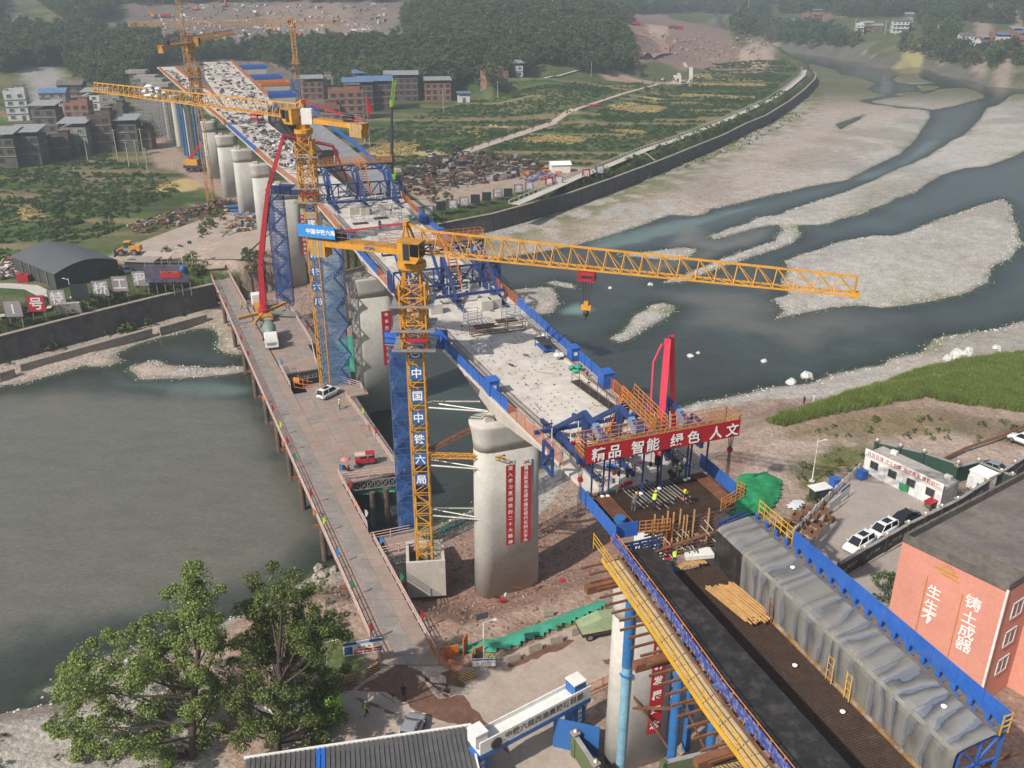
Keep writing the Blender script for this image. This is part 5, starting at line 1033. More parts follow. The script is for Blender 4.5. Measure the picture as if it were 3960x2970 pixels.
def netting(L,z,mt,label,h=.7,seed=1,step=1.0,kind=None,name='green_netting',cat='netting'):
 q=np.array(pts(L,z));lo=q.min(0);hi=q.max(0);nx_=int((hi[0]-lo[0])/step)+2;ny_=int((hi[1]-lo[1])/step)+2
 X,Y_=np.meshgrid(lo[0]+np.arange(nx_)*step,lo[1]+np.arange(ny_)*step,indexing='ij');P=np.stack([X.ravel(),Y_.ravel()],1);d=sdist(P,q)
 gz_=ground(P)[0];Z_=np.maximum(gz_,z-3)+.12+(fbm(P,5,4,seed)+.5)*h*np.clip(d/1.5,0,1)+np.abs(fbm(P,1.3,2,seed+3))*h*.8;V=np.column_stack([P,Z_]);id_=np.arange(nx_*ny_).reshape(nx_,ny_)
 f=np.stack([id_[:-1,:-1],id_[1:,:-1],id_[1:,1:],id_[:-1,1:]],-1).reshape(-1,4);f=f[(d[f]>-.1).all(1)]
 o=MB();o.v=[tuple(v)for v in V];o.f=[tuple(int(i)for i in r)for r in f]
 return o.build(name,mt,label=label,cat=cat,kind=kind,smooth=True)
netting([(1700,2520),(1800,2520),(1960,2480),(2100,2430),(2220,2380),(2390,2330),(2330,2385),(2150,2470),(1980,2540),(1860,2565),(1760,2560)],5.2,'nettgreen','teal green netting sheet over the roadside slope',.9,4,.5)
netting([(1690,2030),(1760,2000),(1860,1965),(1850,1985),(1760,2020),(1700,2050)],1.2,mat('teal_net',(.05,.33,.33),.85,var=.3,scale=.5),'narrow turquoise sheet along the waterline by the stair tower',.5,7,.6)
netting([(1290,1300),(1400,1285),(1410,1360),(1300,1365)],2,'nettgreen','upper green net over rubble behind the tall blue stair tower',1.4,12,1)
netting([(1300,1375),(1410,1370),(1410,1425),(1330,1430)],1,'nettgreen','lower green net over rubble at the water by the tall pier',1.2,14,1)
netting([(2810,1900),(2860,1840),(2960,1830),(3030,1860),(3020,1930),(2980,1990),(2860,2010),(2790,1980)],6,'nettgreen2','bright green net heap on the dirt yard behind the rebar bay',1.2,5,.45)
netting([(1520,1800),(1530,1790),(1530,1835),(1340,1850),(1345,1830)],ZT+.15,'nettgreen','crumpled green net lying on the trestle platform edge',.5,8,.5).location.z+=0
# ================================================================ TOWER CRANES, STAIR TOWERS, PUMP BOOMS
m,nt,b=_nt('blue_netting');out=nt.nodes['Material Output'];b.inputs['Base Color'].default_value=(.03,.10,.33,1);b.inputs['Roughness'].default_value=.8
tsp=nd(nt,'ShaderNodeBsdfTransparent');mx=nd(nt,'ShaderNodeMixShader');nz=noise_n(nt,geo_pos(nt),.6,3)
nt.links.new(ramp(nt,nz.outputs[0],[(.35,.2),(.65,.5)]).outputs[0],mx.inputs[0]);nt.links.new(tsp.outputs[0],mx.inputs[1]);nt.links.new(b.outputs[0],mx.inputs[2]);nt.links.new(mx.outputs[0],out.inputs[0]);M['bluenet']=m
m,nt,b=_nt('pale_blue_netting');out=nt.nodes['Material Output'];b.inputs['Base Color'].default_value=(.16,.30,.52,1);b.inputs['Roughness'].default_value=.8
tsp=nd(nt,'ShaderNodeBsdfTransparent');mx=nd(nt,'ShaderNodeMixShader');mx.inputs[0].default_value=.34
nt.links.new(tsp.outputs[0],mx.inputs[1]);nt.links.new(b.outputs[0],mx.inputs[2]);nt.links.new(mx.outputs[0],out.inputs[0]);M['paleblue']=m
M['bluestair']=mat('stair_blue',(.05,.14,.36),.5,var=.3,scale=.8,dirt=(.2,.26,.36),damt=.5)
def lattice_box(mb,c0,c1,w,n,ch=.13,br=.07,up=None,xb=False):
 """square lattice column from c0 to c1"""
 c0=Vector(c0);c1=Vector(c1);d=(c1-c0);L=d.length;d.normalize();u=Vector(up)if up else(Vector((1,0,0))if abs(d.z)>.9 else Vector((0,0,1)))
 a=(u-d*u.dot(d)).normalized();b_=d.cross(a);K=[a+b_,a-b_,-a-b_,-a+b_]
 for k in K:mb.beam(c0+k*w/2,c1+k*w/2,ch,ch,tuple(a))
 for i in range(n):
  p,q=c0+d*(L*i/n),c0+d*(L*(i+1)/n)
  for j in range(4):
   A,B=K[j]*w/2,K[(j+1)%4]*w/2;mb.beam(p+A,p+B,br)
   if(i+j)%2:mb.beam(p+A,q+B,br)
   else:mb.beam(p+B,q+A,br)
   if xb:mb.beam(p+(B if(i+j)%2 else A),q+(A if(i+j)%2 else B),br)
def jib_section(mb,c0,c1,h0,h1,w,n,ch=.14,br=.07):
 """triangular jib bay: one top chord, two bottom chords"""
 c0=Vector(c0);c1=Vector(c1);d=c1-c0;s_=Vector((-d.y,d.x,0)).normalized()*w/2;z=Vector((0,0,1))
 T=lambda f:lerp(c0,c1,f)+z*(h0+(h1-h0)*f);B=lambda f,k:lerp(c0,c1,f)+s_*k
 mb.beam(T(0),T(1),ch*1.25)
 for k in(-1,1):mb.beam(B(0,k),B(1,k),ch)
 for i in range(n):
  f0,f1=i/n,(i+1)/n
  for k in(-1,1):mb.beam(B(f0,k),T(f0+.12/n),br);mb.beam(T(f0+.12/n),B(f1,k),br)
  mb.beam(B(f0,-1),B(f0,1),br);mb.beam(B(f0,-1 if i%2 else 1),B(f1,1 if i%2 else-1),br*.8)
def tower_crane(base,zt,w,jz,tip,cj,label,mt='yellow',sec=2.8,hj=2.2,cage=None,cab=True,head=3.0,trolley=None,hook=None,cabside=1,sides=True,ch=.15,br=.075,blocks=6,hw=1.4,det=True):
 base=Vector(base);o=thing('tower_crane',label,'crane',tuple(base),world=True,group='yellow tower cranes on the site')
 n=max(1,round((zt-base.z)/sec));
 for k in range(n):
  mb=MB();lattice_box(mb,(base.x,base.y,base.z+(zt-base.z)*k/n),(base.x,base.y,base.z+(zt-base.z)*(k+1)/n),w,2,ch,br);mb.build('mast_section',mt,o)
 top=Vector((base.x,base.y,jz));tip=Vector((tip[0],tip[1],jz));J=(tip-top);JL=J.length;J.normalize();S_=Vector((-J.y,J.x,0));z=Vector((0,0,1))
 MB().lathe((base.x,base.y,zt),[(w*.7,0),(w*.85,.3),(w*.85,.9),(w*.6,1.0),(w*.6,jz-zt)],12).build('slewing_ring',mt,o)
 ns=max(3,round(JL/5.6))
 for k in range(ns):
  mb=MB();a=top+J*(w*.6+(JL-w*.6)*k/ns);b_=top+J*(w*.6+(JL-w*.6)*(k+1)/ns);f0,f1=k/ns,(k+1)/ns
  jib_section(mb,a,b_-J*.02,hj*(1-.28*f0),hj*(1-.28*f1),hw*(1-.15*f0),3,ch,br);mb.build('jib_section',mt,o)
 mb=MB();e=tip;mb.box(e,(.8,hw*.9,.35),math.atan2(J.y,J.x));mb.beam(e,e+z*hj*.72,ch);mb.build('jib_tip',mt,o)
 ap=top-J*.4+z*head;mb=MB()
 for s in(-1,1):
  mb.beam(top+S_*s*w*.4+J*.5,ap+S_*s*.3,.24);mb.beam(top+S_*s*w*.4-J*.9,ap+S_*s*.3,.2)
 mb.beam(ap-S_*.5,ap+S_*.5,.4);mb.beam(ap,top+J*(w*.8)+z*hj,.22);mb.build('tower_head',mt,o)
 c_end=Vector((cj[0],cj[1],jz));CJ=c_end-top;CL=CJ.length;CJ.normalize();CS=Vector((-CJ.y,CJ.x,0));crz=math.atan2(CJ.y,CJ.x)
 for s in(-1,1):MB().beam(top+CS*s*.65,c_end+CS*s*.65,.14,.7).build('counter_jib_girder',mt,o)
 MB().box(lerp(top,c_end,.5)+z*.38,(CL,1.5,.06),crz).build('counter_jib_deck','yellow2',o)
 if det:
  mb=MB()
  for s in(-1,1):
   for zz in(.5,1.0):mb.beam(top+CJ*1.5+CS*s*.85+z*(.4+zz),c_end+CS*s*.85+z*(.4+zz),.035)
   for k in range(7):p=lerp(top+CJ*1.5,c_end,k/6)+CS*s*.85+z*.4;mb.beam(p,p+z,.04)
  mb.build('counter_jib_rail','galv',o)
 for s in(-1,1):MB().beam(ap+S_*s*.3,c_end-CJ*.8+CS*s*.6+z*.7,.12).build('tie_bar','red',o)
 for k in range(blocks):
  p=c_end-CJ*(.35+k*.36);MB().box(p-z*.55,(.33,1.5,2.0),crz).build('counterweight',mt if k%2==0 else 'grey',o)
 MB().box(c_end-CJ*3.4+z*.9,(1.3,1.0,1.0),crz).build('winch_house','darkboard',o)
 if cab:
  cc=top+S_*(-cabside)*(w*.5+.75)+J*.9+z*.35
  jr=math.atan2(J.y,J.x);Mx=lambda a,b_,c_:cc+J*a+S_*b_+z*c_
  MB().loft([[Mx(-1.3,-.7,-1.0),Mx(.6,-.7,-1.0),Mx(.6,.7,-1.0),Mx(-1.3,.7,-1.0)],[Mx(-1.3,-.75,-.3),Mx(1.1,-.75,-.3),Mx(1.1,.75,-.3),Mx(-1.3,.75,-.3)],[Mx(-1.3,-.75,1.15),Mx(1.05,-.75,1.15),Mx(1.05,.75,1.15),Mx(-1.3,.75,1.15)]]).build('cab',mt,o)
  MB().box(Mx(1.09,0,.42),(.06,1.35,1.35),jr).build('cab_window','carglass',o)
  for s in(-1,1):MB().box(Mx(.55,s*.765,.42),(.95,.04,1.3),jr).build('cab_window','carglass',o);MB().box(Mx(-.35,s*.762,.2),(.7,.035,1.7),jr).build('cab_panel','darkboard',o)
  MB().box(Mx(-.1,0,1.22),(2.6,1.6,.1),jr).build('cab_roof','yellow2',o)
 if cage:
  z0,z1=cage;mb=MB();lattice_box(mb,(base.x,base.y,z0),(base.x,base.y,z1),w*1.5,5,.17,.1,xb=True);mb.build('climbing_cage',mt,o)
  for zz in(z0+.4,z0+2.6,z1-2.3):
   pf=MB()
   for a in(0,1,2,3):
    q=[(1,0),(0,1),(-1,0),(0,-1)][a];pf.box((base.x+q[0]*w*1.05,base.y+q[1]*w*1.05,zz),(.7 if q[0]else w*2.6,.7 if q[1]else w*2.6-1.42,.07))
   pf.build('work_platform','galv',o)
  MB().box((base.x+w*.2,base.y-w*1.0,z0+1.6),(w*1.3,.9,.12)).build('red_tray','red',o)
  for s in(-1,1):MB().loft([[(base.x+s*w*.8,base.y-.7,z1-2.4),(base.x+s*w*.8,base.y+.7,z1-2.4)],[(base.x+s*w*1.05,base.y-.7,z1-1.6),(base.x+s*w*1.05,base.y+.7,z1-1.6)],[(base.x+s*w*.8,base.y-.7,z1),(base.x+s*w*.8,base.y+.7,z1)]],close=False,caps=False).build('cage_wing',mt,o)
 if trolley is not None:
  p=top+J*trolley-z*.35;mb=MB();mb.box(p,(1.7,1.5,.25),math.atan2(J.y,J.x))
  for a in(-.7,.7):
   for s in(-.6,.6):mb.beam(p+J*a+S_*s+z*.3,p+J*a+S_*s-z*.8,.1)
  mb.box(p-z*.75,(1.7,1.3,.18),math.atan2(J.y,J.x));mb.build('trolley','red',o)
  if hook:
   for a in(-.45,-.15,.2,.5):MB().tube(p+J*a-z*.8,Vector((p.x,p.y,hook+.9))+J*a*.55,.025,4).build('hoist_rope','dark',o)
   hk=Vector((p.x,p.y,hook));q=MB().box(hk+z*.55,(1.0,.3,.5),math.atan2(J.y,J.x));q.box(hk+z*.95,(.45,.35,.5),math.atan2(J.y,J.x));hb=q.build('hook_block',mt,o)
   MB().ball(hk-z*.05,.3,8,5,1.3).beam(hk-z*.3,hk-z*.75,.12).build('hook','dark',hb)
 return o,top,J
def masterface(o,base,w,L,rz=0.0,size=1.42,px=None):
 """blue character plates on the mast face"""
 for ch,zc in L:
  p=Vector((base[0]+math.sin(rz)*(w/2+.14),base[1]-math.cos(rz)*(w/2+.14),zc));pl=MB().box(p,(size,.05,size),rz).build('name_plate','signblue',o)
  if ch=='@':ring_logo(pl,p+Vector((0,-.03,0)),rz,size*.4,'whitebright')
  else:text_on('lettering',ch,pl,p,rz,size*.86,bold=.016,off=.035)
B1=G(1648,2235,3.0)
C1,top1,J1=tower_crane(B1,42.0,1.8,44.0,(30.7,78.5),(-21.6,97.0),'big yellow tower crane with blue character plates, its jib reaching over the river',cage=(33.2,40.8),head=2.9,trolley=18.9,hook=39.4,cabside=1,hj=2.3,blocks=5)
masterface(C1,B1,1.8,[('@',33.05),('中',30.65),('国',27.9),('中',25.25),('铁',22.6),('六',20.0),('局',17.35)],R(4))
ce=Vector((-21.6,97.0,44));cdir=(ce-top1).normalized();n_=Vector((-cdir.y,cdir.x,0));n_=n_ if n_.y<0 else-n_
rzs=math.atan2(n_.x,-n_.y);c=ce-cdir*1.3+n_*1.1+Vector((0,0,1.35))
sg=MB().box(c,(4.5,.08,1.35),rzs).build('name_sign','signsky',C1);ring_logo(sg,c-Vector((math.cos(rzs),math.sin(rzs),0))*1.65,rzs,.5,'whitebright')
text_on('lettering','中国中铁六局',sg,c+Vector((math.cos(rzs),math.sin(rzs),0))*.55,rzs,.6,bold=.018,off=.06)
text_on('lettering','XCMG',C1,lerp(top1,ce,.38)+n_*.68+Vector((0,0,.05)),rzs,.42,mat='signblue',bold=.03,off=.1)
t=thing('crane_foundation','open concrete box at the foot of the big yellow crane','foundation',(B1.x,B1.y-1,2.5),world=True)
for dx,dy,sx,sy in((0,-2.1,4.6,.35),(0,2.1,4.6,.35),(-2.1,0,.35,3.84),(2.1,0,.35,3.84)):MB().box((B1.x+dx*math.cos(.12)-dy*math.sin(.12),B1.y+dx*math.sin(.12)+dy*math.cos(.12),4.4),(sx,sy,5.0),.12).build('wall_panel','concrete',t)
MB().box((B1.x,B1.y,2.6),(4,4,.8),.12).build('base_slab','wallc',t)
for z,mt in((26.3,'galv'),(19.0,'galv'),(12.3,'galv')):
 mb=MB();p0=Vector((B1.x+.9,B1.y,z));q0=PA-TX*2.6+Vector((0,0,z));q1=PA-TX*3.6+AX*1.2+Vector((0,0,z-.4))
 mb.tube(p0+Vector((0,1,0)),q0+AX*1.4,.12,6);mb.tube(p0+Vector((0,-.6,0)),q0-AX*1.4,.12,6);mb.tube(p0+Vector((0,.8,0)),q0-AX*1.2,.09,6)
 mb.build('wall_tie',mt,label='%s steel tie bars from the big yellow crane to the nearest pier'%{26.3:'upper',19.0:'middle',12.3:'lower'}[z],cat='tie bars')
mb=MB();lattice_box(mb,(B1.x+1,B1.y-.4,20.2),PA-AX*2.0-TX*1.0+Vector((0,0,20.6)),.45,12,.07,.05);mb.build('lattice_tie','yellow',label='yellow lattice strut tying the big crane to the nearest pier',cat='strut')
mb=MB();lattice_box(mb,(B1.x+1,B1.y,20.6),PA-TX*3.6+AX*.6+Vector((0,0,23.6)),.4,12,.07,.05);mb.build('lattice_tie','rust',label='rusty lattice strut tying the big crane to the nearest pier',cat='strut')
B2=G(1262,1492,6.0)
C2,top2,J2=tower_crane(B2,48.0,1.7,50.4,(-78.5,180.5),(-21.0,135.2),'yellow tower crane with a slanting jib to the left and blue plates on its mast',cage=(37.5,47.2),head=2.6,cabside=-1,hj=2.1,trolley=11,blocks=7,mt='yellow')
masterface(C2,B2,1.7,[('@',37.1),('建',34.5),('设',31.9),('中',29.2),('铁',26.6),('六',24.1),('局',21.5)],R(8),1.5)
g=C2;p=top2+J2*40
MB().box(top2+Vector((1.2,-2.0,.6)),(1.6,1.3,2.2)).build('control_cabinet','white',C2)
sk=thing('sack_bundle','heap of white sacks tied on the slanting crane jib','sacks',tuple(p),world=True)
for k in range(26):q=p+J2*rnd(-3.5,2.5)+Vector((rnd(-.5,.5),rnd(-.5,.5),rnd(.3,2.2)));MB().ball(q,rnd(.4,.65),6,4,.6).build('sack','clothwhite',sk)
o=thing('flag','red flag on the counter-jib of the slanting-jib crane','flag',(-20.6,134.9,51));MB().tube((0,0,0),(0,0,3.8),.04,5).build('pole','galv',o);MB().add([(0,0,3.8),(.5,.1,3.0),(.65,0,1.6),(.1,0,.9),(0,.03,3.8),(.5,.13,3.0),(.65,.03,1.6),(.1,.03,.9)],[(0,1,2,3),(7,6,5,4)]).build('cloth','redcloth',o)
B3=Vector((-88.6,269,8));C3,top3,J3=tower_crane(B3,51,1.7,53.2,(-90.5,318),(-92.5,256),'slim yellow tower crane with its jib pointing away over the far deck',mt='yellow2',sec=5,hj=1.9,cage=(39,47),head=2.4,blocks=5,det=False)
B4=Vector((-107.7,482.8,9));tower_crane(B4,47.5,2.0,49.2,(-178,458),(-85,490.5),'far yellow tower crane with a long level jib before the quarry',mt='yellow',sec=6,hj=2.6,head=3,blocks=5,det=False,cage=(28,33),ch=.2,br=.12,hw=1.8)
B5=Vector((-178,530,14));tower_crane(B5,66,2.0,68,(-120,560),(-192,522),'pale far tower crane cut off by the top of the picture',mt='yellow2',sec=6,hj=2.6,head=3,blocks=5,det=False,ch=.2,br=.12)
def stair_tower(c,w,d,z0,z1,rz,label,fl=2.0,net='bluenet',mt='bluestair',hzd=True):
 o=thing('stair_tower',label,'stair tower',(c[0],c[1],z0),rz);H_=z1-z0;n=round(H_/fl);fl=H_/n
 for x in(-w/2,w/2):
  for y in(-d/2,d/2):MB().beam((x,y,0),(x,y,H_),.14).build('corner_post',mt,o)
 for k in range(n):
  z=k*fl;mb=MB()
  for y in(-d/2,d/2):
   for zz in(0,fl*.5):mb.beam((-w/2,y,z+zz),(w/2,y,z+zz),.07)
   mb.beam((-w/2,y,z+(0 if k%2 else fl)),(w/2,y,z+(fl if k%2 else 0)),.06)
  for x in(-w/2,w/2):
   for zz in(0,fl*.5):mb.beam((x,-d/2,z+zz),(x,d/2,z+zz),.07)
  mb.build('bay_frame',mt,o)
  sgn=1 if k%2 else-1;a=Vector((-sgn*w*.36,0,z));b_=Vector((sgn*w*.36,0,z+fl));mb=MB()
  for y in(-d*.3,d*.3):mb.beam(a+Vector((0,y,0)),b_+Vector((0,y,0)),.06,.2);mb.beam(a+Vector((0,y,.9)),b_+Vector((0,y,.9)),.05)
  for j in range(7):q=lerp(a,b_,(j+.5)/7);mb.box(q,(.24,d*.6,.04))
  mb.build('stair_flight',mt,o)
  MB().box((sgn*w*.42,0,z+fl),(w*.14,d*.9,.06)).build('landing','galv',o)
 for y,nm in((-d/2-.04,'net_front'),(d/2+.04,'net_back')):MB().quad((-w/2,y,0),(w/2,y,0),(w/2,y,H_),(-w/2,y,H_)).build('netting',net,o)
 for x in(-w/2-.04,w/2+.04):MB().quad((x,-d/2,0),(x,d/2,0),(x,d/2,H_),(x,-d/2,H_)).build('netting',net,o)
 return o
s1=G(1580,2085,3.0);stair_tower((s1.x-.3,s1.y+1,0),2.0,3.0,3,30.2,R(8),'blue stair tower standing behind the big yellow crane mast')
def gantry(p,q,w,h,label,mt='blue2'):
 p=Vector(p);q=Vector(q);d=(q-p).normalized();s=Vector((-d.y,d.x,0)).normalized()*w/2;o=thing('access_gantry',label,'gantry',tuple(p),world=True)
 MB().loft([[x-s,x+s,x+s-Vector((0,0,.15)),x-s-Vector((0,0,.15))]for x in(p,q)]).build('walkway','galv',o)
 for k in(-1,1):
  MB().beam(p+s*k+Vector((0,0,h/2)),q+s*k+Vector((0,0,h/2)),.05,h).build('side_sheet',mt,o);mb=MB()
  for zz in(.1,.5,1.0):mb.beam(p+s*k*1.06+Vector((0,0,h*zz)),q+s*k*1.06+Vector((0,0,h*zz)),.1)
  for j in range(5):x=lerp(p,q,j/4)+s*k*1.06;mb.beam(x,x+Vector((0,0,h)),.09)
  mb.build('side_frame','blue',o)
gantry((s1.x-1.2,s1.y+.6,30.4),NB(36,-7.3,31.2),1.7,1.6,'blue sheeted gantry from the stair tower to the deck edge')
s2=G(1262,1500,6.0);stair_tower((s2.x+1.6,s2.y+1.6,0),4.4,2.6,6.25,31.0,R(14),'tall pale-blue netted stair tower beside the crane on the trestle',2.5,'paleblue',mat('stair_pale',(.14,.24,.42),.5,var=.3,scale=.8))
mb=MB()
for k in range(9):z=6.5+k*2.7;c=Vector((s2.x+3.9,s2.y+1.0,0));mb.beam(c+Vector((-1.2 if k%2 else .7,-.4,z)),c+Vector((.7 if k%2 else-1.2,-.4,z+2.7)),.34,.2)
mb.build('bracing_strut','blue',label='dark blue zigzag bracing on the tall pale-blue stair tower',cat='bracing')
s3=G(1100,1185,5.5);stair_tower((s3.x,s3.y+1.5,0),3.4,2.6,5.5,29.6,R(8),'slimmer blue stair tower farther back beside the red pump boom',2.4,'bluenet',mat('stair_navy',(.04,.07,.2),.5,var=.3,scale=.8))
gantry((s3.x+.4,s3.y+1.2,29.6),NB(120,-8.4,31.6),1.8,1.7,'dark blue gantry sloping up to the deck by the pump boom','blue')
s6=NB(262,15.5,9);stair_tower(s6,3.2,3,9,31,R(10),'distant blue stair tower beside the brick houses',3,'bluenet',MATS['stair_navy'])
s7=NB(330,19.5,9);stair_tower(s7,3.2,3,9,33,R(10),'most distant blue stair tower beside the far pier heads',3,'bluenet',MATS['stair_navy'])
def boom(P,w0,w1,mt,o,names='boom_section'):
 n=len(P)-1
 for k in range(n):
  a,b_=Vector(P[k]),Vector(P[k+1]);f=k/max(1,n-1);w=w0+(w1-w0)*f;d=(b_-a).normalized();u=Vector((0,0,1))if abs(d.z)<.9 else Vector((1,0,0));s_=d.cross(u).normalized();v=s_.cross(d)
  def R_(p,q):return[p+s_*i*w*.5*q+v*j*w*.62*q for i,j in((-1,-1),(1,-1),(1,1),(-1,1))]
  MB().loft([R_(a,.85),R_(lerp(a,b_,.15),1.1),R_(lerp(a,b_,.8),.85),R_(b_,.7)]).build(names,mt,o)
  MB().tube(a+s_*w*.75,b_+s_*w*.75,.09,6).build('delivery_pipe',mt,o)
  MB().tube(a-s_*w*.6,a+s_*w*.6,w*.75,10).build('boom_joint',mt,o)
  if k<n-1 and(b_-a).length>3:MB().tube(lerp(a,b_,.55)+v*w*.7,b_+v*w*.9,w*.14,6).build('hydraulic_ram','dark',o)
g0=G(1028,1215,ZT);pe=Vector((-32.7,183,33));bo=Vector((-50.6,177.2,8.6))
PUMP=thing('pump_truck','red concrete pump truck whose folded boom arches up over the deck','pump truck',(bo.x,bo.y,ZT),world=True)
Pj=[bo]+[GX(a,b_,bo,pe)for a,b_ in[(1013,1190),(1006,1030),(1035,735),(1092,530),(1150,536),(1288,565),(1342,700)]]
boom([bo,GX(1008,1010,bo,pe),GX(1036,735,bo,pe),GX(1096,528,bo,pe)],.95,.6,'red',PUMP);boom([GX(1096,528,bo,pe),GX(1150,535,bo,pe),GX(1288,566,bo,pe),GX(1340,690,bo,pe)],.5,.34,'red',PUMP)
MB().tube(GX(1340,690,bo,pe),GX(1342,735,bo,pe),.14,6).build('end_hose','black',PUMP)
MB().lathe((bo.x,bo.y,ZT+1.5),[(1.0,0),(1.2,.2),(1.2,.5),(.8,.7),(.7,1.4)],12).build('turret','red',PUMP)
yv=Vector((-.40,.916,0));xv=Vector((.916,.40,0))
MB().box(bo+yv*1.5+Vector((0,0,-1.4)),(2.4,9.5,.9),math.atan2(yv.y,yv.x)-R(90)).build('chassis','yellow2',PUMP)
MB().box(bo+yv*7.4+Vector((0,0,-.6)),(2.4,2.2,2.6),math.atan2(yv.y,yv.x)-R(90)).build('cab','white',PUMP)
for k,(dx,dy,l)in enumerate(((-1,-.35,5.0),(1,.8,6.0),(1,-.55,6.2),(-.5,-1,5.5))):
 d=(xv*dx+yv*dy).normalized();a=bo+Vector((0,0,-1.1))+d*.8;e=a+d*l;MB().beam(a,e,.42,.55).build('outrigger_arm','yellow' if k!=2 else 'greygreen',PUMP);MB().tube(e,(e.x,e.y,ZT+.08),.1,8).build('outrigger_leg','grey',PUMP);MB().lathe((e.x,e.y,ZT+.02),[(.35,0),(.35,.08)],10).build('foot_pad','grey',PUMP)
WH=None
def wheel(mb,c,r,w,ax):c=Vector(c);ax=Vector(ax);mb.tube(c-ax*w/2,c+ax*w/2,r,14)
for j in(-3.0,-1.7,3.6,5.0):
 for s in(-1,1):mb=MB();wheel(mb,bo+yv*(j+1.5)+xv*s*1.05+Vector((0,0,-1.82)),.52,.4,xv);mb.build('wheel','black',PUMP)
P2=thing('pump_truck','pink-red concrete pump boom folded upright behind the red banner','pump truck',(18,87,6),world=True)
ap=GD(2582,1312,73.5)
MB().loft([[p+Vector((a,b_,0))for a,b_ in((-w,-w*.7),(w,-w*.7),(w,w*.7),(-w,w*.7))]for p,w in((GD(2545,1775,69),.24),(lerp(GD(2545,1775,69),ap,.5),.26),(ap,.27))]).build('boom_section','pink',P2)
e1=GD(2545,1775,69);MB().tube(GD(2509,1700,69.0),GD(2527,1400,72),.09,6).tube(GD(2527,1400,72),GD(2560,1330,73),.09,6).tube(GD(2509,1700,69.0),e1,.09,6).build('delivery_pipe','pink',P2)
boom([Vector((17.5,86,8.5)),Vector((17.0,84.5,22)),GD(2606,1600,80.5),ap+Vector((.5,.5,.1))],.62,.34,'red',P2)
MB().tube(e1,GD(2540,1990-60,65.8),.09,6).tube(e1+Vector((0,0,.3)),e1-Vector((0,0,.5)),.3,8).build('end_hose','black',P2)
MB().box((17.5,87,7.3),(2.5,9.5,1.4),R(15)).build('chassis','white',P2);MB().box((16,92,8),(2.4,2.2,2.8),R(15)).build('cab','white',P2)
for j in(-3.4,-2.0,2.8,4.2):
 for s in(-1,1):mb=MB();wheel(mb,(17.5+s*1.1-j*.26,87+j,6.5),.5,.4,(1,.26,0));mb.build('wheel','black',P2)
# ================================================================ VEHICLES
def tyre_pair(o,c,r,w,side):
 """one wheel: tyre with a rim inside, axle along local y"""
 t_=MB().tube((c[0],c[1]-w/2,c[2]),(c[0],c[1]+w/2,c[2]),r,16).build('wheel','black',o)
 MB().tube((c[0],c[1]+side*w*.3,c[2]),(c[0],c[1]+side*w*.54,c[2]),r*.62,12).build('rim','rim',t_)
def car(rear,front,z,paint,label,suv=False,L=4.7,group='parked cars'):
 a,f=G(*rear,z),G(*front,z);c=lerp(a,f,.5);rz=math.atan2(f.y-a.y,f.x-a.x);o=thing('parked_car',label,'car',(c.x,c.y,z),rz,group)
 h=1.72 if suv else 1.46;bl=.98 if suv else .9;W_=.93
 st=[(-L/2,.45,.72,.72),(-L/2+.12,.3,bl,.84),(-L*.25,.24,bl+.02,W_),(0,.22,bl,W_),(L*.2,.24,bl-.02,W_),(L*.38,.28,bl-.12,.88),(L/2-.12,.3,bl-.26,.8),(L/2,.42,bl-.36,.66)]
 def rg(x,z0,z1,w):m_=(z0+z1)/2;return[(x,-w*.9,z0),(x,w*.9,z0),(x,w,m_),(x,w*.97,z1-.06),(x,w*.86,z1),(x,-w*.86,z1),(x,-w*.97,z1-.06),(x,-w,m_)]
 MB().loft([rg(*s)for s in st]).build('body',paint,o,True)
 r0,r1,g0,g1=(-L*.43,L*.10,-L*.49,L*.27)if suv else(-L*.22,L*.08,-L*.40,L*.26)
 MB().loft([[(g0,-.74,bl-.03),(g1,-.74,bl-.06),(g1,.74,bl-.06),(g0,.74,bl-.03)],[(r0,-.62,h-.05),(r1,-.62,h-.05),(r1,.62,h-.05),(r0,.62,h-.05)]]).build('windows','carglass',o)
 MB().loft([[(r0-.03,-.63,h-.06),(r1+.04,-.63,h-.06),(r1+.04,.63,h-.06),(r0-.03,.63,h-.06)],[(r0+.15,-.52,h),(r1-.1,-.52,h),(r1-.1,.52,h),(r0+.15,.52,h)]]).build('roof',paint,o)
 mb=MB()
 for s in(-1,1):
  mb.beam((r1+.02,s*.64,h-.05),(g1-.03,s*.76,bl-.04),.07);mb.beam((r0,s*.64,h-.05),(g0+.03,s*.76,bl-.02),.09);mb.beam(((r0+r1)/2,s*.645,h-.06),((r0+r1)/2,s*.765,bl-.02),.08)
 mb.build('pillars',paint,o)
 for s in(-1,1):
  for x in(-L*.29,L*.31):tyre_pair(o,(x,s*.8,.34),.34 if not suv else .37,.22,s)
  MB().box((L*.462,s*.55,bl-.3),(.1,.32,.13)).build('headlight','lampclear',o);MB().box((-L*.482,s*.66,bl-.12),(.08,.22,.2)).build('taillight','lampred',o);MB().box((L*.2,s*1.0,bl+.06),(.14,.14,.12)).build('mirror',paint,o)
 if suv:MB().box((-L*.15,0,h+.012),(1.2,.9,.02)).build('sunroof','carglass',o)
 MB().box((-L/2+.02,0,.62),(.04,.5,.14)).build('number_plate','signblue',o)
 return o
car((1238,1548),(1308,1512),ZT,'carwhite','white off-road car parked on the trestle platform below the stair tower',True,4.6)
car((1572,2885),(1608,2800),6.13,'carsilver','silver car half hidden behind the grey sheet roof',False,4.7)
car((3372,2085),(3262,2150),6.35,'carwhite','white car nearest the dark ink-painted wall in the yard',True)
car((3455,2040),(3360,2090),6.35,'carwhite','white car in the middle of the three by the dark wall',True)
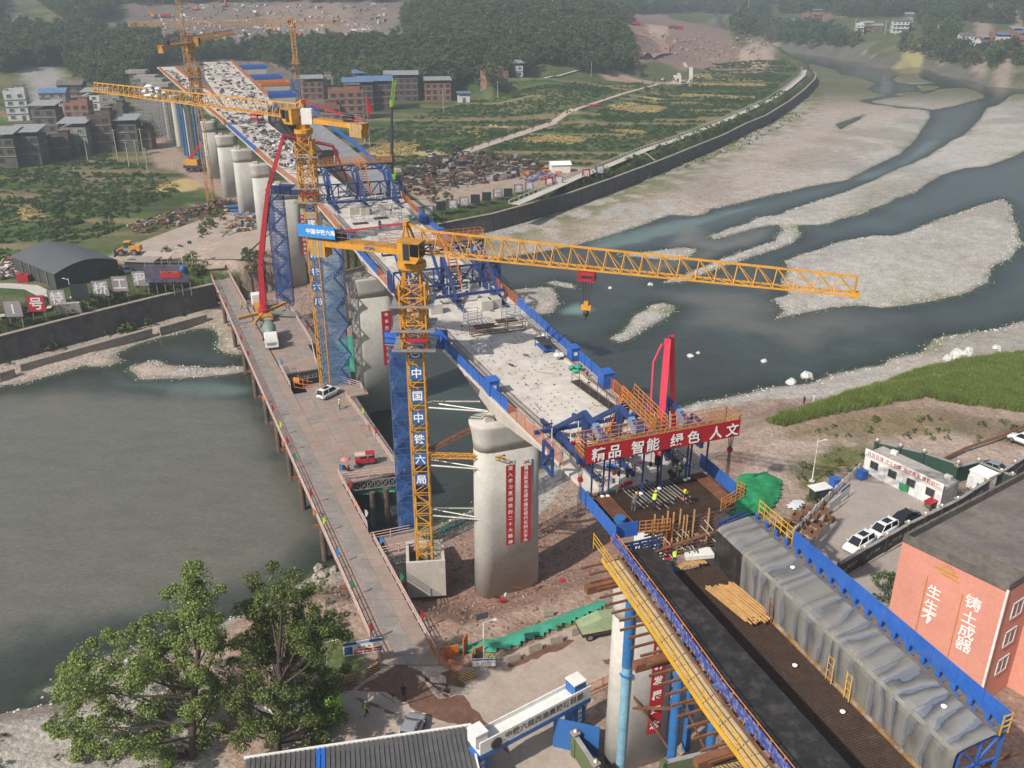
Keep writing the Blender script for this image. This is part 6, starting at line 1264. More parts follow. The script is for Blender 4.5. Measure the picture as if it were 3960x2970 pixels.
car((3462,2032),(3548,1992),6.35,'carblack','black car at the head of the three by the dark wall')
car((3885,1838),(3775,1800),6.3,'carsilver','silver saloon outside the green hoarding wall')
car((4000,1730),(3920,1700),6.3,'carwhite','white car cut off by the right picture edge on the dirt',True)
car((500,1060),(470,1045),8.4,'carsilver','silver car tucked between black shed and low hut')
car((2572,340),(2592,334),8.3,'carwhite','tiny white car on the village road near its far end');car((2555,312),(2580,308),8.6,'carwhite','tiny white car parked by the little white hut');car((1755,585),(1785,577),8.2,'carblack','dark car on the village road near the scrap yard');car((1660,612),(1690,604),8.2,'carwhite','white van on the village road by the scrap yard',True)
a,f=G(1034,1262,ZT),G(1062,1392,ZT);rz=math.atan2(f.y-a.y,f.x-a.x);c=lerp(a,f,.5)
def mixer(c,rz,label,cabm='white',drum='greygreen',L=8.6):
 o=thing('mixer_truck',label,'mixer truck',tuple(c),rz);h=L/2
 MB().box((-.6,0,.95),(L-1.6,1.0,.35)).build('chassis','dark',o)
 MB().loft([[(x,y,z)for y,z in((-1.22,.6),(1.22,.6),(1.22,z1),(1.1,z2),(-1.1,z2),(-1.22,z1))]for x,z1,z2 in((h-2.1,2.7,2.95),(h-.4,2.7,2.95),(h-.12,2.0,2.2),(h,1.7,1.75))]).build('cab',cabm,o)
 MB().quad((h-.09,-1.0,1.85),(h-.09,1.0,1.85),(h-.36,1.0,2.62),(h-.36,-1.0,2.62)).build('windscreen','carglass',o)
 MB().box((h+.02,0,1.25),(.06,1.7,.5)).build('grille','grey',o);MB().box((h+.03,0,.72),(.2,2.4,.3)).build('bumper',cabm,o)
 for s in(-1,1):
  MB().box((h-1.1,s*1.235,2.1),(1.0,.03,.7)).build('side_window','carglass',o);MB().box((h+.04,s*.95,.95),(.06,.35,.2)).build('headlight','lampclear',o);MB().box((h-.1,s*1.45,2.3),(.12,.2,.5)).build('mirror','black',o)
  for x in(h-1.3,h-2.9,-h+1.2,-h+2.5):tyre_pair(o,(x,s*1.05,.52),.52,.36,s)
 D_=[(h-2.5,.55),(h-2.9,.95),(h-4.2,1.25),(h-5.6,1.3),(h-6.8,1.0),(h-7.6,.65)];rgs=[]
 for i,(x,r)in enumerate(D_):zc=2.15+.12*i;rgs.append([(x,r*math.cos(q),zc+r*math.sin(q))for q in(2*math.pi*k/18 for k in range(18))])
 MB().loft(rgs).build('drum',drum,o,True);MB().box((-h+.7,0,3.3),(.9,1.2,.5)).build('hopper','grey',o);MB().box((-h+.4,0,1.6),(.5,.6,1.6)).build('chute','grey',o)
 return o
mixer(c,rz,'white-cabbed mixer truck with grey-green drum on the trestle')
mixer(G(1160,2790,6.13),R(8),'lime green truck half hidden by the foreground tree',mat('lime_cab',(.30,.55,.03),.4,var=.1),'white',8)
g=G(2350,2440,6.13);o=thing('covered_truck','low truck under a pale green tarpaulin by the blue column','truck',tuple(g),R(16))
MB().box((0,0,.9),(6.5,2.2,.5)).build('bed','dark',o);MB().loft([[(x,-1.15,z0),(x,1.15,z0),(x,.7,z1),(x,-.7,z1)]for x,z0,z1 in((-3.3,1.1,1.7),(-1,1.1,2.4),(1.5,1.1,2.2),(3.4,1.1,2.5))]).build('tarpaulin',mat('pale_tarp',(.28,.34,.2),.9,var=.25,scale=1,bump=.4),o)
for x in(-2.4,2.2):
 for s in(-1,1):tyre_pair(o,(x,s*.95,.45),.45,.3,s)
g=G(1418,1795,ZT);o=thing('cargo_tricycle','dark red motor tricycle with a canopy on the trestle platform','tricycle',tuple(g),R(14))
MB().box((-.7,0,.75),(1.7,1.15,.5)).build('cargo_box','red',o);MB().loft([[(x,-.55,z)for z in(.45,1.0)]+[(x,.55,z)for z in(1.0,.45)]for x in(.3,1.2)]).build('front_body','red',o);MB().box((1.0,0,1.3),(.08,.9,.7)).build('windscreen','carglass',o)
MB().box((.55,0,1.82),(1.3,1.2,.08)).build('canopy','red',o);MB().box((-.7,0,1.75),(1.8,1.25,.06)).build('rear_canopy',mat('canvas',(.5,.45,.34),.9),o)
for x,y in((-.9,-.55),(-.9,.55),(1.15,0)):tyre_pair(o,(x,y,.3),.3,.14,1)
mb=MB()
for x in(-1.5,.1,1.1):
 for y in(-.55,.55):mb.beam((x,y,.9),(x,y,1.8),.05)
mb.build('canopy_posts','dark',o)
g=G(1340,1822,ZT);o=thing('scooter','black scooter with a faded pink parasol on the trestle platform','scooter',tuple(g),R(-30))
for x in(-.55,.6):tyre_pair(o,(x,0,.26),.26,.12,1)
MB().loft([[(x,-w,z0),(x,w,z0),(x,w*.8,z1),(x,-w*.8,z1)]for x,w,z0,z1 in((-.85,.12,.5,.75),(-.4,.2,.35,.8),(0,.2,.25,.42),(.35,.2,.25,.6),(.5,.12,.4,1.05))]).build('body','black',o);MB().beam((.45,-.35,1.05),(.45,.35,1.05),.05).build('handlebar','dark',o)
MB().lathe((.0,0,1.9),[(.75,0),(.5,.2),(.05,.32)],10).tube((.2,0,.9),(0,0,2.0),.02,5).build('parasol',mat('faded_pink',(.5,.2,.18),.9),o)
g=G(497,985,8.35);o=thing('wheel_loader','yellow wheel loader with grey bucket on the dirt yard beside the black shed','loader',tuple(g),R(180))
MB().box((-2.0,0,1.75),(2.6,1.9,1.3)).build('engine_hood','loadery',o);MB().box((-.1,0,1.5),(1.8,1.6,.7)).build('mid_frame','grey',o);MB().loft([[(-.9,-.75,1.8),(.6,-.75,1.8),(.6,.75,1.8),(-.9,.75,1.8)],[(-.8,-.7,3.2),(.4,-.7,3.2),(.4,.7,3.2),(-.8,.7,3.2)]]).build('cab_glass','glassg',o);MB().box((-.2,0,3.28),(1.6,1.6,.16)).build('cab_roof','loadery',o)
for s in(-1,1):
 for x in(-1.9,1.3):tyre_pair(o,(x,s*1.05,.8),.8,.55,s)
 MB().beam((.8,s*.5,1.9),(3.0,s*.5,.9),.25,.4).build('lift_arm','loadery',o)
MB().loft([[(x,-1.4,z)for x,z in P_]+[(x,1.4,z)for x,z in reversed(P_)]for P_ in([(2.9,1.5),(2.8,.3)],[(3.9,.1),(3.6,.12)])]).build('bucket','greygreen',o)
for s in(-1,1):MB().add([(2.8,s*1.4,.25),(2.9,s*1.4,1.5),(3.9,s*1.4,.1),(2.8,s*1.45,.25),(2.9,s*1.45,1.5),(3.9,s*1.45,.1)],[(0,1,2),(5,4,3)]).build('bucket_side','greygreen',o)
g=G(765,660,8.3);o=thing('mobile_crane','yellow truck crane with raised red boom under the far spans','truck crane',tuple(g),world=True)
MB().box(g+Vector((0,0,1.5)),(9,2.5,1.0),R(-6)).build('chassis','dark',o);MB().box(g+Vector((-1.5,0,3.0)),(4.5,2.5,2.0),R(-6)).build('superstructure','loadery',o);MB().beam(g+Vector((-2.5,0,3.6)),GX(781,551,g,g+Vector((1,0,0))),.8).build('boom','red',o)
for k in range(4):MB().tube(g+Vector((-3.2+2*k,-1.3,.5)),g+Vector((-3.2+2*k,1.3,.5)),.55,12).build('wheel','black',o)
g=G(1517,700,8.2);o=thing('telescopic_crane','black telescopic crane boom with lime green tip standing by the scrap yard','crane',tuple(g),world=True);e=GX(1515,405,g,g+Vector((1,0,0)));e2=GX(1526,308,g,g+Vector((1,0,0)))
MB().box(g+Vector((0,0,1.4)),(3,8,2)).build('carrier','crane_green',o)
for k in range(4):MB().tube(g+Vector((-1.6,-3+2*k,.5)),g+Vector((1.6,-3+2*k,.5)),.5,12).build('wheel','black',o)
for k in range(3):MB().tube(lerp(g+Vector((0,0,2)),e,k/3),lerp(g+Vector((0,0,2)),e,(k+1)/3),.62-.1*k,10).build('boom_section','dark',o)
mb=MB();lattice_box(mb,e,e2,1.0,7,.16,.1);mb.tube(e-Vector((0,0,.6)),e+Vector((0,0,1.4)),.7,8);mb.build('fly_jib','crane_green',o)
def dumper(p,rz,mt,label):
 o=thing('dump_truck',label,'dump truck',tuple(p),rz,'dump trucks in the spoil grounds');MB().box((3.0,0,2.0),(2,2.6,2.6)).build('cab',mt,o);MB().loft([[(x,-1.4,1.4),(x,1.4,1.4),(x,1.6,3.2),(x,-1.6,3.2)]for x in(-3.6,1.8)]).build('body',mt,o);MB().box((0,0,1.0),(8,1.2,.5)).build('chassis','dark',o)
 for x in(3,-1.4,-2.8):MB().tube((x,-1.3,.6),(x,1.3,.6),.6,10).build('wheel','black',o)
def digger(p,rz,label):
 o=thing('excavator',label,'excavator',tuple(p),rz,'orange excavators in the quarry');MB().box((0,0,.6),(4.4,3,1.0)).build('tracks','dark',o);MB().box((-.4,0,2.2),(4,2.8,1.8)).build('house','orange',o);MB().beam((1.4,0,2.6),(5,0,5.5),.6).build('boom','orange',o);MB().beam((5,0,5.5),(7.6,0,2.2),.5).build('stick','orange',o);MB().box((7.4,0,1.4),(1.2,1.4,1.2)).build('bucket','dark',o)
def on(px,py,Y):
 g=GD(px,py,Y);g.z=hgt(g.x,g.y);return g
for px,py,Y,rz,lb in[(595,68,805,2.6,'orange excavator left of the loaded dump truck in the quarry'),(757,42,845,3,'orange excavator by the red drill mast'),(870,42,850,1.6,'orange excavator at the right end of the quarry floor'),(1160,148,705,2.5,'orange excavator working behind the far crane mast')]:digger(on(px,py,Y),rz,lb)
for px,py,Y,rz,mt,lb in[(640,68,810,0,'red','red dump truck next to the quarry excavator'),(1048,128,735,0,'loadery','yellow dump truck left of the far crane mast'),(1305,135,720,.5,'loadery','yellow dump truck with raised load on the quarry floor'),(1365,145,705,1.6,'red','small red truck at the right of the quarry floor'),(1250,152,700,0,'brick','dusty dump truck below the white concrete block'),(2460,100,930,0,'red','red dump truck on the spoil track summit'),(2600,118,940,0,'rust','rusty dump truck first in the spoil row'),(2625,120,935,0,'red','red dump truck second in the spoil row'),(2440,262,695,.4,'dark','dark truck at the foot of the haul track')]:dumper(on(px,py,Y),rz,mt,lb)
dumper(G(2290,430,8.15),R(25),'red','small red farm truck on the village road')
# ================================================================ PEOPLE
def person_mesh(J):
 me=bpy.data.meshes.new('body');keys=list(J);me.from_pydata([J[k][0]for k in keys],[],[]);ix={k:i for i,k in enumerate(keys)}
 E_=[('pelvis','waist'),('waist','chest'),('chest','neck')]
 for s in 'LR':E_+=[('pelvis','hip'+s),('hip'+s,'knee'+s),('knee'+s,'ankle'+s),('ankle'+s,'toe'+s),('chest','sh'+s),('sh'+s,'elb'+s),('elb'+s,'wri'+s)]
 me.clear_geometry();me.from_pydata([J[k][0]for k in keys],[(ix[a],ix[b])for a,b in E_],[])
 return me,keys,ix
HAND=MB().box((0,0,-.05),(.035,.08,.1))
for k in range(4):HAND.tube((0,-.03+k*.02,-.09),(.025,-.03+k*.02,-.16-.012*(k in(1,2))),.009,5,.007)
HAND.tube((.01,-.04,-.03),(.045,-.065,-.09),.011,5,.008);HANDS=HAND.mesh('hand','skin');HANDG=HAND.mesh('hand','glovered')
HEADM=MB().loft([[(.0+r*math.cos(a)*1.12+ox,r*math.sin(a)*.9,z)for a in(2*math.pi*k/12 for k in range(12))]for z,r,ox in((-.02,.05,-.01),(.04,.055,-.01),(.07,.075,.015),(.12,.088,.015),(.17,.095,.01),(.22,.09,0),(.255,.06,-.01),(.265,.01,-.01))]).box((.118,0,.125),(.03,.026,.045)).box((.098,0,.085),(.015,.05,.012)).box((.09,.05,.15),(.02,.028,.014)).box((.09,-.05,.15),(.02,.028,.014)).box((.0,.098,.14),(.04,.02,.06)).box((.0,-.098,.14),(.04,.02,.06)).mesh('head','skin',smooth=True)
HATP=[(.132,.17),(.128,.2),(.112,.25),(.07,.285),(.005,.298)]
HATS={k:MB().lathe((-.005,0,0),HATP,14).box((.12,0,.172),(.1,.2,.012)).mesh('helmet',k,smooth=True)for k in('hatyellow','hatwhite')}
HAIRM=MB().lathe((-.012,0,0),[(.1,.14),(.104,.2),(.085,.25),(.04,.28),(.005,.285)],12).mesh('hair','hair',smooth=True)
def person(p,rz,label,pose='stand',cloth='cloth',hat='hatyellow',vest=True,glove=False,sc_=1.0,bag=False):
 J=dict(pelvis=((0,0,.93),.135),waist=((0,0,1.1),.125),chest=((0,0,1.32),.15),neck=((0,0,1.47),.06))
 for s,k in(('L',1),('R',-1)):
  J.update({'hip'+s:((0,k*.1,.88),.095),'knee'+s:((.02,k*.11,.49),.065),'ankle'+s:((-.02,k*.11,.09),.048),'toe'+s:((.15,k*.13,.05),.045),'sh'+s:((0,k*.19,1.4),.065),'elb'+s:((-.03,k*.27,1.13),.05),'wri'+s:((.08,k*.25,.9),.038)})
 def mv(d):
  for k,v in d.items():J[k]=(v,J[k][1])
 if pose=='walk':mv({'kneeL':(.18,.11,.5),'ankleL':(.24,.11,.1),'toeL':(.4,.12,.07),'kneeR':(-.02,-.11,.49),'ankleR':(-.3,-.11,.14),'toeR':(-.16,-.12,.05),'elbL':(-.2,.26,1.16),'wriL':(-.2,.25,.92),'elbR':(.14,-.26,1.14),'wriR':(.3,-.24,1.0)})
 if pose=='bend':mv({'chest':(.3,0,1.22),'waist':(.08,0,1.08),'neck':(.42,0,1.3),'shL':(.3,.19,1.27),'shR':(.3,-.19,1.27),'elbL':(.46,.26,1.04),'wriL':(.58,.15,.84),'elbR':(.46,-.26,1.04),'wriR':(.6,-.12,.86),'kneeL':(.12,.14,.5),'kneeR':(.12,-.14,.5)})
 if pose=='work':mv({'chest':(.08,0,1.31),'neck':(.12,0,1.45),'shL':(.08,.19,1.38),'shR':(.08,-.19,1.38),'elbL':(.15,.3,1.14),'wriL':(.4,.2,1.08),'elbR':(.15,-.3,1.14),'wriR':(.42,-.12,1.12)})
 if pose=='sit':mv({'pelvis':(0,0,.5),'waist':(.02,0,.66),'chest':(.1,0,.88),'neck':(.16,0,1.02),'hipL':(.03,.1,.47),'hipR':(.03,-.1,.47),'kneeL':(.42,.16,.52),'kneeR':(.42,-.16,.5),'ankleL':(.4,.15,.1),'ankleR':(.4,-.15,.1),'toeL':(.56,.16,.05),'toeR':(.56,-.16,.05),'shL':(.12,.19,.95),'shR':(.12,-.19,.95),'elbL':(.2,.28,.72),'wriL':(.42,.1,.64),'elbR':(.2,-.28,.72),'wriR':(.42,-.08,.64)})
 o=thing('person',label,'person',tuple(p),rz,'people on the site');o.scale=(sc_,)*3
 me,keys,ix=person_mesh(J);me.materials.append(MM(cloth));b=bpy.data.objects.new('body',me);COL.objects.link(b);b.parent=o
 b.modifiers.new('skin','SKIN');sv=me.skin_vertices[0].data
 for k in keys:sv[ix[k]].radius=(J[k][1],)*2;sv[ix[k]].use_root=(k=='pelvis')
 b.modifiers.new('sub','SUBSURF').levels=1;b.modifiers['sub'].render_levels=1
 nk=Vector(J['neck'][0]);lean=math.atan2(nk.x-J['waist'][0][0],nk.z-J['waist'][0][2])*.6
 h=inst('head',HEADM,o,nk+Vector((.0,0,.03)),rot=(0,lean,0));inst('helmet' if hat else 'hair',HATS[hat]if hat else HAIRM,h)
 for s in 'LR':
  w,e=Vector(J['wri'+s][0]),Vector(J['elb'+s][0]);d=(w-e).normalized();inst('hand',HANDG if glove else HANDS,o,w,rot=Vector((-d.x,-d.y,-d.z)).to_track_quat('Z','X').to_euler())
 if vest:
  wa,c_=Vector(J['waist'][0]),Vector(J['chest'][0]);up=(c_-wa).normalized();fx=Vector((up.z,0,-up.x))
  def rg(q,rx,ry):return[q+fx*rx*math.cos(a)+Vector((0,1,0))*ry*math.sin(a)for a in(2*math.pi*k/12 for k in range(12))]
  MB().loft([rg(wa-up*.12,.155,.175),rg(wa+up*.05,.15,.165),rg(c_,.175,.205),rg(c_+up*.1,.14,.2),rg(c_+up*.15,.07,.12)],caps=False).build('vest','hivis',o,True)
  MB().loft([rg(wa+up*(.02),.157,.172),rg(wa+up*.065,.158,.174)],caps=False).build('reflective_band','whitebright',o)
 if bag:MB().box(Vector(J['chest'][0])+Vector((-.2,0,-.05)),(.16,.3,.4)).build('backpack','black',o)
 return o
D2=ZD+.02
for px,py,z,hd,lb,kw in[(1562,2700,6.13,80,'bareheaded person in black standing on the mud-stained road',dict(hat=None,vest=False)),(1417,2768,6.13,40,'person in white helmet and hi-vis vest striding across the road',dict(pose='walk',hat='hatwhite')),(1315,1583,ZT,200,'person in hi-vis vest and white helmet standing beside red cloth on the trestle',dict(hat='hatwhite')),(845,1157,ZT,100,'person with a backpack walking on the far trestle',dict(pose='walk',hat='hatwhite',vest=False,cloth='clothgrey',bag=True)),(936,1197,ZT,20,'person in hi-vis vest walking at the far platform corner',dict(pose='walk')),(1470,888,D2,95,'person in black with white helmet on the far deck',dict(hat='hatwhite',vest=False)),(1512,828,D2,90,'person in hi-vis vest and blue trousers near the counterweight blocks',dict(cloth='clothblue',hat='hatwhite')),(1476,802,D2,90,'person in dark clothes and yellow helmet by the counterweight blocks',dict(vest=False)),(1308,700,34.5,0,'person in white on the far form traveller',dict(cloth='clothwhite',hat='hatwhite',vest=False)),(1343,742,D2+.5,0,'person in hi-vis among the far traveller trusses',dict(hat='hatwhite')),(2448,1980,30.95,60,'person in grey bending over the rebar at the left',dict(pose='bend',cloth='clothgrey',vest=False)),(2527,1972,30.95,40,'person in hi-vis vest holding the vibrator hose on the rebar',dict(pose='work')),(2653,1947,30.95,240,'person in hi-vis vest with orange gloves on the right of the rebar',dict(pose='bend',glove=True)),(2630,1838,D2,225,'person in white helmet sitting on the deck kerb',dict(pose='sit',hat='hatwhite')),(2522,2118,27.3,110,'person in hi-vis vest seen from behind at the timber end form',dict(pose='work')),(2658,2098,27.8,160,'person in hi-vis vest standing on the pale slab',dict(pose='work',cloth='clothgrey')),(2606,2192,26.9,100,'person in white helmet and pale shirt in the formwork trough',dict(hat='hatwhite',cloth='clothgrey',pose='work')),(3108,1566,None,20,'person in black on the gravel shore',dict(hat=None,vest=False)),(3145,1556,None,20,'person in white top on the gravel shore',dict(hat=None,vest=False,cloth='clothwhite')),(1910,2572,6.1,200,'person in hi-vis vest bending by the lamp post sign',dict(pose='bend')),(700,1037,8.4,0,'person by the billboard fence on the far yard',dict(vest=False)),(735,1040,8.4,0,'person in green vest by the billboard fence',dict()),(2038,462,8.1,0,'person bending in the far vegetable rows',dict(vest=False,hat=None,pose='bend')),(285,660,8.1,0,'person in white working in the left fields',dict(vest=False,hat=None,cloth='clothwhite',pose='bend')),(1195,980,27,0,'person in hi-vis on a stair tower landing',dict())]:
 q=gz(px,py,2)if z is None else G(px,py,z)
 if 'stair tower landing' in lb:continue
 if 'far form traveller' in lb:q=NB(120.6,-3.5,36.9)
 person(q,R(hd),lb,**kw)
# ================================================================ HOUSES
WF=MB()
for x in(-.5,.5):WF.beam((x*1.5,0,-.7),(x*1.5,0,.7),.1)
for z in(-.7,.7):WF.beam((-.8,0,z),(.8,0,z),.1)
WF.beam((0,0,-.7),(0,0,.7),.06);WFM=WF.mesh('window','tilewhite');WFD=WF.mesh('window','slate')
WPM=MB().box((0,.04,0),(1.5,.04,1.4)).mesh('pane','glass');WPG=MB().box((0,.04,0),(1.5,.04,1.4)).mesh('pane','glassg')
def win(o,p,rz,frame,pane,sx=1.0,sz=1.0):
 w=inst('window',frame,o,p,rz,(sx,1,sz));inst('pane',pane,w);return w
def house(px,py,base,wpx,fl,wall,roof,label,rz=0.0,d=9.0,front=None,fh=3.1,bal=False,nw=None,tilt=.12,group='village houses',dark=True,sidew=True):
 """base: ground height, or ('Y', distance) for ground met on the sight line"""
 g=on(px,py,base[1])if isinstance(base,tuple)else G(px,py,base)
 if not isinstance(base,tuple):g.z=base
 dep=g.y*_c+(CAM_H-g.z)*_s;w=max(4.5,wpx*dep/FOC);H_=fl*fh;r=R(rz)
 o=thing('house',label,'house',tuple(g),r,group)
 MB().box((0,d/2,H_/2-.5),(w,d,H_+1)).build('wall',wall,o)
 if front:MB().box((0,-.03,H_/2),(w-.1,.08,H_)).build('front_wall',front,o)
 n=nw or max(1,int(w/3.2));fr,pn=(WFD,WPM)if dark else(WFM,WPM if random.random()<.6 else WPG)
 for f in range(fl):
  z=f*fh+1.7
  if f:MB().box((0,d/2-.1,f*fh),(w+.24,d+.3,.22)).build('floor_band','render' if wall!='tilewhite' else 'slate',o)
  for k in range(n):
   if f==0 and k==n//2:MB().box((-w/2+w*(k+.5)/n,-.06,1.15),(1.5,.1,2.3)).build('door','slate',o);continue
   win(o,(-w/2+w*(k+.5)/n,-.09,z),0,fr,pn,min(1.25,w/n/2.4),1.05)
  if bal and f:MB().box((0,-.7,f*fh+.05),(w*.96,1.3,.16)).build('balcony','render',o);MB().beam((-w*.48,-1.3,f*fh+.6),(w*.48,-1.3,f*fh+.6),.06,.9).build('balcony_rail',wall,o)
  if sidew and f and(f+len(label))%2==0:
   for sd in(-1,1):win(o,(sd*(w/2+.06),d*.4,z),sd*R(90),fr,pn,.7,.9)
 if roof in('tin','tinblue'):
  z0=H_+1.5;MB().loft([[(-w/2-.7,-1.0,z0),(w/2+.7,-1.0,z0),(w/2+.7,-1.0,z0+.1),(-w/2-.7,-1.0,z0+.1)],[(-w/2-.7,d+.6,z0+tilt*d),(w/2+.7,d+.6,z0+tilt*d),(w/2+.7,d+.6,z0+tilt*d+.1),(-w/2-.7,d+.6,z0+tilt*d+.1)]]).build('roof_sheet',roof,o)
  mb=MB()
  for x in(-w/2+.3,0,w/2-.3):
   for y in(.2,d-.3):mb.beam((x,y,H_),(x,y,z0+tilt*y+.02),.16)
  mb.build('roof_posts','slate',o)
  MB().box((w*.16,d*.62,H_+.75),(w*.5,d*.5,1.5)).build('roof_room',wall,o)
 elif roof=='gable':
  MB().loft([[(x,-.7,H_),(x,d/2,H_+2.0),(x,d+.7,H_),(x,d/2,H_+1.8)]for x in(-w/2-.6,w/2+.6)]).build('roof','slate' if 'tile' in label else('tinblue' if 'blue' in label else 'tin'),o)
  MB().loft([[(x,0,H_),(x,d/2,H_+1.7),(x,d,H_)]for x in(-w/2,w/2)]).build('gable',wall,o)
 else:
  pz=H_+.45
  for c_,s_ in(((0,.1,pz),(w,.2,.9)),((0,d-.1,pz),(w,.2,.9)),((-w/2+.1,d/2,pz),(.2,d-.42,.9)),((w/2-.1,d/2,pz),(.2,d-.42,.9))):MB().box(c_,s_).build('parapet',wall,o)
  MB().box((0,d/2,H_+.03),(w-.4,d-.4,.06)).build('roof_slab','slate',o);MB().box((w*.22,d*.65,H_+1.3),(w*.4,d*.45,2.6)).build('stair_hut',wall,o);MB().box((w*.22,d*.65,H_+2.7),(w*.46,d*.52,.2)).build('hut_roof','slate',o)
 return o
LV_='houses of the left village';CV_='houses of the village behind the viaduct';RV_='houses across the river'
for a in[(75,468,10,75,4,'tilewhite','flat','white-tiled four-storey block at the left picture edge',18,11),(160,462,10,75,2,'render','flat','low grey annex with wide windows beside the white block',12,8),(208,410,12,95,2,'render','gable','grey cottage with pale blue metal roof behind the white block',10,9),(275,378,14,90,2,'brickdk','gable','dark cottage with brown tile roof at the back of the left village',8,9),(30,640,9,75,3,'renderdk','tin','dark house with air conditioners in the front row at the left edge',8,10),(108,630,9,105,3,'renderdk','tin','dark house second in the front row with two tier tin roof',8,10),(188,545,9,90,4,'renderdk','tin','tall dark house with open roof terrace behind the front row',6,9),(228,605,9,90,2,'brickdk','flat','low brick house with red canopy in the front row',8,7),(298,590,9,95,3,'render','tin','pale grey house with white window grid in the front row',6,9),(300,458,11,90,2,'brick','flat','brick house with a dark balcony in the middle of the left village',6,8),(370,420,12,85,2,'tilewhite','tin','pale house with brick gable behind the left village',8,9),(430,425,12,75,2,'render','flat','grey two-storey house right of the pale brick-gabled one',8,9),(402,580,9,85,4,'brickdk','flat','big brick and grey house before the power poles',10,10),(462,540,9,60,4,'renderdk','flat','narrow dark house behind the power poles',8,9),(500,575,9,75,3,'renderdk','tin','dark house with blue-edged tin roof by the power poles',8,9),(555,570,9,65,2,'brickdk','flat','ruined brick house with arched opening nearest the viaduct',8,8)]:
 house(*a[:8],rz=a[8],d=a[9],group=LV_,dark='white' not in a[7]and 'pale' not in a[7])
for a in[(1212,385,9.5,80,3,'brick','tin','brick house with grey tin roof beside the far crane mast',14,9),(1262,372,10,60,3,'render','flat','grey house right behind the far crane mast',14,8),(1262,470,9,110,2,'brick','flat','low brick house with a broken concrete ramp roof',14,8),(1345,462,9,130,4,'brick','flat','large brick block with a flat roof at the front of the village',12,12),(1390,430,9,110,4,'brickdk','tinblue','dark block with blue metal roof behind the large brick block',10,10),(1455,425,9,130,4,'brickdk','tinblue','wide dark block with pale blue roof in mid row',8,11),(1440,360,10,140,3,'brick','tinblue','brick block with blue roof in the back row',8,10),(1555,395,9,125,4,'brickdk','tin','long dark brick block with grey roof toward the right',6,10),(1600,365,9.5,100,3,'brick','tinblue','brick block with light roof behind the long dark one',6,9),(1695,392,9,100,3,'brick','tin','brick house with open corner columns at the right end of the village',10,9)]:
 house(*a[:8],rz=a[8],d=a[9],group=CV_)
for a in[(1925,375,9.5,90,4,'brick','flat','tall narrow salmon brick house at the wood edge',22,10),(1985,340,10,75,4,'tilewhite','tin','white tiled house half behind the salmon brick one',10,9),(2118,300,10.5,62,3,'tilewhite','flat','white house with grey terrace at the foot of the wooded hill',8,9),(2178,300,10.5,56,4,'brick','flat','orange brick house with white stair bay at the foot of the hill',14,9)]:
 house(*a[:8],rz=a[8],d=a[9],group=None,dark=False)
for px,py,Y,w,fl,wall,roof,lb in[(2998,92,1130,26,3,'brick','flat','tall brick tower house farthest left across the river'),(3052,95,1120,38,2,'brick','gable','brick cottage with blue roof across the river'),(3115,97,1110,26,4,'brick','flat','orange brick tower house across the river'),(3158,88,1130,34,3,'brick','tinblue','brick house with a blue-grey roof up the far bank'),(3142,122,1050,60,2,'tilewhite','gable','long low white house with grey roof by the far trees'),(3198,90,1120,34,2,'brick','flat','low red brick house at the end of the upper row'),(3325,122,980,28,3,'tilewhite','flat','narrow white house at the start of the middle row'),(3357,118,985,34,3,'brick','gable','brick house in the middle row'),(3392,120,980,42,2,'brickdk','gable','dark open barn with a water tank in the middle row'),(3480,126,945,60,3,'tilewhite','gable','cream house with tile roof in the middle row'),(3508,120,955,34,3,'render','flat','grey house beside the cream one'),(3515,82,1050,32,2,'renderdk','gable','dark little house alone up the slope'),(3735,182,795,50,5,'tilewhite','gable','tall white house with tile roof leading the right row'),(3775,183,790,46,3,'tilewhite','flat','white house with turquoise ground floor in the right row'),(3814,184,785,34,3,'brickdk','tin','dark timbered house in the right row'),(3845,185,780,32,4,'brick','flat','brick house with pipes in the right row'),(3878,188,770,44,3,'tilewhite','tinblue','white and blue house in the right row'),(3925,190,765,40,4,'brick','tin','brick house with blue awning in the right row'),(3962,200,745,60,3,'brick','tinblue','brick house with bright blue roof at the right picture edge')]:
 house(px,py,('Y',Y),w,fl,wall,roof,lb,rz=-10,d=10,fh=3.4,group=RV_,bal=(fl>2),dark=False,sidew=False)
house(2620,318,8.6,24,1,'tilewhite','flat','tiny white hut at the far end of the village road',d=4,group=None,dark=False);house(1795,395,9,45,1,'tilewhite','tinblue','low blue-roofed shack at the edge of the fields',rz=10,d=4,group=None)
g=G(2170,672,8.2);o=thing('storage_shed','white storage shed with a shallow roof by the scrap yard','shed',tuple(g),R(10));MB().box((0,2.5,1.5),(6.5,5,3)).build('wall','white',o);MB().loft([[(x,-.4,3.0),(x,2.5,3.9),(x,5.4,3.0),(x,2.5,3.75)]for x in(-3.7,3.7)]).build('roof','whitebright',o);MB().loft([[(x,0,3.0),(x,2.5,3.7),(x,5,3.0)]for x in(-3.2,3.2)]).build('gable','white',o)
a,b_,c_=G(221,1122,8.4),G(464,1066,8.4),G(60,1052,8.4);u=(b_-a);v=(c_-a);o=thing('arched_shed','black arched-roof storage shed behind the letter boards','shed',tuple(a),world=True);rg=[]
for f in(0,1.0):
 rg.append([a+v*f+Vector((0,0,-.3))]+[a+u*(k/12)+v*f+Vector((0,0,3.5+1.7*math.sin(math.pi*k/12)))for k in range(13)]+[b_+v*f+Vector((0,0,-.3))])
MB().loft(rg).build('shell','shed',o)
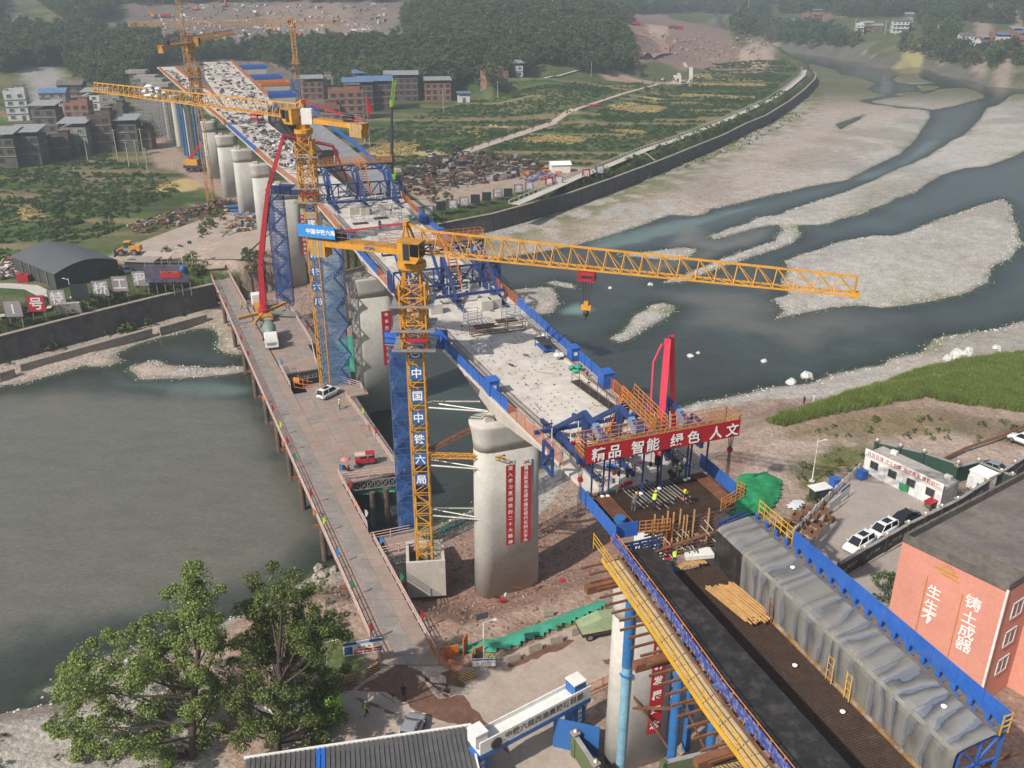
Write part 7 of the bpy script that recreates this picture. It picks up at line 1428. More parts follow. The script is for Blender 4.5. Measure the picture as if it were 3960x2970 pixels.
for k in range(12):
 mb=MB();q=[a+u*((k+e)/12*1.03-.015)+v*f+Vector((0,0,3.56+1.72*math.sin(math.pi*(k+e)/12)))for f in(-.02,1.02)for e in(0,1)];mb.loft([[q[0],q[1],q[1]+Vector((0,0,.06)),q[0]+Vector((0,0,.06))],[q[2],q[3],q[3]+Vector((0,0,.06)),q[2]+Vector((0,0,.06))]]);mb.build('roof_sheet',mat('roof_slate_grey',(.09,.095,.10),.55,var=.15,scale=.3),o)
for k in range(4):MB().beam(a+v*(.18+.2*k)-u.normalized()*.08,a+v*(.18+.2*k)-u.normalized()*.08+Vector((0,0,3.4)),.35,.1).build('light_strip','galv',o)
for px,py,lb in[(630,1050,'low open hut beside the billboard'),]:
 g=G(540,1052,8.4);o=thing('site_hut','low dark hut with flat pale roof between shed and billboard','hut',tuple(g),R(-6));MB().box((0,2,1.2),(6.5,4,2.4)).build('wall','shed',o);MB().box((0,2,2.48),(7.2,4.8,.14)).build('roof','jersey',o)
 g=G(590,1035,8.4);o=thing('site_canopy','striped sheet canopy next to the low dark hut','canopy',tuple(g),R(-6));MB().loft([[(-3,0,2.2),(4,0,2.2),(4,0,2.28),(-3,0,2.28)],[(-3,4.5,2.6),(4,4.5,2.6),(4,4.5,2.68),(-3,4.5,2.68)]]).build('roof_sheet','pinkroad',o)
 for x in(-2.9,3.9):MB().beam((x,.1,0),(x,.1,2.25),.1).build('post','galv',o)
for k,(px,py)in enumerate([(85,1085),(100,1088)]):g=G(px,py,8.4);o=MB().box(g+Vector((0,0,.7)),(1.6,1.6,1.5),.2).box(g+Vector((0,0,1.5)),(1.7,1.7,.12),.2).build('fire_box','red',label='red cabinet %s of two by the black shed'%('left' if k==0 else 'right'),cat='cabinet')
def pole(px,py,z,h,label,arms=1,lean=0.0,r=.16,cat='pole',grp='utility poles'):
 g=G(px,py,z);g.z=hgt(g.x,g.y)if z==8 else z;o=thing('utility_pole',label,cat,tuple(g),rnd(-.3,.3),grp);MB().tube((0,0,-.3),(lean,0,h),r,7,r*.65).build('pole','concrete',o)
 for k in range(arms):MB().beam((lean-1,0,h-.4-.8*k),(lean+1,0,h-.4-.8*k),.12).build('cross_arm','grey',o)
for px,py,h,lb in[(458,630,12,'leaning concrete pole left of the field pair'),(500,645,9,'first of the linked pole pair in the left fields'),(535,640,9,'second of the linked pole pair in the left fields'),(555,600,10,'pole by the ruined brick house'),(573,672,9,'tall pole with lamps in the left fields'),(340,620,8,'thin pole behind the front row of houses'),(243,305,10,'pole among the straw plots up the left slope'),(672,655,5,'short pole by the orange fence under the far spans'),(600,668,5,'thin pole in the left field corner'),(1372,525,9,'pole nearest the tall brick block'),(1400,540,9,'pole at the corner of the vegetable field'),(1412,560,8,'left of the transformer pole pair'),(1430,568,8,'right of the transformer pole pair'),(1715,442,11,'tall pole beside the straw field'),(1778,362,9,'pole at the wood edge past the village'),(1925,395,9,'pole in front of the salmon brick house'),(2102,322,7,'pole in front of the white house under the hill'),(2180,322,6,'pole in front of the orange brick house'),(2285,325,9,'double pole by the road fork'),(2330,290,5,'leaning pole by the road fork'),(2408,275,7,'pole at the foot of the dark hill'),(2438,250,8,'pole beside the haul track')]:
 pole(px,py,8,h,lb)
for px,py,Y,h,lb in[(3305,118,985,16,'tall pole beside the middle row across the river'),(3620,150,860,16,'tall pole beside the turquoise sheds across the river'),(3420,140,940,12,'pole on the far village street'),(3460,150,920,10,'second pole on the far village street'),(2850,70,1240,22,'pole on the far right hillside'),(2890,65,1240,24,'pylon on the far right hillside'),(2135,60,800,24,'mast pair on the wooded hill')]:
 q=on(px,py,Y);o=thing('utility_pole',lb,'pole',tuple(q),0,'far utility poles');MB().tube((0,0,-1),(0,0,h),.35,6,.22).build('pole','concrete',o);MB().beam((-1.6,0,h-1),(1.6,0,h-1),.25).build('cross_arm','grey',o)
def lamp(px,py,z,h,label,solar=True,rz=0.0):
 g=G(px,py,z);o=thing('solar_lamp',label,'lamp post',tuple(g),rz,'solar lamp posts');MB().tube((0,0,0),(0,0,h),.09,8,.06).build('pole','white',o);MB().beam((0,0,h-.4),(.9,0,h-.1),.06).build('arm','white',o);MB().box((1.0,0,h-.1),(.6,.22,.08)).build('lamp_head','white',o)
 if solar:MB().loft([[(-.7,-.45,h+.1),(.5,-.45,h+.5),(.5,.45,h+.5),(-.7,.45,h+.1)],[(-.7,-.45,h+.14),(.5,-.45,h+.54),(.5,.45,h+.54),(-.7,.45,h+.14)]]).build('solar_panel','darkboard',o)
 MB().lathe((0,0,0),[(.45,0),(.4,.12),(.1,.14)],10).build('footing','concrete',o)
lamp(1872,2585,6.13,6.2,'solar lamp post with a notice board by the road corner');lamp(745,1022,8.4,5,'solar lamp post at the trestle approach',True,2);lamp(708,1028,8.4,4.5,'second solar lamp post at the trestle approach',True,3);lamp(278,1150,8.6,4.2,'white lamp post in front of the black shed',False,3);lamp(495,1050,8.4,3.6,'short lamp post by the low dark hut');lamp(3140,1860,6.3,6.5,'white lamp post behind the yard crates',False);lamp(1275,2660,6.1,6.0,'white lamp post half hidden by the tree')
# ================================================================ VEGETATION
def leafmat(name,a,b_,c_):
 m,nt,b=_nt(name);g=nd(nt,'ShaderNodeNewGeometry');r=ramp(nt,g.outputs['Random Per Island'],[(0,a),(.55,b_),(1,c_)]);o=nd(nt,'ShaderNodeObjectInfo')
 q=mixc(nt,1,r.outputs[0],ramp(nt,o.outputs['Random'],[(0,.7),(1,1.3)]).outputs[0],'MULTIPLY');nt.links.new(q,b.inputs['Base Color']);b.inputs['Roughness'].default_value=.6;b.inputs['Specular IOR Level'].default_value=.25
 t_=nd(nt,'ShaderNodeBsdfTranslucent');nt.links.new(q,t_.inputs[0]);mx=nd(nt,'ShaderNodeMixShader');mx.inputs[0].default_value=.22;nt.links.new(b.outputs[0],mx.inputs[1]);nt.links.new(t_.outputs[0],mx.inputs[2]);nt.links.new(mx.outputs[0],nt.nodes['Material Output'].inputs[0]);M[name]=m
leafmat('leaf_fresh',(.075,.11,.03),(.15,.20,.05),(.27,.33,.11));leafmat('leaf_dark',(.035,.062,.025),(.065,.105,.035),(.115,.155,.05));leafmat('leaf_olive',(.06,.075,.026),(.105,.12,.04),(.17,.17,.065))
leafmat('leaf_crop',(.035,.075,.018),(.055,.11,.025),(.10,.15,.04));leafmat('leaf_straw',(.35,.27,.10),(.48,.38,.16),(.58,.48,.24));leafmat('leaf_grass',(.10,.15,.03),(.18,.24,.05),(.30,.34,.12))
RG=np.random.default_rng(5)
def leaves(C,S,n,size,flat=.5):
 """leaf blades: n per clump, clump centres C with spreads S"""
 k=len(C);c=np.repeat(np.asarray(C,float),n,0);s=np.repeat(np.asarray(S,float),n)[:,None]
 d=RG.normal(size=(k*n,3));d/=np.linalg.norm(d,axis=1)[:,None];p=c+d*s*RG.uniform(.25,1,(k*n,1))**.5*np.array([1,1,.75])
 u=RG.normal(size=(k*n,3));u/=np.linalg.norm(u,axis=1)[:,None];w=np.cross(u,d+RG.normal(size=d.shape)*flat);w/=np.linalg.norm(w,axis=1)[:,None]+1e-9;z=size*RG.uniform(.6,1.3,(k*n,1))
 V=np.stack([p-u*z,p+w*z*.55,p+u*z,p-w*z*.55],1).reshape(-1,3);return V
def leafmesh(name,V,mt):
 me=bpy.data.meshes.new(name);n=len(V)//4;me.vertices.add(len(V));me.vertices.foreach_set('co',V.astype(np.float32).ravel());me.loops.add(len(V));me.loops.foreach_set('vertex_index',np.arange(len(V),dtype=np.int32));me.polygons.add(n);me.polygons.foreach_set('loop_start',np.arange(0,len(V),4,dtype=np.int32));me.polygons.foreach_set('loop_total',np.full(n,4,np.int32));me.update(calc_edges=True);me.materials.append(MM(mt));return me
def crown(h,r,k,n,size,mt,low=.25,pw=1.0):
 C=[];S=[]
 for i in range(k):
  f=random.random()**.8;z=h*(low+(1-low)*f);rr=r*(math.sin(math.pi*min(1,.15+.85*f**pw))**.6)*math.sqrt(random.random())*1.0;a=rnd(0,6.283);C.append((rr*math.cos(a),rr*math.sin(a),z));S.append(r*rnd(.22,.4))
 return leafmesh('crown',leaves(C,S,n,size),mt)
def big_tree(base,T,Yc,label,size,n,spread=1.2):
 o=thing('tree',label,'tree',tuple(base),world=True);tips=[GD(a,b_,Yc+rnd(-4.5,4.5))for a,b_ in T];tips=[p for p in tips if p.z>base.z+1.5];top=max(tips,key=lambda p:p.z);mb=MB();P=[lerp(base-Vector((0,0,.5)),top,f)+Vector((rnd(-.2,.2),rnd(-.2,.2),0))*(f>0)for f in(0,.2,.4,.6,.8,1)]
 for i in range(5):mb.tube(P[i],P[i+1],.36*(1-i*.17),9,.36*(1-(i+1)*.17))
 C=[];S=[]
 for p in tips:
  f=min(.85,max(.12,(p.z-base.z)/(top.z-base.z)*.72));a=lerp(P[0],P[5],f);m_=lerp(a,p,.5)+Vector((0,0,-.3));mb.tube(a,m_,.13,6,.08);mb.tube(m_,p,.08,5,.03);C+=[p,lerp(m_,p,.55)];S+=[spread*rnd(.8,1.25),spread*.8]
  for j in range(5):C.append(p+Vector((rnd(-1.5,1.5),rnd(-1.5,1.5),rnd(-1,1.1))));S.append(spread*rnd(.4,.75))
 mb.build('trunk','bark',o);me=leafmesh('crown',leaves([tuple(Vector(c)-base)for c in C],S,n,size),'leaf_fresh');inst('crown',me,o,tuple(base));return o
big_tree(G(738,2990,4),[(770,2245),(715,2320),(800,2330),(760,2420),(650,2400),(820,2440),(560,2470),(470,2470),(590,2540),(340,2530),(280,2590),(240,2660),(300,2690),(390,2640),(500,2600),(620,2560),(700,2500),(850,2490),(870,2600),(760,2600),(690,2680),(560,2700),(460,2740),(330,2790),(250,2810),(400,2850),(600,2800),(740,2740),(840,2700),(520,2880),(620,2930),(300,2900),(780,2840),(860,2850),(440,2940),(540,2960),(700,2930)],62,'large leafy tree nearest the lower left corner',.115,300)
big_tree(G(1075,2930,5.8),[(1090,2250),(1030,2290),(1150,2310),(990,2370),(1190,2370),(1100,2390),(1250,2420),(1170,2450),(1030,2460),(940,2480),(1120,2530),(1260,2500),(1040,2570),(1200,2560),(960,2600),(1290,2620),(1140,2640),(1050,2690),(1230,2680),(920,2700),(1280,2760),(1150,2760),(1010,2790),(1240,2830),(1100,2850),(940,2820),(1010,2900)],62.6,'second leafy tree whose crown overlaps the trestle foot',.115,300)
TM=[crown(10,4.2,34,26,.42,m_,.12)for m_ in('leaf_dark','leaf_olive','leaf_dark')]+[crown(12,3.6,30,26,.4,'leaf_dark',.1,.7),crown(7,4,26,24,.4,'leaf_olive',.02)]
BM=[crown(1.5,1.2,12,22,.17,m_,0.05)for m_ in('leaf_fresh','leaf_dark','leaf_olive')]
_g=RG.uniform(-.8,.8,(150,2));_a=RG.uniform(0,6.28,150);_t=RG.uniform(.45,1.15,150);_l=RG.normal(size=(150,2))*.22;_u=np.column_stack([np.cos(_a),np.sin(_a)])*.035;_z0=np.zeros(150)
GM=leafmesh('tuft',np.stack([np.column_stack([_g-_u,_z0]),np.column_stack([_g+_u,_z0]),np.column_stack([_g+_l+_u*.3,_t]),np.column_stack([_g+_l-_u*.3,_t])],1).reshape(-1,3),'leaf_grass');CM=leafmesh('crop',leaves([(x,0,.32)for x in(-.8,-.3,.2,.7)],[.4]*4,14,.24),'leaf_crop');SM=leafmesh('straw',leaves([(x,0,.4)for x in(-.8,-.3,.2,.7)],[.42]*4,14,.26),'leaf_straw')
def scatter(name,P,me,smin,smax,label,cat,zsq=1.0,kind='stuff'):
 """many plants that read as one mass: one object, instances on points"""
 P=np.asarray(P,float);
 if not len(P):return
 mp=bpy.data.meshes.new(name);mp.vertices.add(len(P));mp.vertices.foreach_set('co',P.astype(np.float32).ravel())
 for an,v in(('scl',RG.uniform(smin,smax,len(P))),('rot',RG.uniform(0,6.28,len(P)))):mp.attributes.new(an,'FLOAT','POINT').data.foreach_set('value',v.astype(np.float32))
 src=bpy.data.objects.new(name+'_leafage',me);o=bpy.data.objects.new(name,mp);COL.objects.link(o);tag(o,label,cat,kind=kind);ng=bpy.data.node_groups.new(name,'GeometryNodeTree');ng.interface.new_socket('Geometry',in_out='INPUT',socket_type='NodeSocketGeometry');ng.interface.new_socket('Geometry',in_out='OUTPUT',socket_type='NodeSocketGeometry');N=ng.nodes;L=ng.links
 gi,go,ip,oi,a1,a2,cx=(N.new(t_)for t_ in('NodeGroupInput','NodeGroupOutput','GeometryNodeInstanceOnPoints','GeometryNodeObjectInfo','GeometryNodeInputNamedAttribute','GeometryNodeInputNamedAttribute','ShaderNodeCombineXYZ'))
 oi.inputs[0].default_value=src;a1.inputs[0].default_value='scl';a2.inputs[0].default_value='rot';L.new(a2.outputs[0],cx.inputs[2]);L.new(gi.outputs[0],ip.inputs['Points']);L.new(oi.outputs['Geometry'],ip.inputs['Instance']);L.new(a1.outputs[0],ip.inputs['Scale']);L.new(cx.outputs[0],ip.inputs['Rotation']);L.new(ip.outputs[0],go.inputs[0]);o.modifiers.new('scatter','NODES').node_group=ng;return o
def sight(P):
 dp=P[:,1]*_c-(P[:,2]-CAM_H)*_s;v=P[:,1]*_s+(P[:,2]-CAM_H)*_c;return np.column_stack([1980+FOC*P[:,0]/dp,1485-FOC*v/dp])
def grow(polys,n,box,jit=0.0,hole=()):
 """random points of the ground that lie inside outlines sighted in the photograph"""
 Q=np.column_stack([RG.uniform(box[0],box[1],n),RG.uniform(box[2],box[3],n)]);z=ground(Q)[0];P=np.column_stack([Q,z]);s=sight(P);k=np.zeros(n,bool)
 for L in polys:k|=sdist(s,np.array(L,float))>-3
 for L in hole:k&=sdist(s,np.array(L,float))<0
 return P[k&(z>.3)]
WOOD=[[(0,130),(200,160),(330,110),(430,160),(620,185),(650,240),(560,300),(545,400),(420,345),(300,300),(260,240),(120,262),(0,285)],[(640,190),(900,210),(1560,195),(1620,235),(1770,345),(1620,350),(1200,340),(1150,300),(1060,245),(900,228),(650,245)],[(1560,75),(1720,0),(2250,0),(2400,110),(2450,268),(2330,288),(2230,275),(2200,250),(2090,250),(2000,300),(1900,335),(1760,350),(1600,230)],[(150,0),(430,0),(440,60),(320,100),(220,60)],[(-200,0),(0,0),(0,280),(-200,260)]]
FARW=[[(380,-60),(1620,-60),(1500,10),(900,8),(450,14)],[(2250,-60),(3980,-60),(3980,105),(3880,95),(3560,75),(3300,70),(3230,55),(2960,70),(2700,45),(2420,55)],[(2960,108),(3120,140),(3300,150),(3320,178),(3200,190),(2960,158)],[(3470,185),(3640,195),(3700,205),(3980,222),(3980,270),(3850,268),(3650,240),(3500,212)],[(3560,75),(3730,100),(3690,165),(3630,165),(3570,135)],[(2830,90),(2960,100),(2960,145),(2850,128)],[(2300,60),(2420,55),(2440,95),(2330,70)]]
ROCKY=[[(2970,55),(3225,50),(3225,128),(2970,128)],[(3305,75),(3545,60),(3545,135),(3305,135)],[(3695,105),(3990,105),(3990,206),(3695,206)],[(3600,20),(3700,5),(3680,60)],[(3780,30),(3850,20),(3850,80),(3800,70)],[(3890,80),(3960,10),(3960,110)],[(2960,20),(3030,10),(3020,60),(2970,70)],[(20,20),(150,40),(210,120),(100,90)],[(1880,105),(1990,95),(1960,150),(1890,150)],[(2100,120),(2190,115),(2180,150),(2100,150)]]
W1=grow(WOOD,26000,(-430,120,470,900),hole=ROCKY);W2=grow(FARW,30000,(-700,800,680,1750),hole=ROCKY)
for i in range(4):scatter('forest',W1[i::4],TM[i],.55,1.25,['dark green wood covering the near hillsides','olive green trees mixed through the hillside wood','deep green trees filling the hillside wood','taller dark trees standing out of the hillside wood'][i],'forest')
scatter('forest',W2[0::2],TM[0],.9,1.9,'hazy dark wood on the far slopes','forest');scatter('forest',W2[1::2],TM[4],.9,2.0,'hazy olive scrub wood on the far slopes','forest')
ORD='first second third fourth fifth sixth seventh eighth ninth tenth eleventh twelfth thirteenth fourteenth fifteenth sixteenth seventeenth eighteenth nineteenth twentieth'.split()
SP=MB().tube((0,0,0),(0,0,2.2),.07,6,.04).mesh('trunk','bark');SC_=crown(3.2,.9,10,22,.17,'leaf_olive',.5)
for k in range(40):
 f=(k//2+.5)/20;i=f*(len(PR)-2)+.6;a,b_=PR[int(i)],PR[min(len(PR)-1,int(i)+1)];g=lerp(G(*a,8),G(*b_,8),i-int(i));d=(G(*b_,8)-G(*a,8)).normalized();s_=1 if k%2 else-1;p=g+Vector((-d.y,d.x,0))*s_*3.2;p.z=hgt(p.x,p.y)
 o=thing('sapling','%s sapling from the scrap yard on the %s edge of the village road'%(ORD[k//2],'hill' if s_>0 else 'river'),'tree',tuple(p),rnd(0,6),'saplings along the village road');inst('trunk',SP,o);inst('crown',SC_,o).scale=(rnd(.8,1.3),)*3
TK=MB().tube((0,0,-.5),(.1,0,5),.22,7,.1).mesh('trunk','bark')
for px,py,z,s_,m_,lb in[(1900,640,8,.5,1,'round tree by the telescopic crane'),(1680,790,8.5,.5,1,'tree beside the first letter board'),(1730,800,8.5,.45,0,'tree between the first letter boards'),(330,600,8,.55,0,'bushy tree in front of the left village'),(285,610,8,.5,2,'tree by the pale grey house'),(370,590,8,.5,0,'tree right of the pale grey house'),(560,590,8.5,.5,2,'tree by the ruined house'),(300,330,None,.7,2,'dark round tree among straw plots'),(2080,440,8,.6,1,'broad bush-tree in the middle fields'),(2000,400,8.5,.55,0,'tree beside the straw strip'),(2480,300,9,.7,2,'tree clump by the haul track'),(2500,370,8,.5,0,'tree near the end of the village road'),(2560,372,8,.5,2,'second tree near the end of the village road'),(1640,575,8,.35,1,'small tree by the straw heap'),(3415,2330,6.2,.42,0,'bush-tree against the salmon wall'),(990,1040,8,.45,0,'tree right of the trestle approach'),(960,1020,8,.4,2,'tree behind the trestle approach'),(650,1010,8.6,.35,0,'tree behind the billboard'),(200,930,8,.5,0,'tree at the field edge behind the black shed'),(420,880,8,.45,2,'tree left of the scrap heaps'),(250,870,8,.5,2,'dark tree in the left fields')]:
 g=gz(px,py,20)if z is None else G(px,py,z);o=thing('tree',lb,'tree',tuple(g),rnd(0,6),'scattered trees');inst('trunk',TK,o).scale=(s_,)*3;inst('crown',TM[m_],o).scale=(s_,)*3
SB=grow([[(0,1215),(330,1150),(500,1110),(800,1050),(830,1100),(450,1190),(0,1300)],[(1950,790),(2333,660),(2600,560),(2884,445),(3090,300),(3110,330),(2960,440),(2600,600),(2200,745),(1980,815)],[(1170,2430),(1330,2400),(1430,2570),(1400,2650),(1230,2680)],[(960,1000),(1010,970),(1020,1060),(960,1070)],[(0,1400),(400,1290),(780,1190),(800,1205),(300,1335),(0,1420)],[(700,1000),(760,995),(810,1050),(740,1060)],[(770,880),(830,830),(870,850),(780,930)]],30000,(-190,190,60,560));scatter('shrubs',SB[0::3],BM[0],.5,1.3,'fresh green shrubs on the bank slopes','shrubs');scatter('shrubs',SB[1::3],BM[1],.6,1.5,'dark shrubs on the bank slopes','shrubs');scatter('shrubs',SB[2::3],BM[2],.5,1.3,'olive weeds on the bank slopes','shrubs')
FD=[[(0,640),(400,600),(640,690),(700,740),(560,800),(430,900),(250,960),(0,1010)],[(1400,520),(1700,430),(2000,350),(2250,320),(2560,330),(2250,430),(1900,550),(1650,640),(1450,650)],[(1800,620),(2050,510),(2650,330),(2760,250),(3040,230),(3080,270),(2950,380),(2500,560),(2250,650),(2000,640)]]
CR=grow(FD,120000,(-200,290,190,840));CR[:,1]=np.round(CR[:,1]/1.7)*1.7;s=sight(CR);_pi=np.floor(CR[:,1]/6.5+.35*np.sin(CR[:,0]/60));_pj=np.floor((CR[:,0]+_pi*23.7)/46.);n_=np.sin(_pi*12.9898+_pj*78.233)*43758.5453;n_=.5-1.1*(n_-np.floor(n_))+.25*fbm(CR[:,:2],12,3,77);ST_=[[(2010,540),(2120,525),(2260,535),(2250,556),(2080,552)],[(2350,425),(2430,405),(2580,415),(2540,440)],[(2350,505),(2495,508),(2490,520),(2380,515)],[(1390,590),(1480,560),(1620,565),(1560,600)],[(640,705),(790,700),(760,735),(590,735)],[(70,808),(120,805),(180,840),(80,850)],[(2320,335),(2530,332),(2530,345)],[(2660,322),(2960,326),(2960,336),(2660,330)],[(2640,365),(2950,378),(2640,374)]]
_rd=np.array(pts(PR,8)+[(q[0]+.2,q[1]+.2)for q in reversed(pts(PR,8))]);_k=np.abs(sdist(CR[:,:2],_rd))>4.2;CR=CR[_k];s=s[_k];n_=n_[_k]
inS=np.zeros(len(CR),bool)
for L in ST_:inS|=sdist(s,np.array(L,float))>0
scatter('straw_plots',CR[inS],SM,.6,1.2,'pale dried straw standing in the field plots','straw');ok=~inS&(n_>-.4);scatter('crops',CR[ok][0::2],CM,.5,1.3,'green vegetable rows in the fields','crops');scatter('crops',CR[ok&(n_>.12)][1::2],BM[1],.3,.7,'dark leafy crop patches in the fields','crops')
GR=grow([[(2980,1630),(3200,1565),(3400,1500),(3560,1440),(3750,1400),(3980,1370),(3980,1590),(3780,1565),(3560,1530),(3420,1560),(3200,1595),(3040,1640)]],60000,(30,110,100,190));GR=GR[fbm(GR[:,:2],6,3,61)>-.16];scatter('grass',GR,GM,.5,1.1,'bright tall grass on the near right bank','grass')
WD=grow([[(3040,1660),(3400,1620),(3900,1620),(3960,1720),(3500,1700),(3050,1700)],[(3050,1800),(3330,1710),(3380,1750),(3100,1970)],[(2130,2430),(2390,2350),(2390,2390),(2200,2460)],[(1000,2330),(1330,2230),(1400,2420),(1100,2560)],[(0,2830),(300,2780),(700,2700),(700,2970),(0,2970)],[(2150,740),(2960,470),(3150,340),(3150,420),(2900,560),(2500,700)]],12000,(-60,190,56,520));scatter('weeds',WD[::2],BM[2],.25,.6,'low weeds on bare ground','weeds');scatter('weeds',WD[1::2],BM[0],.25,.7,'green weeds on bare ground','weeds')
STN=[MB().ball((0,0,.1),.5,7,5,.7)for _ in range(2)]
for q in STN:q.v=[(x*rnd(.75,1.25),y*rnd(.75,1.25),z*rnd(.75,1.2))for x,y,z in q.v]
ST=[STN[0].mesh('stone','rockwhite'),STN[1].mesh('stone','rock'),STN[1].mesh('stone','rockred')]
Q=np.column_stack([RG.uniform(-100,200,60000),RG.uniform(60,330,60000)]);z,dr_,df_,dn_,op_,dl_=ground(Q);P=np.column_stack([Q,np.maximum(z,-.15)]);e=(dl_>-1.6)&(dl_<2.2)&(df_<0);g=(dl_>1.5)&(dl_<40)&(df_<0)&(dn_<-14)
scatter('shore_stones',P[e],ST[0],.1,.42,'pale stones along the water line','stones');scatter('shore_stones',P[g],ST[1],.1,.4,'grey cobbles on the gravel bars','stones');scatter('rubble',grow([[(1560,2110),(1690,2050),(1860,1975),(2300,1900),(2450,2150),(2350,2330),(2050,2440),(1720,2540),(1660,2480),(1580,2300)],[(1000,1050),(1350,1010),(1400,1280),(1240,1370),(1000,1300),(880,1290),(860,1240)],[(1210,2200),(1330,2210),(1400,2400),(1200,2420)]],9000,(-70,20,60,215)),ST[2],.12,.55,'reddish rubble on the site ground','rubble')
for k,(px,py,s_)in enumerate([(1232,2198,1.5),(1292,2205,1.3),(1222,2235,1.2),(1200,2262,1.0),(1250,2230,1.6),(3665,1400,2.2),(3700,1380,2.6),(3735,1385,2.4),(3690,1400,2.0),(3745,1370,1.8),(3850,1365,2.0),(3120,1455,2.6),(3060,1478,2.2),(2455,1150,.0),(2670,1375,1.5),(2955,1395,1.4),(2700,1362,1.0),(2515,1100,1.6),(2360,1112,1.2)]):
 if s_:g=G(px,py,.2);g.z=max(-.1,hgt(g.x,g.y));tag(inst('boulder',ST[0 if k>4 else 1],None,g,rnd(0,6),s_),'%s boulder %s'%((ORD[k],'by the trestle foot, counted outward')if k<5 else((ORD[k-5],'on the near right shore, counted along it')if k<13 else(ORD[k-13],'alone in the river channel, counted from the bridge'))),'boulder','boulders')
# ================================================================ RIGHT-HAND YARD AND SALMON BUILDING
path_sheet('yard_pavement',[(3000,2140),(3230,1905),(3345,1815),(3680,1975),(3700,2000),(3500,2095),(3240,2250),(3130,2330),(3060,2330)],6.3,'yardc',lift=.02)
path_sheet('lower_yard',[(3130,2330),(3240,2250),(3500,2100),(3520,2150),(3480,2420),(3300,2500)],6.2,'yardc',lift=.01)
zy=6.33
A,B,C_=G(3338,1825,zy),G(3630,1968,zy),G(3735,1865,9.3);u=B-A;v=Vector((C_.x-B.x,C_.y-B.y,0));L=u.length;r=math.atan2(u.y,u.x);D_=3.6
o=thing('site_office','long white prefab site office with a red slogan along its roof edge','office',tuple(A),r)
MB().box((L/2,D_/2,1.45),(L,D_,2.9)).build('wall','white',o)
for k in range(5):MB().box((L*(k+.5)/5,D_/2-.1,2.98),(L/5-.03,D_+.3,.12)).build('roof_sheet',mat('dusty_roof',(.42,.39,.36),.7,var=.25,scale=.4,dirt=(.27,.22,.19),damt=.6),o)
MB().box((L/2,-.12,3.25),(L+.2,.1,1.0)).build('slogan_board','whitebright',o)
tm=text_mesh('自信自强 守正创新 踔厉奋发 勇毅前行',.74,.012,'redcloth');inst('lettering',tm,o,(L/2,-.19,3.25),sc=(L*.94/(max(q.co.x for q in tm.vertices)*2),1,1))
for k in range(4):
 win(o,(L*(.13+.245*k),-.03,1.75),0,WFD,WPM,.8,.75);MB().box((L*(.25+.235*k),-.02,1.0),(.95,.06,2.0)).build('door','clothwhite',o)
for x in(.02,1.0):
 for k in range(5):MB().box((L*k/4.0,-.03,1.45),(.14,.06,2.9)).build('wall_post','white',o)
 break
mb=MB()
for k in range(9):mb.box((L+.02,.3+k*.38,1.45),(.05,.16,2.8))
mb.build('end_cladding','tin',o)
for x,y in((L*.2,2.9),(L*.9,2.9)):MB().box((x,y,3.3),(.9,.5,.6)).build('air_conditioner','white',o)
MB().box((L*.56,-.35,.85),(1.3,.06,1.0),.1).build('notice_board','nettgreen2',o)
g=G(3595,1965,zy);o=thing('fruit_cart','small cart with a red top in front of the office','cart',tuple(g),.6);MB().box((0,0,.7),(1.5,.9,.5)).build('body','brownwood',o);MB().box((0,0,1.1),(1.7,1.1,.1)).build('lid','red',o)
for x in(-.6,.6):tyre_pair(o,(x,-.45,.25),.25,.1,-1)
g=G(3790,1890,zy);o=thing('white_cabin','small white cabin behind the office','cabin',tuple(g),r);MB().box((0,0,1.3),(2.6,2.2,2.6)).build('wall','white',o);MB().box((0,0,2.68),(2.8,2.4,.14)).build('roof','whitebright',o);MB().box((-1.0,-1.12,1.0),(.8,.05,1.9)).build('door','clothwhite',o);MB().box((.6,-1.14,.9),(1.2,.05,.8)).build('notice','nettgreen2',o)
def hoarding(P,h,mt,label,cap=True,pw=.5,step=4.0,z=6.2,ink=False):
 P=resamp([Vector((p.x,p.y,z))for p in P],step);o=thing('boundary_wall',label,'wall',tuple(P[0]),world=True)
 for p,q in zip(P,P[1:]):
  d=(q-p).normalized();MB().beam(p+d*pw*.5+Vector((0,0,h/2)),q-d*pw*.5+Vector((0,0,h/2)),.25,h).build('wall_panel',mt,o);MB().beam(p+d*pw*.5+Vector((0,0,h+.06)),q-d*pw*.5+Vector((0,0,h+.06)),.4,.12).build('coping','grey',o)
  n_=Vector((d.y,-d.x,0));rz_=math.atan2(d.y,d.x)
  if ink:text_on('lettering',random.choice(('精品工程','匠心筑路','安全生产','百年大计')),o,lerp(p,q,.5)+Vector((0,0,h*.55)),rz_,.5,'letterwhite',0,off=.15);MB().box(lerp(p,q,.2)+n_*.14+Vector((0,0,h*.4)),(.7,.02,.45),rz_).build('ink_print','boardgrey',o)
 for p in P:
  MB().box(p+Vector((0,0,h/2+.1)),(pw,pw,h+.3),r).build('pillar',mt,o)
  if cap:MB().box(p+Vector((0,0,h+.32)),(.7,.7,.16),r).build('pillar_cap','jersey',o);MB().ball(p+Vector((0,0,h+.5)),.16,8,5).build('globe_lamp','lampclear',o)
hoarding([G(3240,2240,6.2),G(3500,2087,6.2),G(3690,1992,6.2),G(3960,1815,6.2)],2.2,'trench','black ink-painted boundary wall behind the parked cars',ink=True)
hoarding([G(3380,1772,6.2),G(3560,1815,6.2),G(3690,1860,6.2)],2.6,'greenwall','dark green hoarding wall behind the office');hoarding([G(3690,1862,6.2),G(3770,1840,6.2),G(3900,1895,6.2)],2.2,'greenwall','dark green hoarding wall around the white cabin',pw=.4)
t=thing('yard_railing','white steel railing between yard and dirt slope','railing',tuple(G(2990,2150,6.4)),world=True)
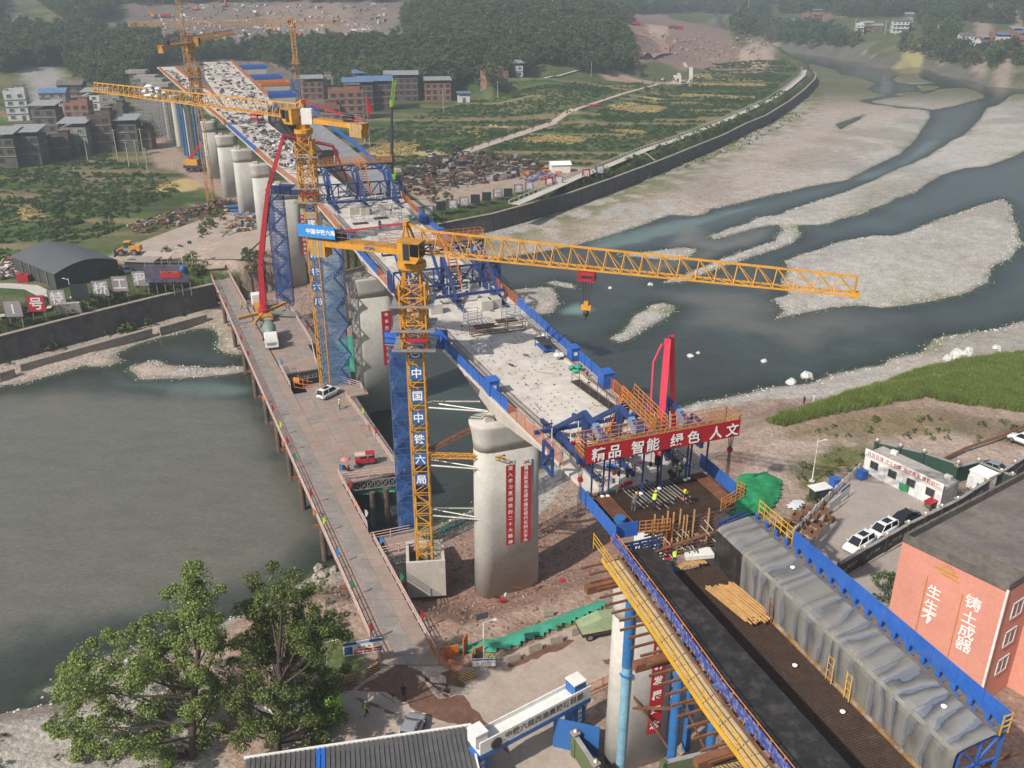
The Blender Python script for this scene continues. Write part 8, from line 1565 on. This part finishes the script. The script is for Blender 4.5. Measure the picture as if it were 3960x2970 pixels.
P=resamp([G(2985,2160,zy),G(3150,1985,zy),G(3325,1815,zy)],2.2)
for p,q in zip(P,P[1:]):
 mb=MB();[mb.beam(p+Vector((0,0,z)),q+Vector((0,0,z)),.06)for z in(.25,1.05)];[mb.beam(lerp(p,q,k/9),lerp(p,q,k/9)+Vector((0,0,1.1)),.035)for k in range(9)];mb.build('rail_panel','white',t);MB().box(p+Vector((0,0,.65)),(.12,.12,1.3)).build('post','white',t)
CRM=MB()
for s_ in(-1,1):
 for z in(.12,.38,.64):CRM.box((0,s_*.62,z),(1.3,.06,.22));CRM.box((s_*.62,0,z),(.06,1.18,.22))
CRM.box((0,0,.04),(1.2,1.1,.06));CRM=CRM.mesh('crate','brownwood');k=0
for j,(px,py)in enumerate([(3040,2030),(3082,2005),(3118,1980),(3170,1955),(3070,2050),(3108,2028),(3148,2000),(3192,1985),(3085,2085),(3122,2060),(3160,2035),(3205,2015),(3060,2100),(3150,2075),(3180,2050),(3010,2050)]):
 tag(inst('wooden_crate',CRM,None,G(px,py,zy),R(-38)+rnd(-.04,.04),.84),'brown wooden planter crate, %s in the %s row from the yellow railing'%(['nearest the railing','second','third','nearest the solar board'][j%4],['first','second','third','fourth'][j//4]),'crate','open crates stacked in the yard')
for px,py,w,mt,lb in[(3225,1978,3.2,'white','blank white display board in front of the crates'),(3262,1935,2.6,'signblue','blue and white display board nearest the lamp post'),(3180,2090,3.0,'galv','grey display board in the middle of the crates'),(3120,2150,3.4,'galv','grey display board nearest the blue fence')]:
 g=G(px,py,zy);o=thing('display_board',lb,'display board',tuple(g),R(46));MB().box((0,0,1.3),(w,.06,1.5)).build('panel',mt,o);[MB().beam((x,0,0),(x,0,2.1),.07).build('post','galv',o)for x in(-w/2,w/2)]
 if mt=='signblue':MB().box((0,-.04,1.2),(w*.9,.02,1.0)).build('sheet','whitebright',o)
g=G(3165,1925,zy);o=thing('solar_rig','white-topped equipment stand beside the crates','equipment',tuple(g),R(20));MB().box((0,0,1.7),(2.8,1.7,.1)).build('top_panel','white',o);MB().box((0,0,.8),(2.2,1.3,1.5)).build('cabinet','darkboard',o)
for px,py,lb in((3330,1850,'blue plastic tank by the office corner'),(3225,1880,'blue plastic tank by the planter')):g=G(px,py,zy);MB().box(g+Vector((0,0,.6)),(1.1,1.1,1.2),.4).box(g+Vector((0,0,1.25)),(1.2,1.2,.1),.4).build('water_tank','blue2',label=lb,cat='tank')
netting([(3030,1950),(3080,1920),(3130,1935),(3080,1975)],6.4,'clothwhite','crumpled white sheet on the planter beside the crates',.7,31,.5,name='plastic_sheet',cat='sheet')
MB().pipe([G(3650,1775,6.5),G(3730,1735,6.6),G(3860,1690,6.8),G(3980,1640,7)],.22,6).build('rusty_pipe','rust',label='long rusty pipe snaking over the dirt',cat='pipe')
a,b_,a2=G(3495,2072,20),G(3905,2268,20),G(3985,1815,20);b2=a2+(b_-a)*1.9;e1=b_+(a2-a)*.22;e2=e1+(b_-a)*.9
o=thing('salmon_building','salmon-painted building with white brush characters and a stained flat roof','building',(a.x,a.y,6),world=True);P=[a,b_,e1,e2,b2,a2]
MB().prism([(p.x,p.y)for p in P],5.8,19.3).build('wall','pinkwall',o);roofm=mat('stained_roof',(.19,.165,.15),.9,var=.35,scale=.25,dirt=(.10,.085,.075),damt=.7,bump=.2)
MB().prism([(p.x,p.y)for p in P],19.31,19.4).build('roof_slab',roofm,o)
for p,q in zip(P,P[1:]+P[:1]):d=(q-p).normalized();n_=Vector((-d.y,d.x,0))*.13;MB().beam(Vector((p.x,p.y,19.75))+n_+d*.26,Vector((q.x,q.y,19.75))+n_,.26,.9).build('parapet','slate',o)
m0=lerp(a,b_,.36);m1=lerp(a,b_,1.0);q0=lerp(a,b_,.12)+(a2-a)*.12;q1=b_+(a2-a)*.12
MB().beam(Vector((q0.x,q0.y,19.8)),Vector((q1.x,q1.y,19.8)),.25,.8).build('inner_parapet','slate',o)
d=(b_-a);rz=math.atan2(d.y,d.x)
for ch,f,zc,sz in[('生',.39,15.7,1.5),('生',.39,14.0,1.5),('不',.385,12.6,1.5),('铸',.745,16.6,1.6),('土',.745,14.9,1.55),('成',.75,13.3,1.6),('器',.75,11.75,1.6)]:text_on('lettering',ch,o,lerp(a,b_,f)+Vector((0,0,zc-20)),rz,sz,bold=.008,off=.05)
mb=MB();c=lerp(a,b_,.46)+Vector((d.y,-d.x,0)).normalized()*.05+Vector((0,0,-1.6));ux=d.normalized()
for k in range(9):an=R(20*k+10);mb.beam(c+ux*.5*math.cos(an)+Vector((0,0,.5*math.sin(an))),c+ux*.85*math.cos(an)+Vector((0,0,.85*math.sin(an))),.02,.07)
mb.lathe(c-Vector((0,0,.05)),[(.01,0),(.01,.01)],4);mb.beam(c-ux*1.2,c+ux*1.1,.02,.16);mb.beam(c-ux*.5-Vector((0,0,.35)),c+ux*1.3-Vector((0,0,.45)),.02,.12);mb.build('sun_emblem','goldpaint',o)
for f in(.30,.64):p=lerp(a,b_,f)+Vector((d.y,-d.x,0)).normalized()*.05;MB().beam(p+Vector((0,0,-3)),p+Vector((0,0,-11)),.08,.02).build('gold_line','goldpaint',o)
p=b_+Vector((d.y,-d.x,0)).normalized()*.12;MB().tube((p.x,p.y,6),(p.x,p.y,19.6),.13,8).build('downpipe','white',o)
d2=(e1-b_);rz2=math.atan2(d2.y,d2.x)
for z in(16.5,13.2,9.9):w=inst('window',WFM,o,lerp(b_,e1,.5)+Vector((d2.y,-d2.x,0)).normalized()*.08+Vector((0,0,z-20)),rz2,(1.2,1,1.25));inst('pane',WPM,w)
for z in(16.0,12.6):
 w=inst('window',WFM,o,lerp(e1,e2,.3)+Vector((d.y,-d.x,0)).normalized()*.08+Vector((0,0,z-20)),rz,(1.3,1,1.25));inst('pane',WPM,w)
# ================================================================ GATE AND GUARDHOUSE
a,b_=Vector((-22.5,58.2,9.5)),Vector((-3.88,61.9,9.5));u=(b_-a).normalized();v=Vector((u.y,-u.x,0));L=(b_-a).length;o=thing('guardhouse','guardhouse with grey ribbed metal roof and one blue sheet at the bottom edge','guardhouse',(-10,58,6.1),world=True)
MB().loft([[a+u*f+v*.5+Vector((0,0,z-9.5))for z in(6.0,9.3)]+[a+u*f+v*7+Vector((0,0,z-9.5))for z in(9.9,6.0)]for f in(.4,L-.4)]).build('wall','white',o)
n=46
for k in range(n):
 p,q=a+u*(L*k/n),a+u*(L*(k+1)/n-.02);x=L*k/n;mt='roofblue' if .285*L<x<.345*L else 'roofgrey';dn_=v*7.6+Vector((0,0,.75))
 MB().loft([[p+s_,lerp(p,q,.7)+s_,lerp(p,q,.76)+s_+Vector((0,0,.08)),lerp(p,q,.94)+s_+Vector((0,0,.08)),q+s_,q+s_-Vector((0,0,.06)),p+s_-Vector((0,0,.06))]for s_ in(Vector(),dn_)]).build('roof_sheet',mt,o)
MB().beam(a-u*.2-v*.08+Vector((0,0,.05)),b_+u*.3-v*.08+Vector((0,0,.05)),.2,.18).build('eave_trim','white',o);MB().beam(b_+u*.06+Vector((0,0,.06)),b_+u*.06+v*7.6+Vector((0,0,.8)),.16,.16).build('verge_trim','white',o)
a,b_=Vector((-3.1,58.6,10.4)),Vector((6.75,65.5,10.4));u=(b_-a).normalized();r=math.atan2(u.y,u.x);n_=Vector((u.y,-u.x,0));o=thing('gate_arch','white and blue site gate beam with dark raised characters','gate',(5,63.2,6.1),world=True);L=(b_-a).length;c=lerp(a,b_,.5)
MB().box(c+Vector((0,0,.1)),(L,1.5,.9),r).build('beam','white',o);MB().box(c+Vector((0,0,-.6)),(L,1.54,.5),r).build('beam_skirt','signblue',o);[MB().box(c+n_*s_*.7+Vector((0,0,.75)),(L,.12,.5),r).build('coping','white',o)for s_ in(-1,1)]
text_on('lettering','中铁六局西渝高铁项目部',o,c+n_*.75+u*.8+Vector((0,0,.45)),r,.78,'dark',.02,off=.08);MB().tube(a+u*1.6+n_*.8+Vector((0,0,.2)),a+u*1.6+n_*.9+Vector((0,0,.2)),.55,16).build('emblem','dark',o)
for f,w in((.9,1.3),(.02,1.2)):
 p=lerp(a,b_,f);MB().box((p.x,p.y,8.0),(w,1.3,4.0),r).build('pillar','signblue',o);MB().box((p.x,p.y,11.5),(w,1.3,1.3),r).build('pillar_head','signblue' if f>.5 else 'white',o);MB().box((p.x,p.y,12.2),(w+.1,1.4,.14),r).build('pillar_top','white',o);text_on('lettering','建精品创一流' if f>.5 else '安全第一',o,(p.x+n_.x*.68,p.y+n_.y*.68,8.2),r,.5,vertical=True,off=.03,bold=.01)
MB().box(lerp(a,b_,.78)-n_*-2+Vector((0,0,-2.6)),(4.2,.12,3.4),r-.9).build('gate_leaf','signblue',o)
hoarding([Vector((5.6,61.8,0)),Vector((8.6,55,0))],2.3,mat('olive_wall',(.10,.13,.06),.8,var=.2,scale=.5),'olive green roadside wall below the gate',step=3.5);hoarding([G(2560,3010,6),G(2900,2930,6)],1.6,MATS['olive_wall'],'low dark green wall among the blue columns',cap=False)
MB().beam(G(2570,3020,6.4),G(2910,2945,6.4),.3,.35).build('hazard_kerb','hazardblk',label='yellow and black striped kerb among the blue columns',cat='kerb')
def signboard(px,py,z,w,h,zc,rz,label):
 g=G(px,py,z);o=thing('notice_sign',label,'sign',tuple(g),rz);MB().box((0,0,zc),(w,.06,h)).build('panel','whitebright',o);MB().box((0,-.04,zc+h*.4),(w,.02,h*.2)).build('header','signblue',o);[MB().beam((s_*w*.4,.05,0),(s_*w*.4,.05,zc),.08).build('post','galv',o)for s_ in(-1,1)];return o
o=signboard(1412,2600,6.1,3.9,1.6,3.2,R(14),'site warning sign with red and yellow pictograms at the trestle mouth')
for k in range(3):MB().box((-.5+.95*k,-.04,2.75),(.85,.02,.5)).build('red_notice','redcloth',o);inst('lettering',text_mesh('严禁烟火',.2,.01),o,(-.5+.95*k,-.06,2.75))
for k in range(4):MB().add([(-.6+.5*k,-.045,3.15),(-.2+.5*k,-.045,3.15),(-.4+.5*k,-.045,3.5)],[(0,1,2)]).build('warning_triangle','hazardy',o)
MB().box((-1.45,-.04,3.0),(.8,.02,.9)).build('blue_notice','signblue',o);inst('lettering',text_mesh('重大危险源',.26,.01),o,(0,-.06,3.84))
o=signboard(1872,2592,6.13,2.3,.95,1.0,R(4),'white notice sign at the foot of the solar lamp post');inst('lettering',text_mesh('进入施工现场',.26,.0,'dark'),o,(0,-.06,1.0));inst('lettering',text_mesh('必须戴好安全帽',.2,.0,'dark'),o,(0,-.06,.72))
# ================================================================ LOOSE THINGS ON DECK AND SITE
for i,(s_,t_)in enumerate([(104.5,-3.6),(103.2,-1.9),(104.5,-2.2),(105.5,1.6),(105.5,3.1),(106.3,2.3),(47,1.6),(47.4,2.9),(48,-4.8)]):
 h=1.3;MB().box(NB(s_,t_,ZD+h/2),(1.55,1.55,h),AXRZ).box(NB(s_,t_,ZD+h+.03),(.3,.3,.05),AXRZ).build('counterweight_block','concrete',label='concrete counterweight block, %s at the %s form traveller'%(['leftmost','second','third','fourth','fifth','sixth','middle','right-hand','left-hand'][i],'far' if i<6 else 'middle'),cat='block',group='counterweight blocks')
def frame_rack(s_,t_,w,d,h,label,mt='galv',lv=4):
 o=thing('deck_scaffold',label,'scaffold',tuple(NB(s_,t_,ZD)),AXRZ,'scaffold frames on the deck')
 for x in(-w/2,w/2):
  for y in(-d/2,d/2):MB().beam((x,y,0),(x,y,h),.06).build('upright',mt,o)
 for k in range(lv):
  mb=MB();z=h*(k+1)/lv
  for y in(-d/2,d/2):mb.beam((-w/2,y,z),(w/2,y,z),.05)
  for x in(-w/2,w/2):mb.beam((x,-d/2,z),(x,d/2,z),.05)
  mb.build('ledger',mt,o)
for a in[(98,-4.2,2,2,3.2,'scaffold frame nearest the left fence on the far deck'),(94,3.4,2,2,3.4,'scaffold frame nearest the right fence on the far deck'),(100,.2,1.8,1.6,1.6,'low scaffold frame over a dark hatch'),(42.5,-1.6,1.8,1.8,1.7,'cage frame left of the dark hatch'),(42,3.2,1.8,1.8,1.7,'cage frame over the brown hatch')]:frame_rack(*a)
def rect(s_,t_,w,d,z,rz=0.0):return MB().box(NB(s_,t_,z),(w,d,.05),AXRZ+rz)
for k,(s_,t_)in enumerate([(42,2.6),(41,-.6),(99.5,.2),(97,-4)]):rect(s_,t_,1.5,2.6,ZD+.04).build('hatch_cover','dark',label='dark steel hatch plate number %d on the deck'%(k+1)if 0 else 'dark steel hatch plate %s'%['by the right cage frame','by the long rail stand','under the low scaffold frame','by the left scaffold frame'][k],cat='plate')
o=thing('rail_stand','long rusty barrier stand lying across the deck','barrier',tuple(NB(38.5,.2,ZD)),AXRZ+R(90));[MB().beam((-3.4,y,z),(3.4,y,z),.08).build('rail','rust',o)for y in(-.4,.4)for z in(.1,.6,1.1)];[MB().beam((x,y,0),(x,y,1.2),.07).build('post','rust',o)for x in(-3.4,-1.1,1.1,3.4)for y in(-.4,.4)]
o=thing('walkway_frame','narrow rusty walkway frame lying along the deck','frame',tuple(NB(18,3.2,ZD)),AXRZ+R(6));MB().box((0,0,.15),(7.5,.9,.12)).build('tray','dark',o);[MB().beam((-3.7,y,1.1),(3.7,y,1.1),.05).build('rail','rust',o)for y in(-.45,.45)];[MB().beam((x,y,.1),(x,y,1.1),.05).build('post','rust',o)for x in(-3.6,-1.8,0,1.8,3.6)for y in(-.45,.45)]
o=thing('work_bench','blue-legged steel work bench by the right kerb','bench',tuple(NB(31.5,3.3,ZD)),AXRZ);MB().box((0,0,1.0),(2.8,1.3,.08)).build('top','dark',o);[MB().beam((x,y,0),(x,y,1.0),.09).build('leg','bluetube',o)for x in(-1.3,1.3)for y in(-.55,.55)];MB().box((0,0,.3),(2.6,1.1,.06)).build('shelf','blue2',o)
for s_,t_,d_,lb in((27.5,5.2,(1.3,1.0,1.5),'blue cabinet on the right deck edge past the work bench'),(19.5,5.3,(1.4,1.2,1.7),'blue cabinet on the right deck edge nearest the banner'),(22,-6.3,(1.3,1.1,1.6),'blue cabinet on the left deck edge'),(93,6.1,(1.4,1.1,1.3),'blue cabinet on the far right deck edge'),(83,6.2,(1.3,1.1,1.5),'blue cabinet beside the white sheet fence')):
 o=thing('tool_cabinet',lb,'cabinet',tuple(NB(s_,t_,ZD)),AXRZ,'blue cabinets on the deck');MB().box((0,0,d_[2]/2),d_).build('body','blue2',o);MB().box((0,0,d_[2]+.05),(d_[0]+.15,d_[1]+.15,.1)).build('lid','blue2',o);MB().box((-.66,0,d_[2]*.6),(.03,.4,.4)).build('label_plate','white',o)
for s_,t_,mt,lb in((34.2,4.2,'clothwhite','heap of white sheeting by the right kerb'),(28.4,3.6,'clothwhite','white sacks beside the blue cabinet'),(96.5,5.0,'nettgreen','green net bundle by the far right fence'),(24.3,4.0,'nettgreen','green generator by the right kerb')):
 o=thing('sack_heap',lb,'heap',tuple(NB(s_,t_,ZD)),0);[MB().ball((rnd(-.6,.6),rnd(-.5,.5),.25+.3*(k>3)),rnd(.3,.5),7,4,.6).build('lump',mt,o)for k in range(6)]
for s_,t_ in((22.5,4.6),(6,-2.4)):MB().lathe(NB(s_,t_,ZD),[(.12,0),(.13,.6),(.05,.72),(.05,.8)],10).build('fire_extinguisher','red',label='red fire extinguisher %s'%('by the right kerb' if s_>10 else 'under the near form traveller'),cat='extinguisher')
netting([(1318,1573),(1345,1555),(1358,1568),(1330,1580)],ZT,'redcloth','crumpled red banner cloth at the feet of a worker',.5,33,.35,name='red_cloth_heap',cat='cloth').location.z+=.1
g=G(1165,1495,ZT);o=thing('gate_booth','orange tube frame with a yellow notice beside the trestle railing','barrier',tuple(g),R(-20));[MB().beam((x,y,0),(x,y,1.9),.09).build('post','orange',o)for x in(-.9,.9)for y in(-.7,.7)];MB().box((-.3,-.74,1.5),(1.1,.05,.9)).build('notice','railor',o);[MB().beam((-.9,y,z),(1.9,y,z),.07).build('rail','orange',o)for y in(-.7,.7)for z in(.1,.9)]
def clutter(name,S,n,label,cat,mats,box,sc_=1.0,flat=.35):
 L_=[MB()for _ in mats]
 for _ in range(n):
  p=S();k=random.randrange(len(mats));b3=L_[k];w=rnd(.3,2.4)*sc_;d_=rnd(.15,.9)*sc_;h=rnd(.05,flat*2)*sc_
  if random.random()<.5:b3.box(p+Vector((0,0,h/2)),(w,d_,h),rnd(0,3.1))
  elif random.random()<.5:a_=rnd(0,3.1);q=Vector((math.cos(a_),math.sin(a_),rnd(-.1,.15)))*w*1.5;b3.beam(p+Vector((0,0,.1))-q,p+Vector((0,0,.2*sc_))+q,.12*sc_)
  else:b3.ball(p+Vector((0,0,h*.4)),w*.35,6,4,.6)
 for b3,m_ in zip(L_,mats):b3.build(name,m_,label=label+', '+MM(m_).name.replace('_',' '),cat=cat,kind='stuff')
def dk(s0,s1,f0,f1,z=ZD):
 def f():
  s_=rnd(s0,s1);return NB(s_,rnd(f0(s_),f1(s_)),z+rnd(0,.2))
 return f
clutter('deck_materials',dk(140,262,lambda s:tl(s)+2,lambda s:float(np.interp(s,[118,150,225,268],[-1,-2,-5,0]))),470,'jumbled building materials strewn over the far deck','materials',['rebar','grey','galv','clothwhite','rust','dark','grey','rebar','render'],0,.8)
clutter('deck_materials',dk(270,445,lambda s:-11.5,lambda s:3),330,'jumbled building materials on the far middle deck','materials',['render','rebar','clothwhite','rust','dark','grey','rebar'],0,.95);clutter('deck_materials',dk(270,410,lambda s:tl(s)+1,lambda s:tl(s)+5),130,'building materials on the far ramp','materials',['dark','rebar','clothwhite','grey'],0,.9)
clutter('deck_litter',dk(8,60,lambda s:tl(s)+1.6,lambda s:tr(s)-1.6),60,'small litter on the near deck','litter',['dark','timber','clothwhite','rust'],0,.3);clutter('traveller_gear',dk(0,9,lambda s:-4.5,lambda s:4.5),46,'tools and cables under the near form traveller','gear',['dark','blue2','red','galv'],0,.45);clutter('traveller_gear',dk(50,62,lambda s:-6,lambda s:5),60,'tools under the middle form traveller','gear',['dark','galv','blue'],0,.5)
def ar(L_,z,hh=0.0):
 q=np.array(pts(L_,z));lo,hi=q.min(0),q.max(0)
 def f():
  while 1:
   x,y=rnd(lo[0],hi[0]),rnd(lo[1],hi[1])
   dd=sdist(np.array([[x,y]]),q)[0]
   if dd>0:return Vector((x,y,z+rnd(0,min(hh,dd*.5))))
 return f
clutter('scrap_steel',ar([(1530,690),(1640,620),(1760,600),(1950,600),(2090,640),(2120,665),(1960,700),(1780,730),(1640,760),(1560,760)],8.2,2.2),700,'heaps of steel formwork and scrap in the yard beside the viaduct','scrap',['dark','rebar','dark','grey','dark','rebar','rust'],0,1.4,.5);clutter('scrap_steel',ar([(1990,690),(2100,650),(2180,680),(2060,715)],8.2,1),110,'bright steel parts by the white shed','scrap',['orange','blue2','rust','galv'],0,1.2)
clutter('scrap_steel',ar([(480,880),(640,830),(760,800),(880,770),(930,800),(760,860),(640,880),(520,900)],8.3,1.2),260,'rusty steel and timber piled on the far yard','scrap',['rust','dark','rebar','grey','rust'],0,1.0);clutter('scrap_steel',ar([(0,1010),(60,1000),(70,1060),(0,1080)],8.4,1),80,'scrap beside the black shed','scrap',['rust','clothwhite','grey'],0,1.0);clutter('scrap_steel',ar([(860,900),(940,820),(1040,860),(960,900)],8.4,1.5),130,'stacked concrete beams and steel under the far spans','scrap',['jersey','rust','grey'],0,1.4)
clutter('site_litter',ar([(1720,2400),(2050,2250),(2330,2230),(2300,2320),(2000,2450),(1800,2500)],3.2),60,'litter on the red earth by the nearest pier','litter',['clothwhite','timber','dark','redcloth'],0,.5);clutter('quarry_rock',lambda:on(rnd(560,1500),rnd(40,165),rnd(690,860)),500,'broken rock on the quarry benches','rock',['rock','rockred','rockwhite'],0,2.2,.5);clutter('quarry_rock',lambda:on(rnd(2480,2960),rnd(120,245),rnd(780,900)),260,'broken rock on the spoil heaps','rock',['rock','rockred'],0,2.2,.5)
for k,(px,py,m_)in enumerate([(890,925,'bluetube'),(905,940,'bluetube'),(880,910,'bluetube')]):
 g=G(px,py-110,8.9+.3*k);MB().tube(g,g+Vector((9,1.5,0)),.42,12).build('steel_pipe',m_,label='blue steel pipe lying on the far yard, %s'%['front','middle','back'][k],cat='pipe')
# ================================================================ AIR
hz=MB().box((0,1500,190),(9600,3300,384));m,nt,b=_nt('haze');nt.nodes.remove(b);vv=nd(nt,'ShaderNodeVolumePrincipled');vv.inputs['Density'].default_value=.00047;vv.inputs['Color'].default_value=(.78,.89,1,1);vv.inputs['Anisotropy'].default_value=.25;nt.links.new(vv.outputs[0],nt.nodes['Material Output'].inputs['Volume'])
hz.build('haze',m,label='thin bluish haze hanging in the valley',cat='haze',kind='stuff')
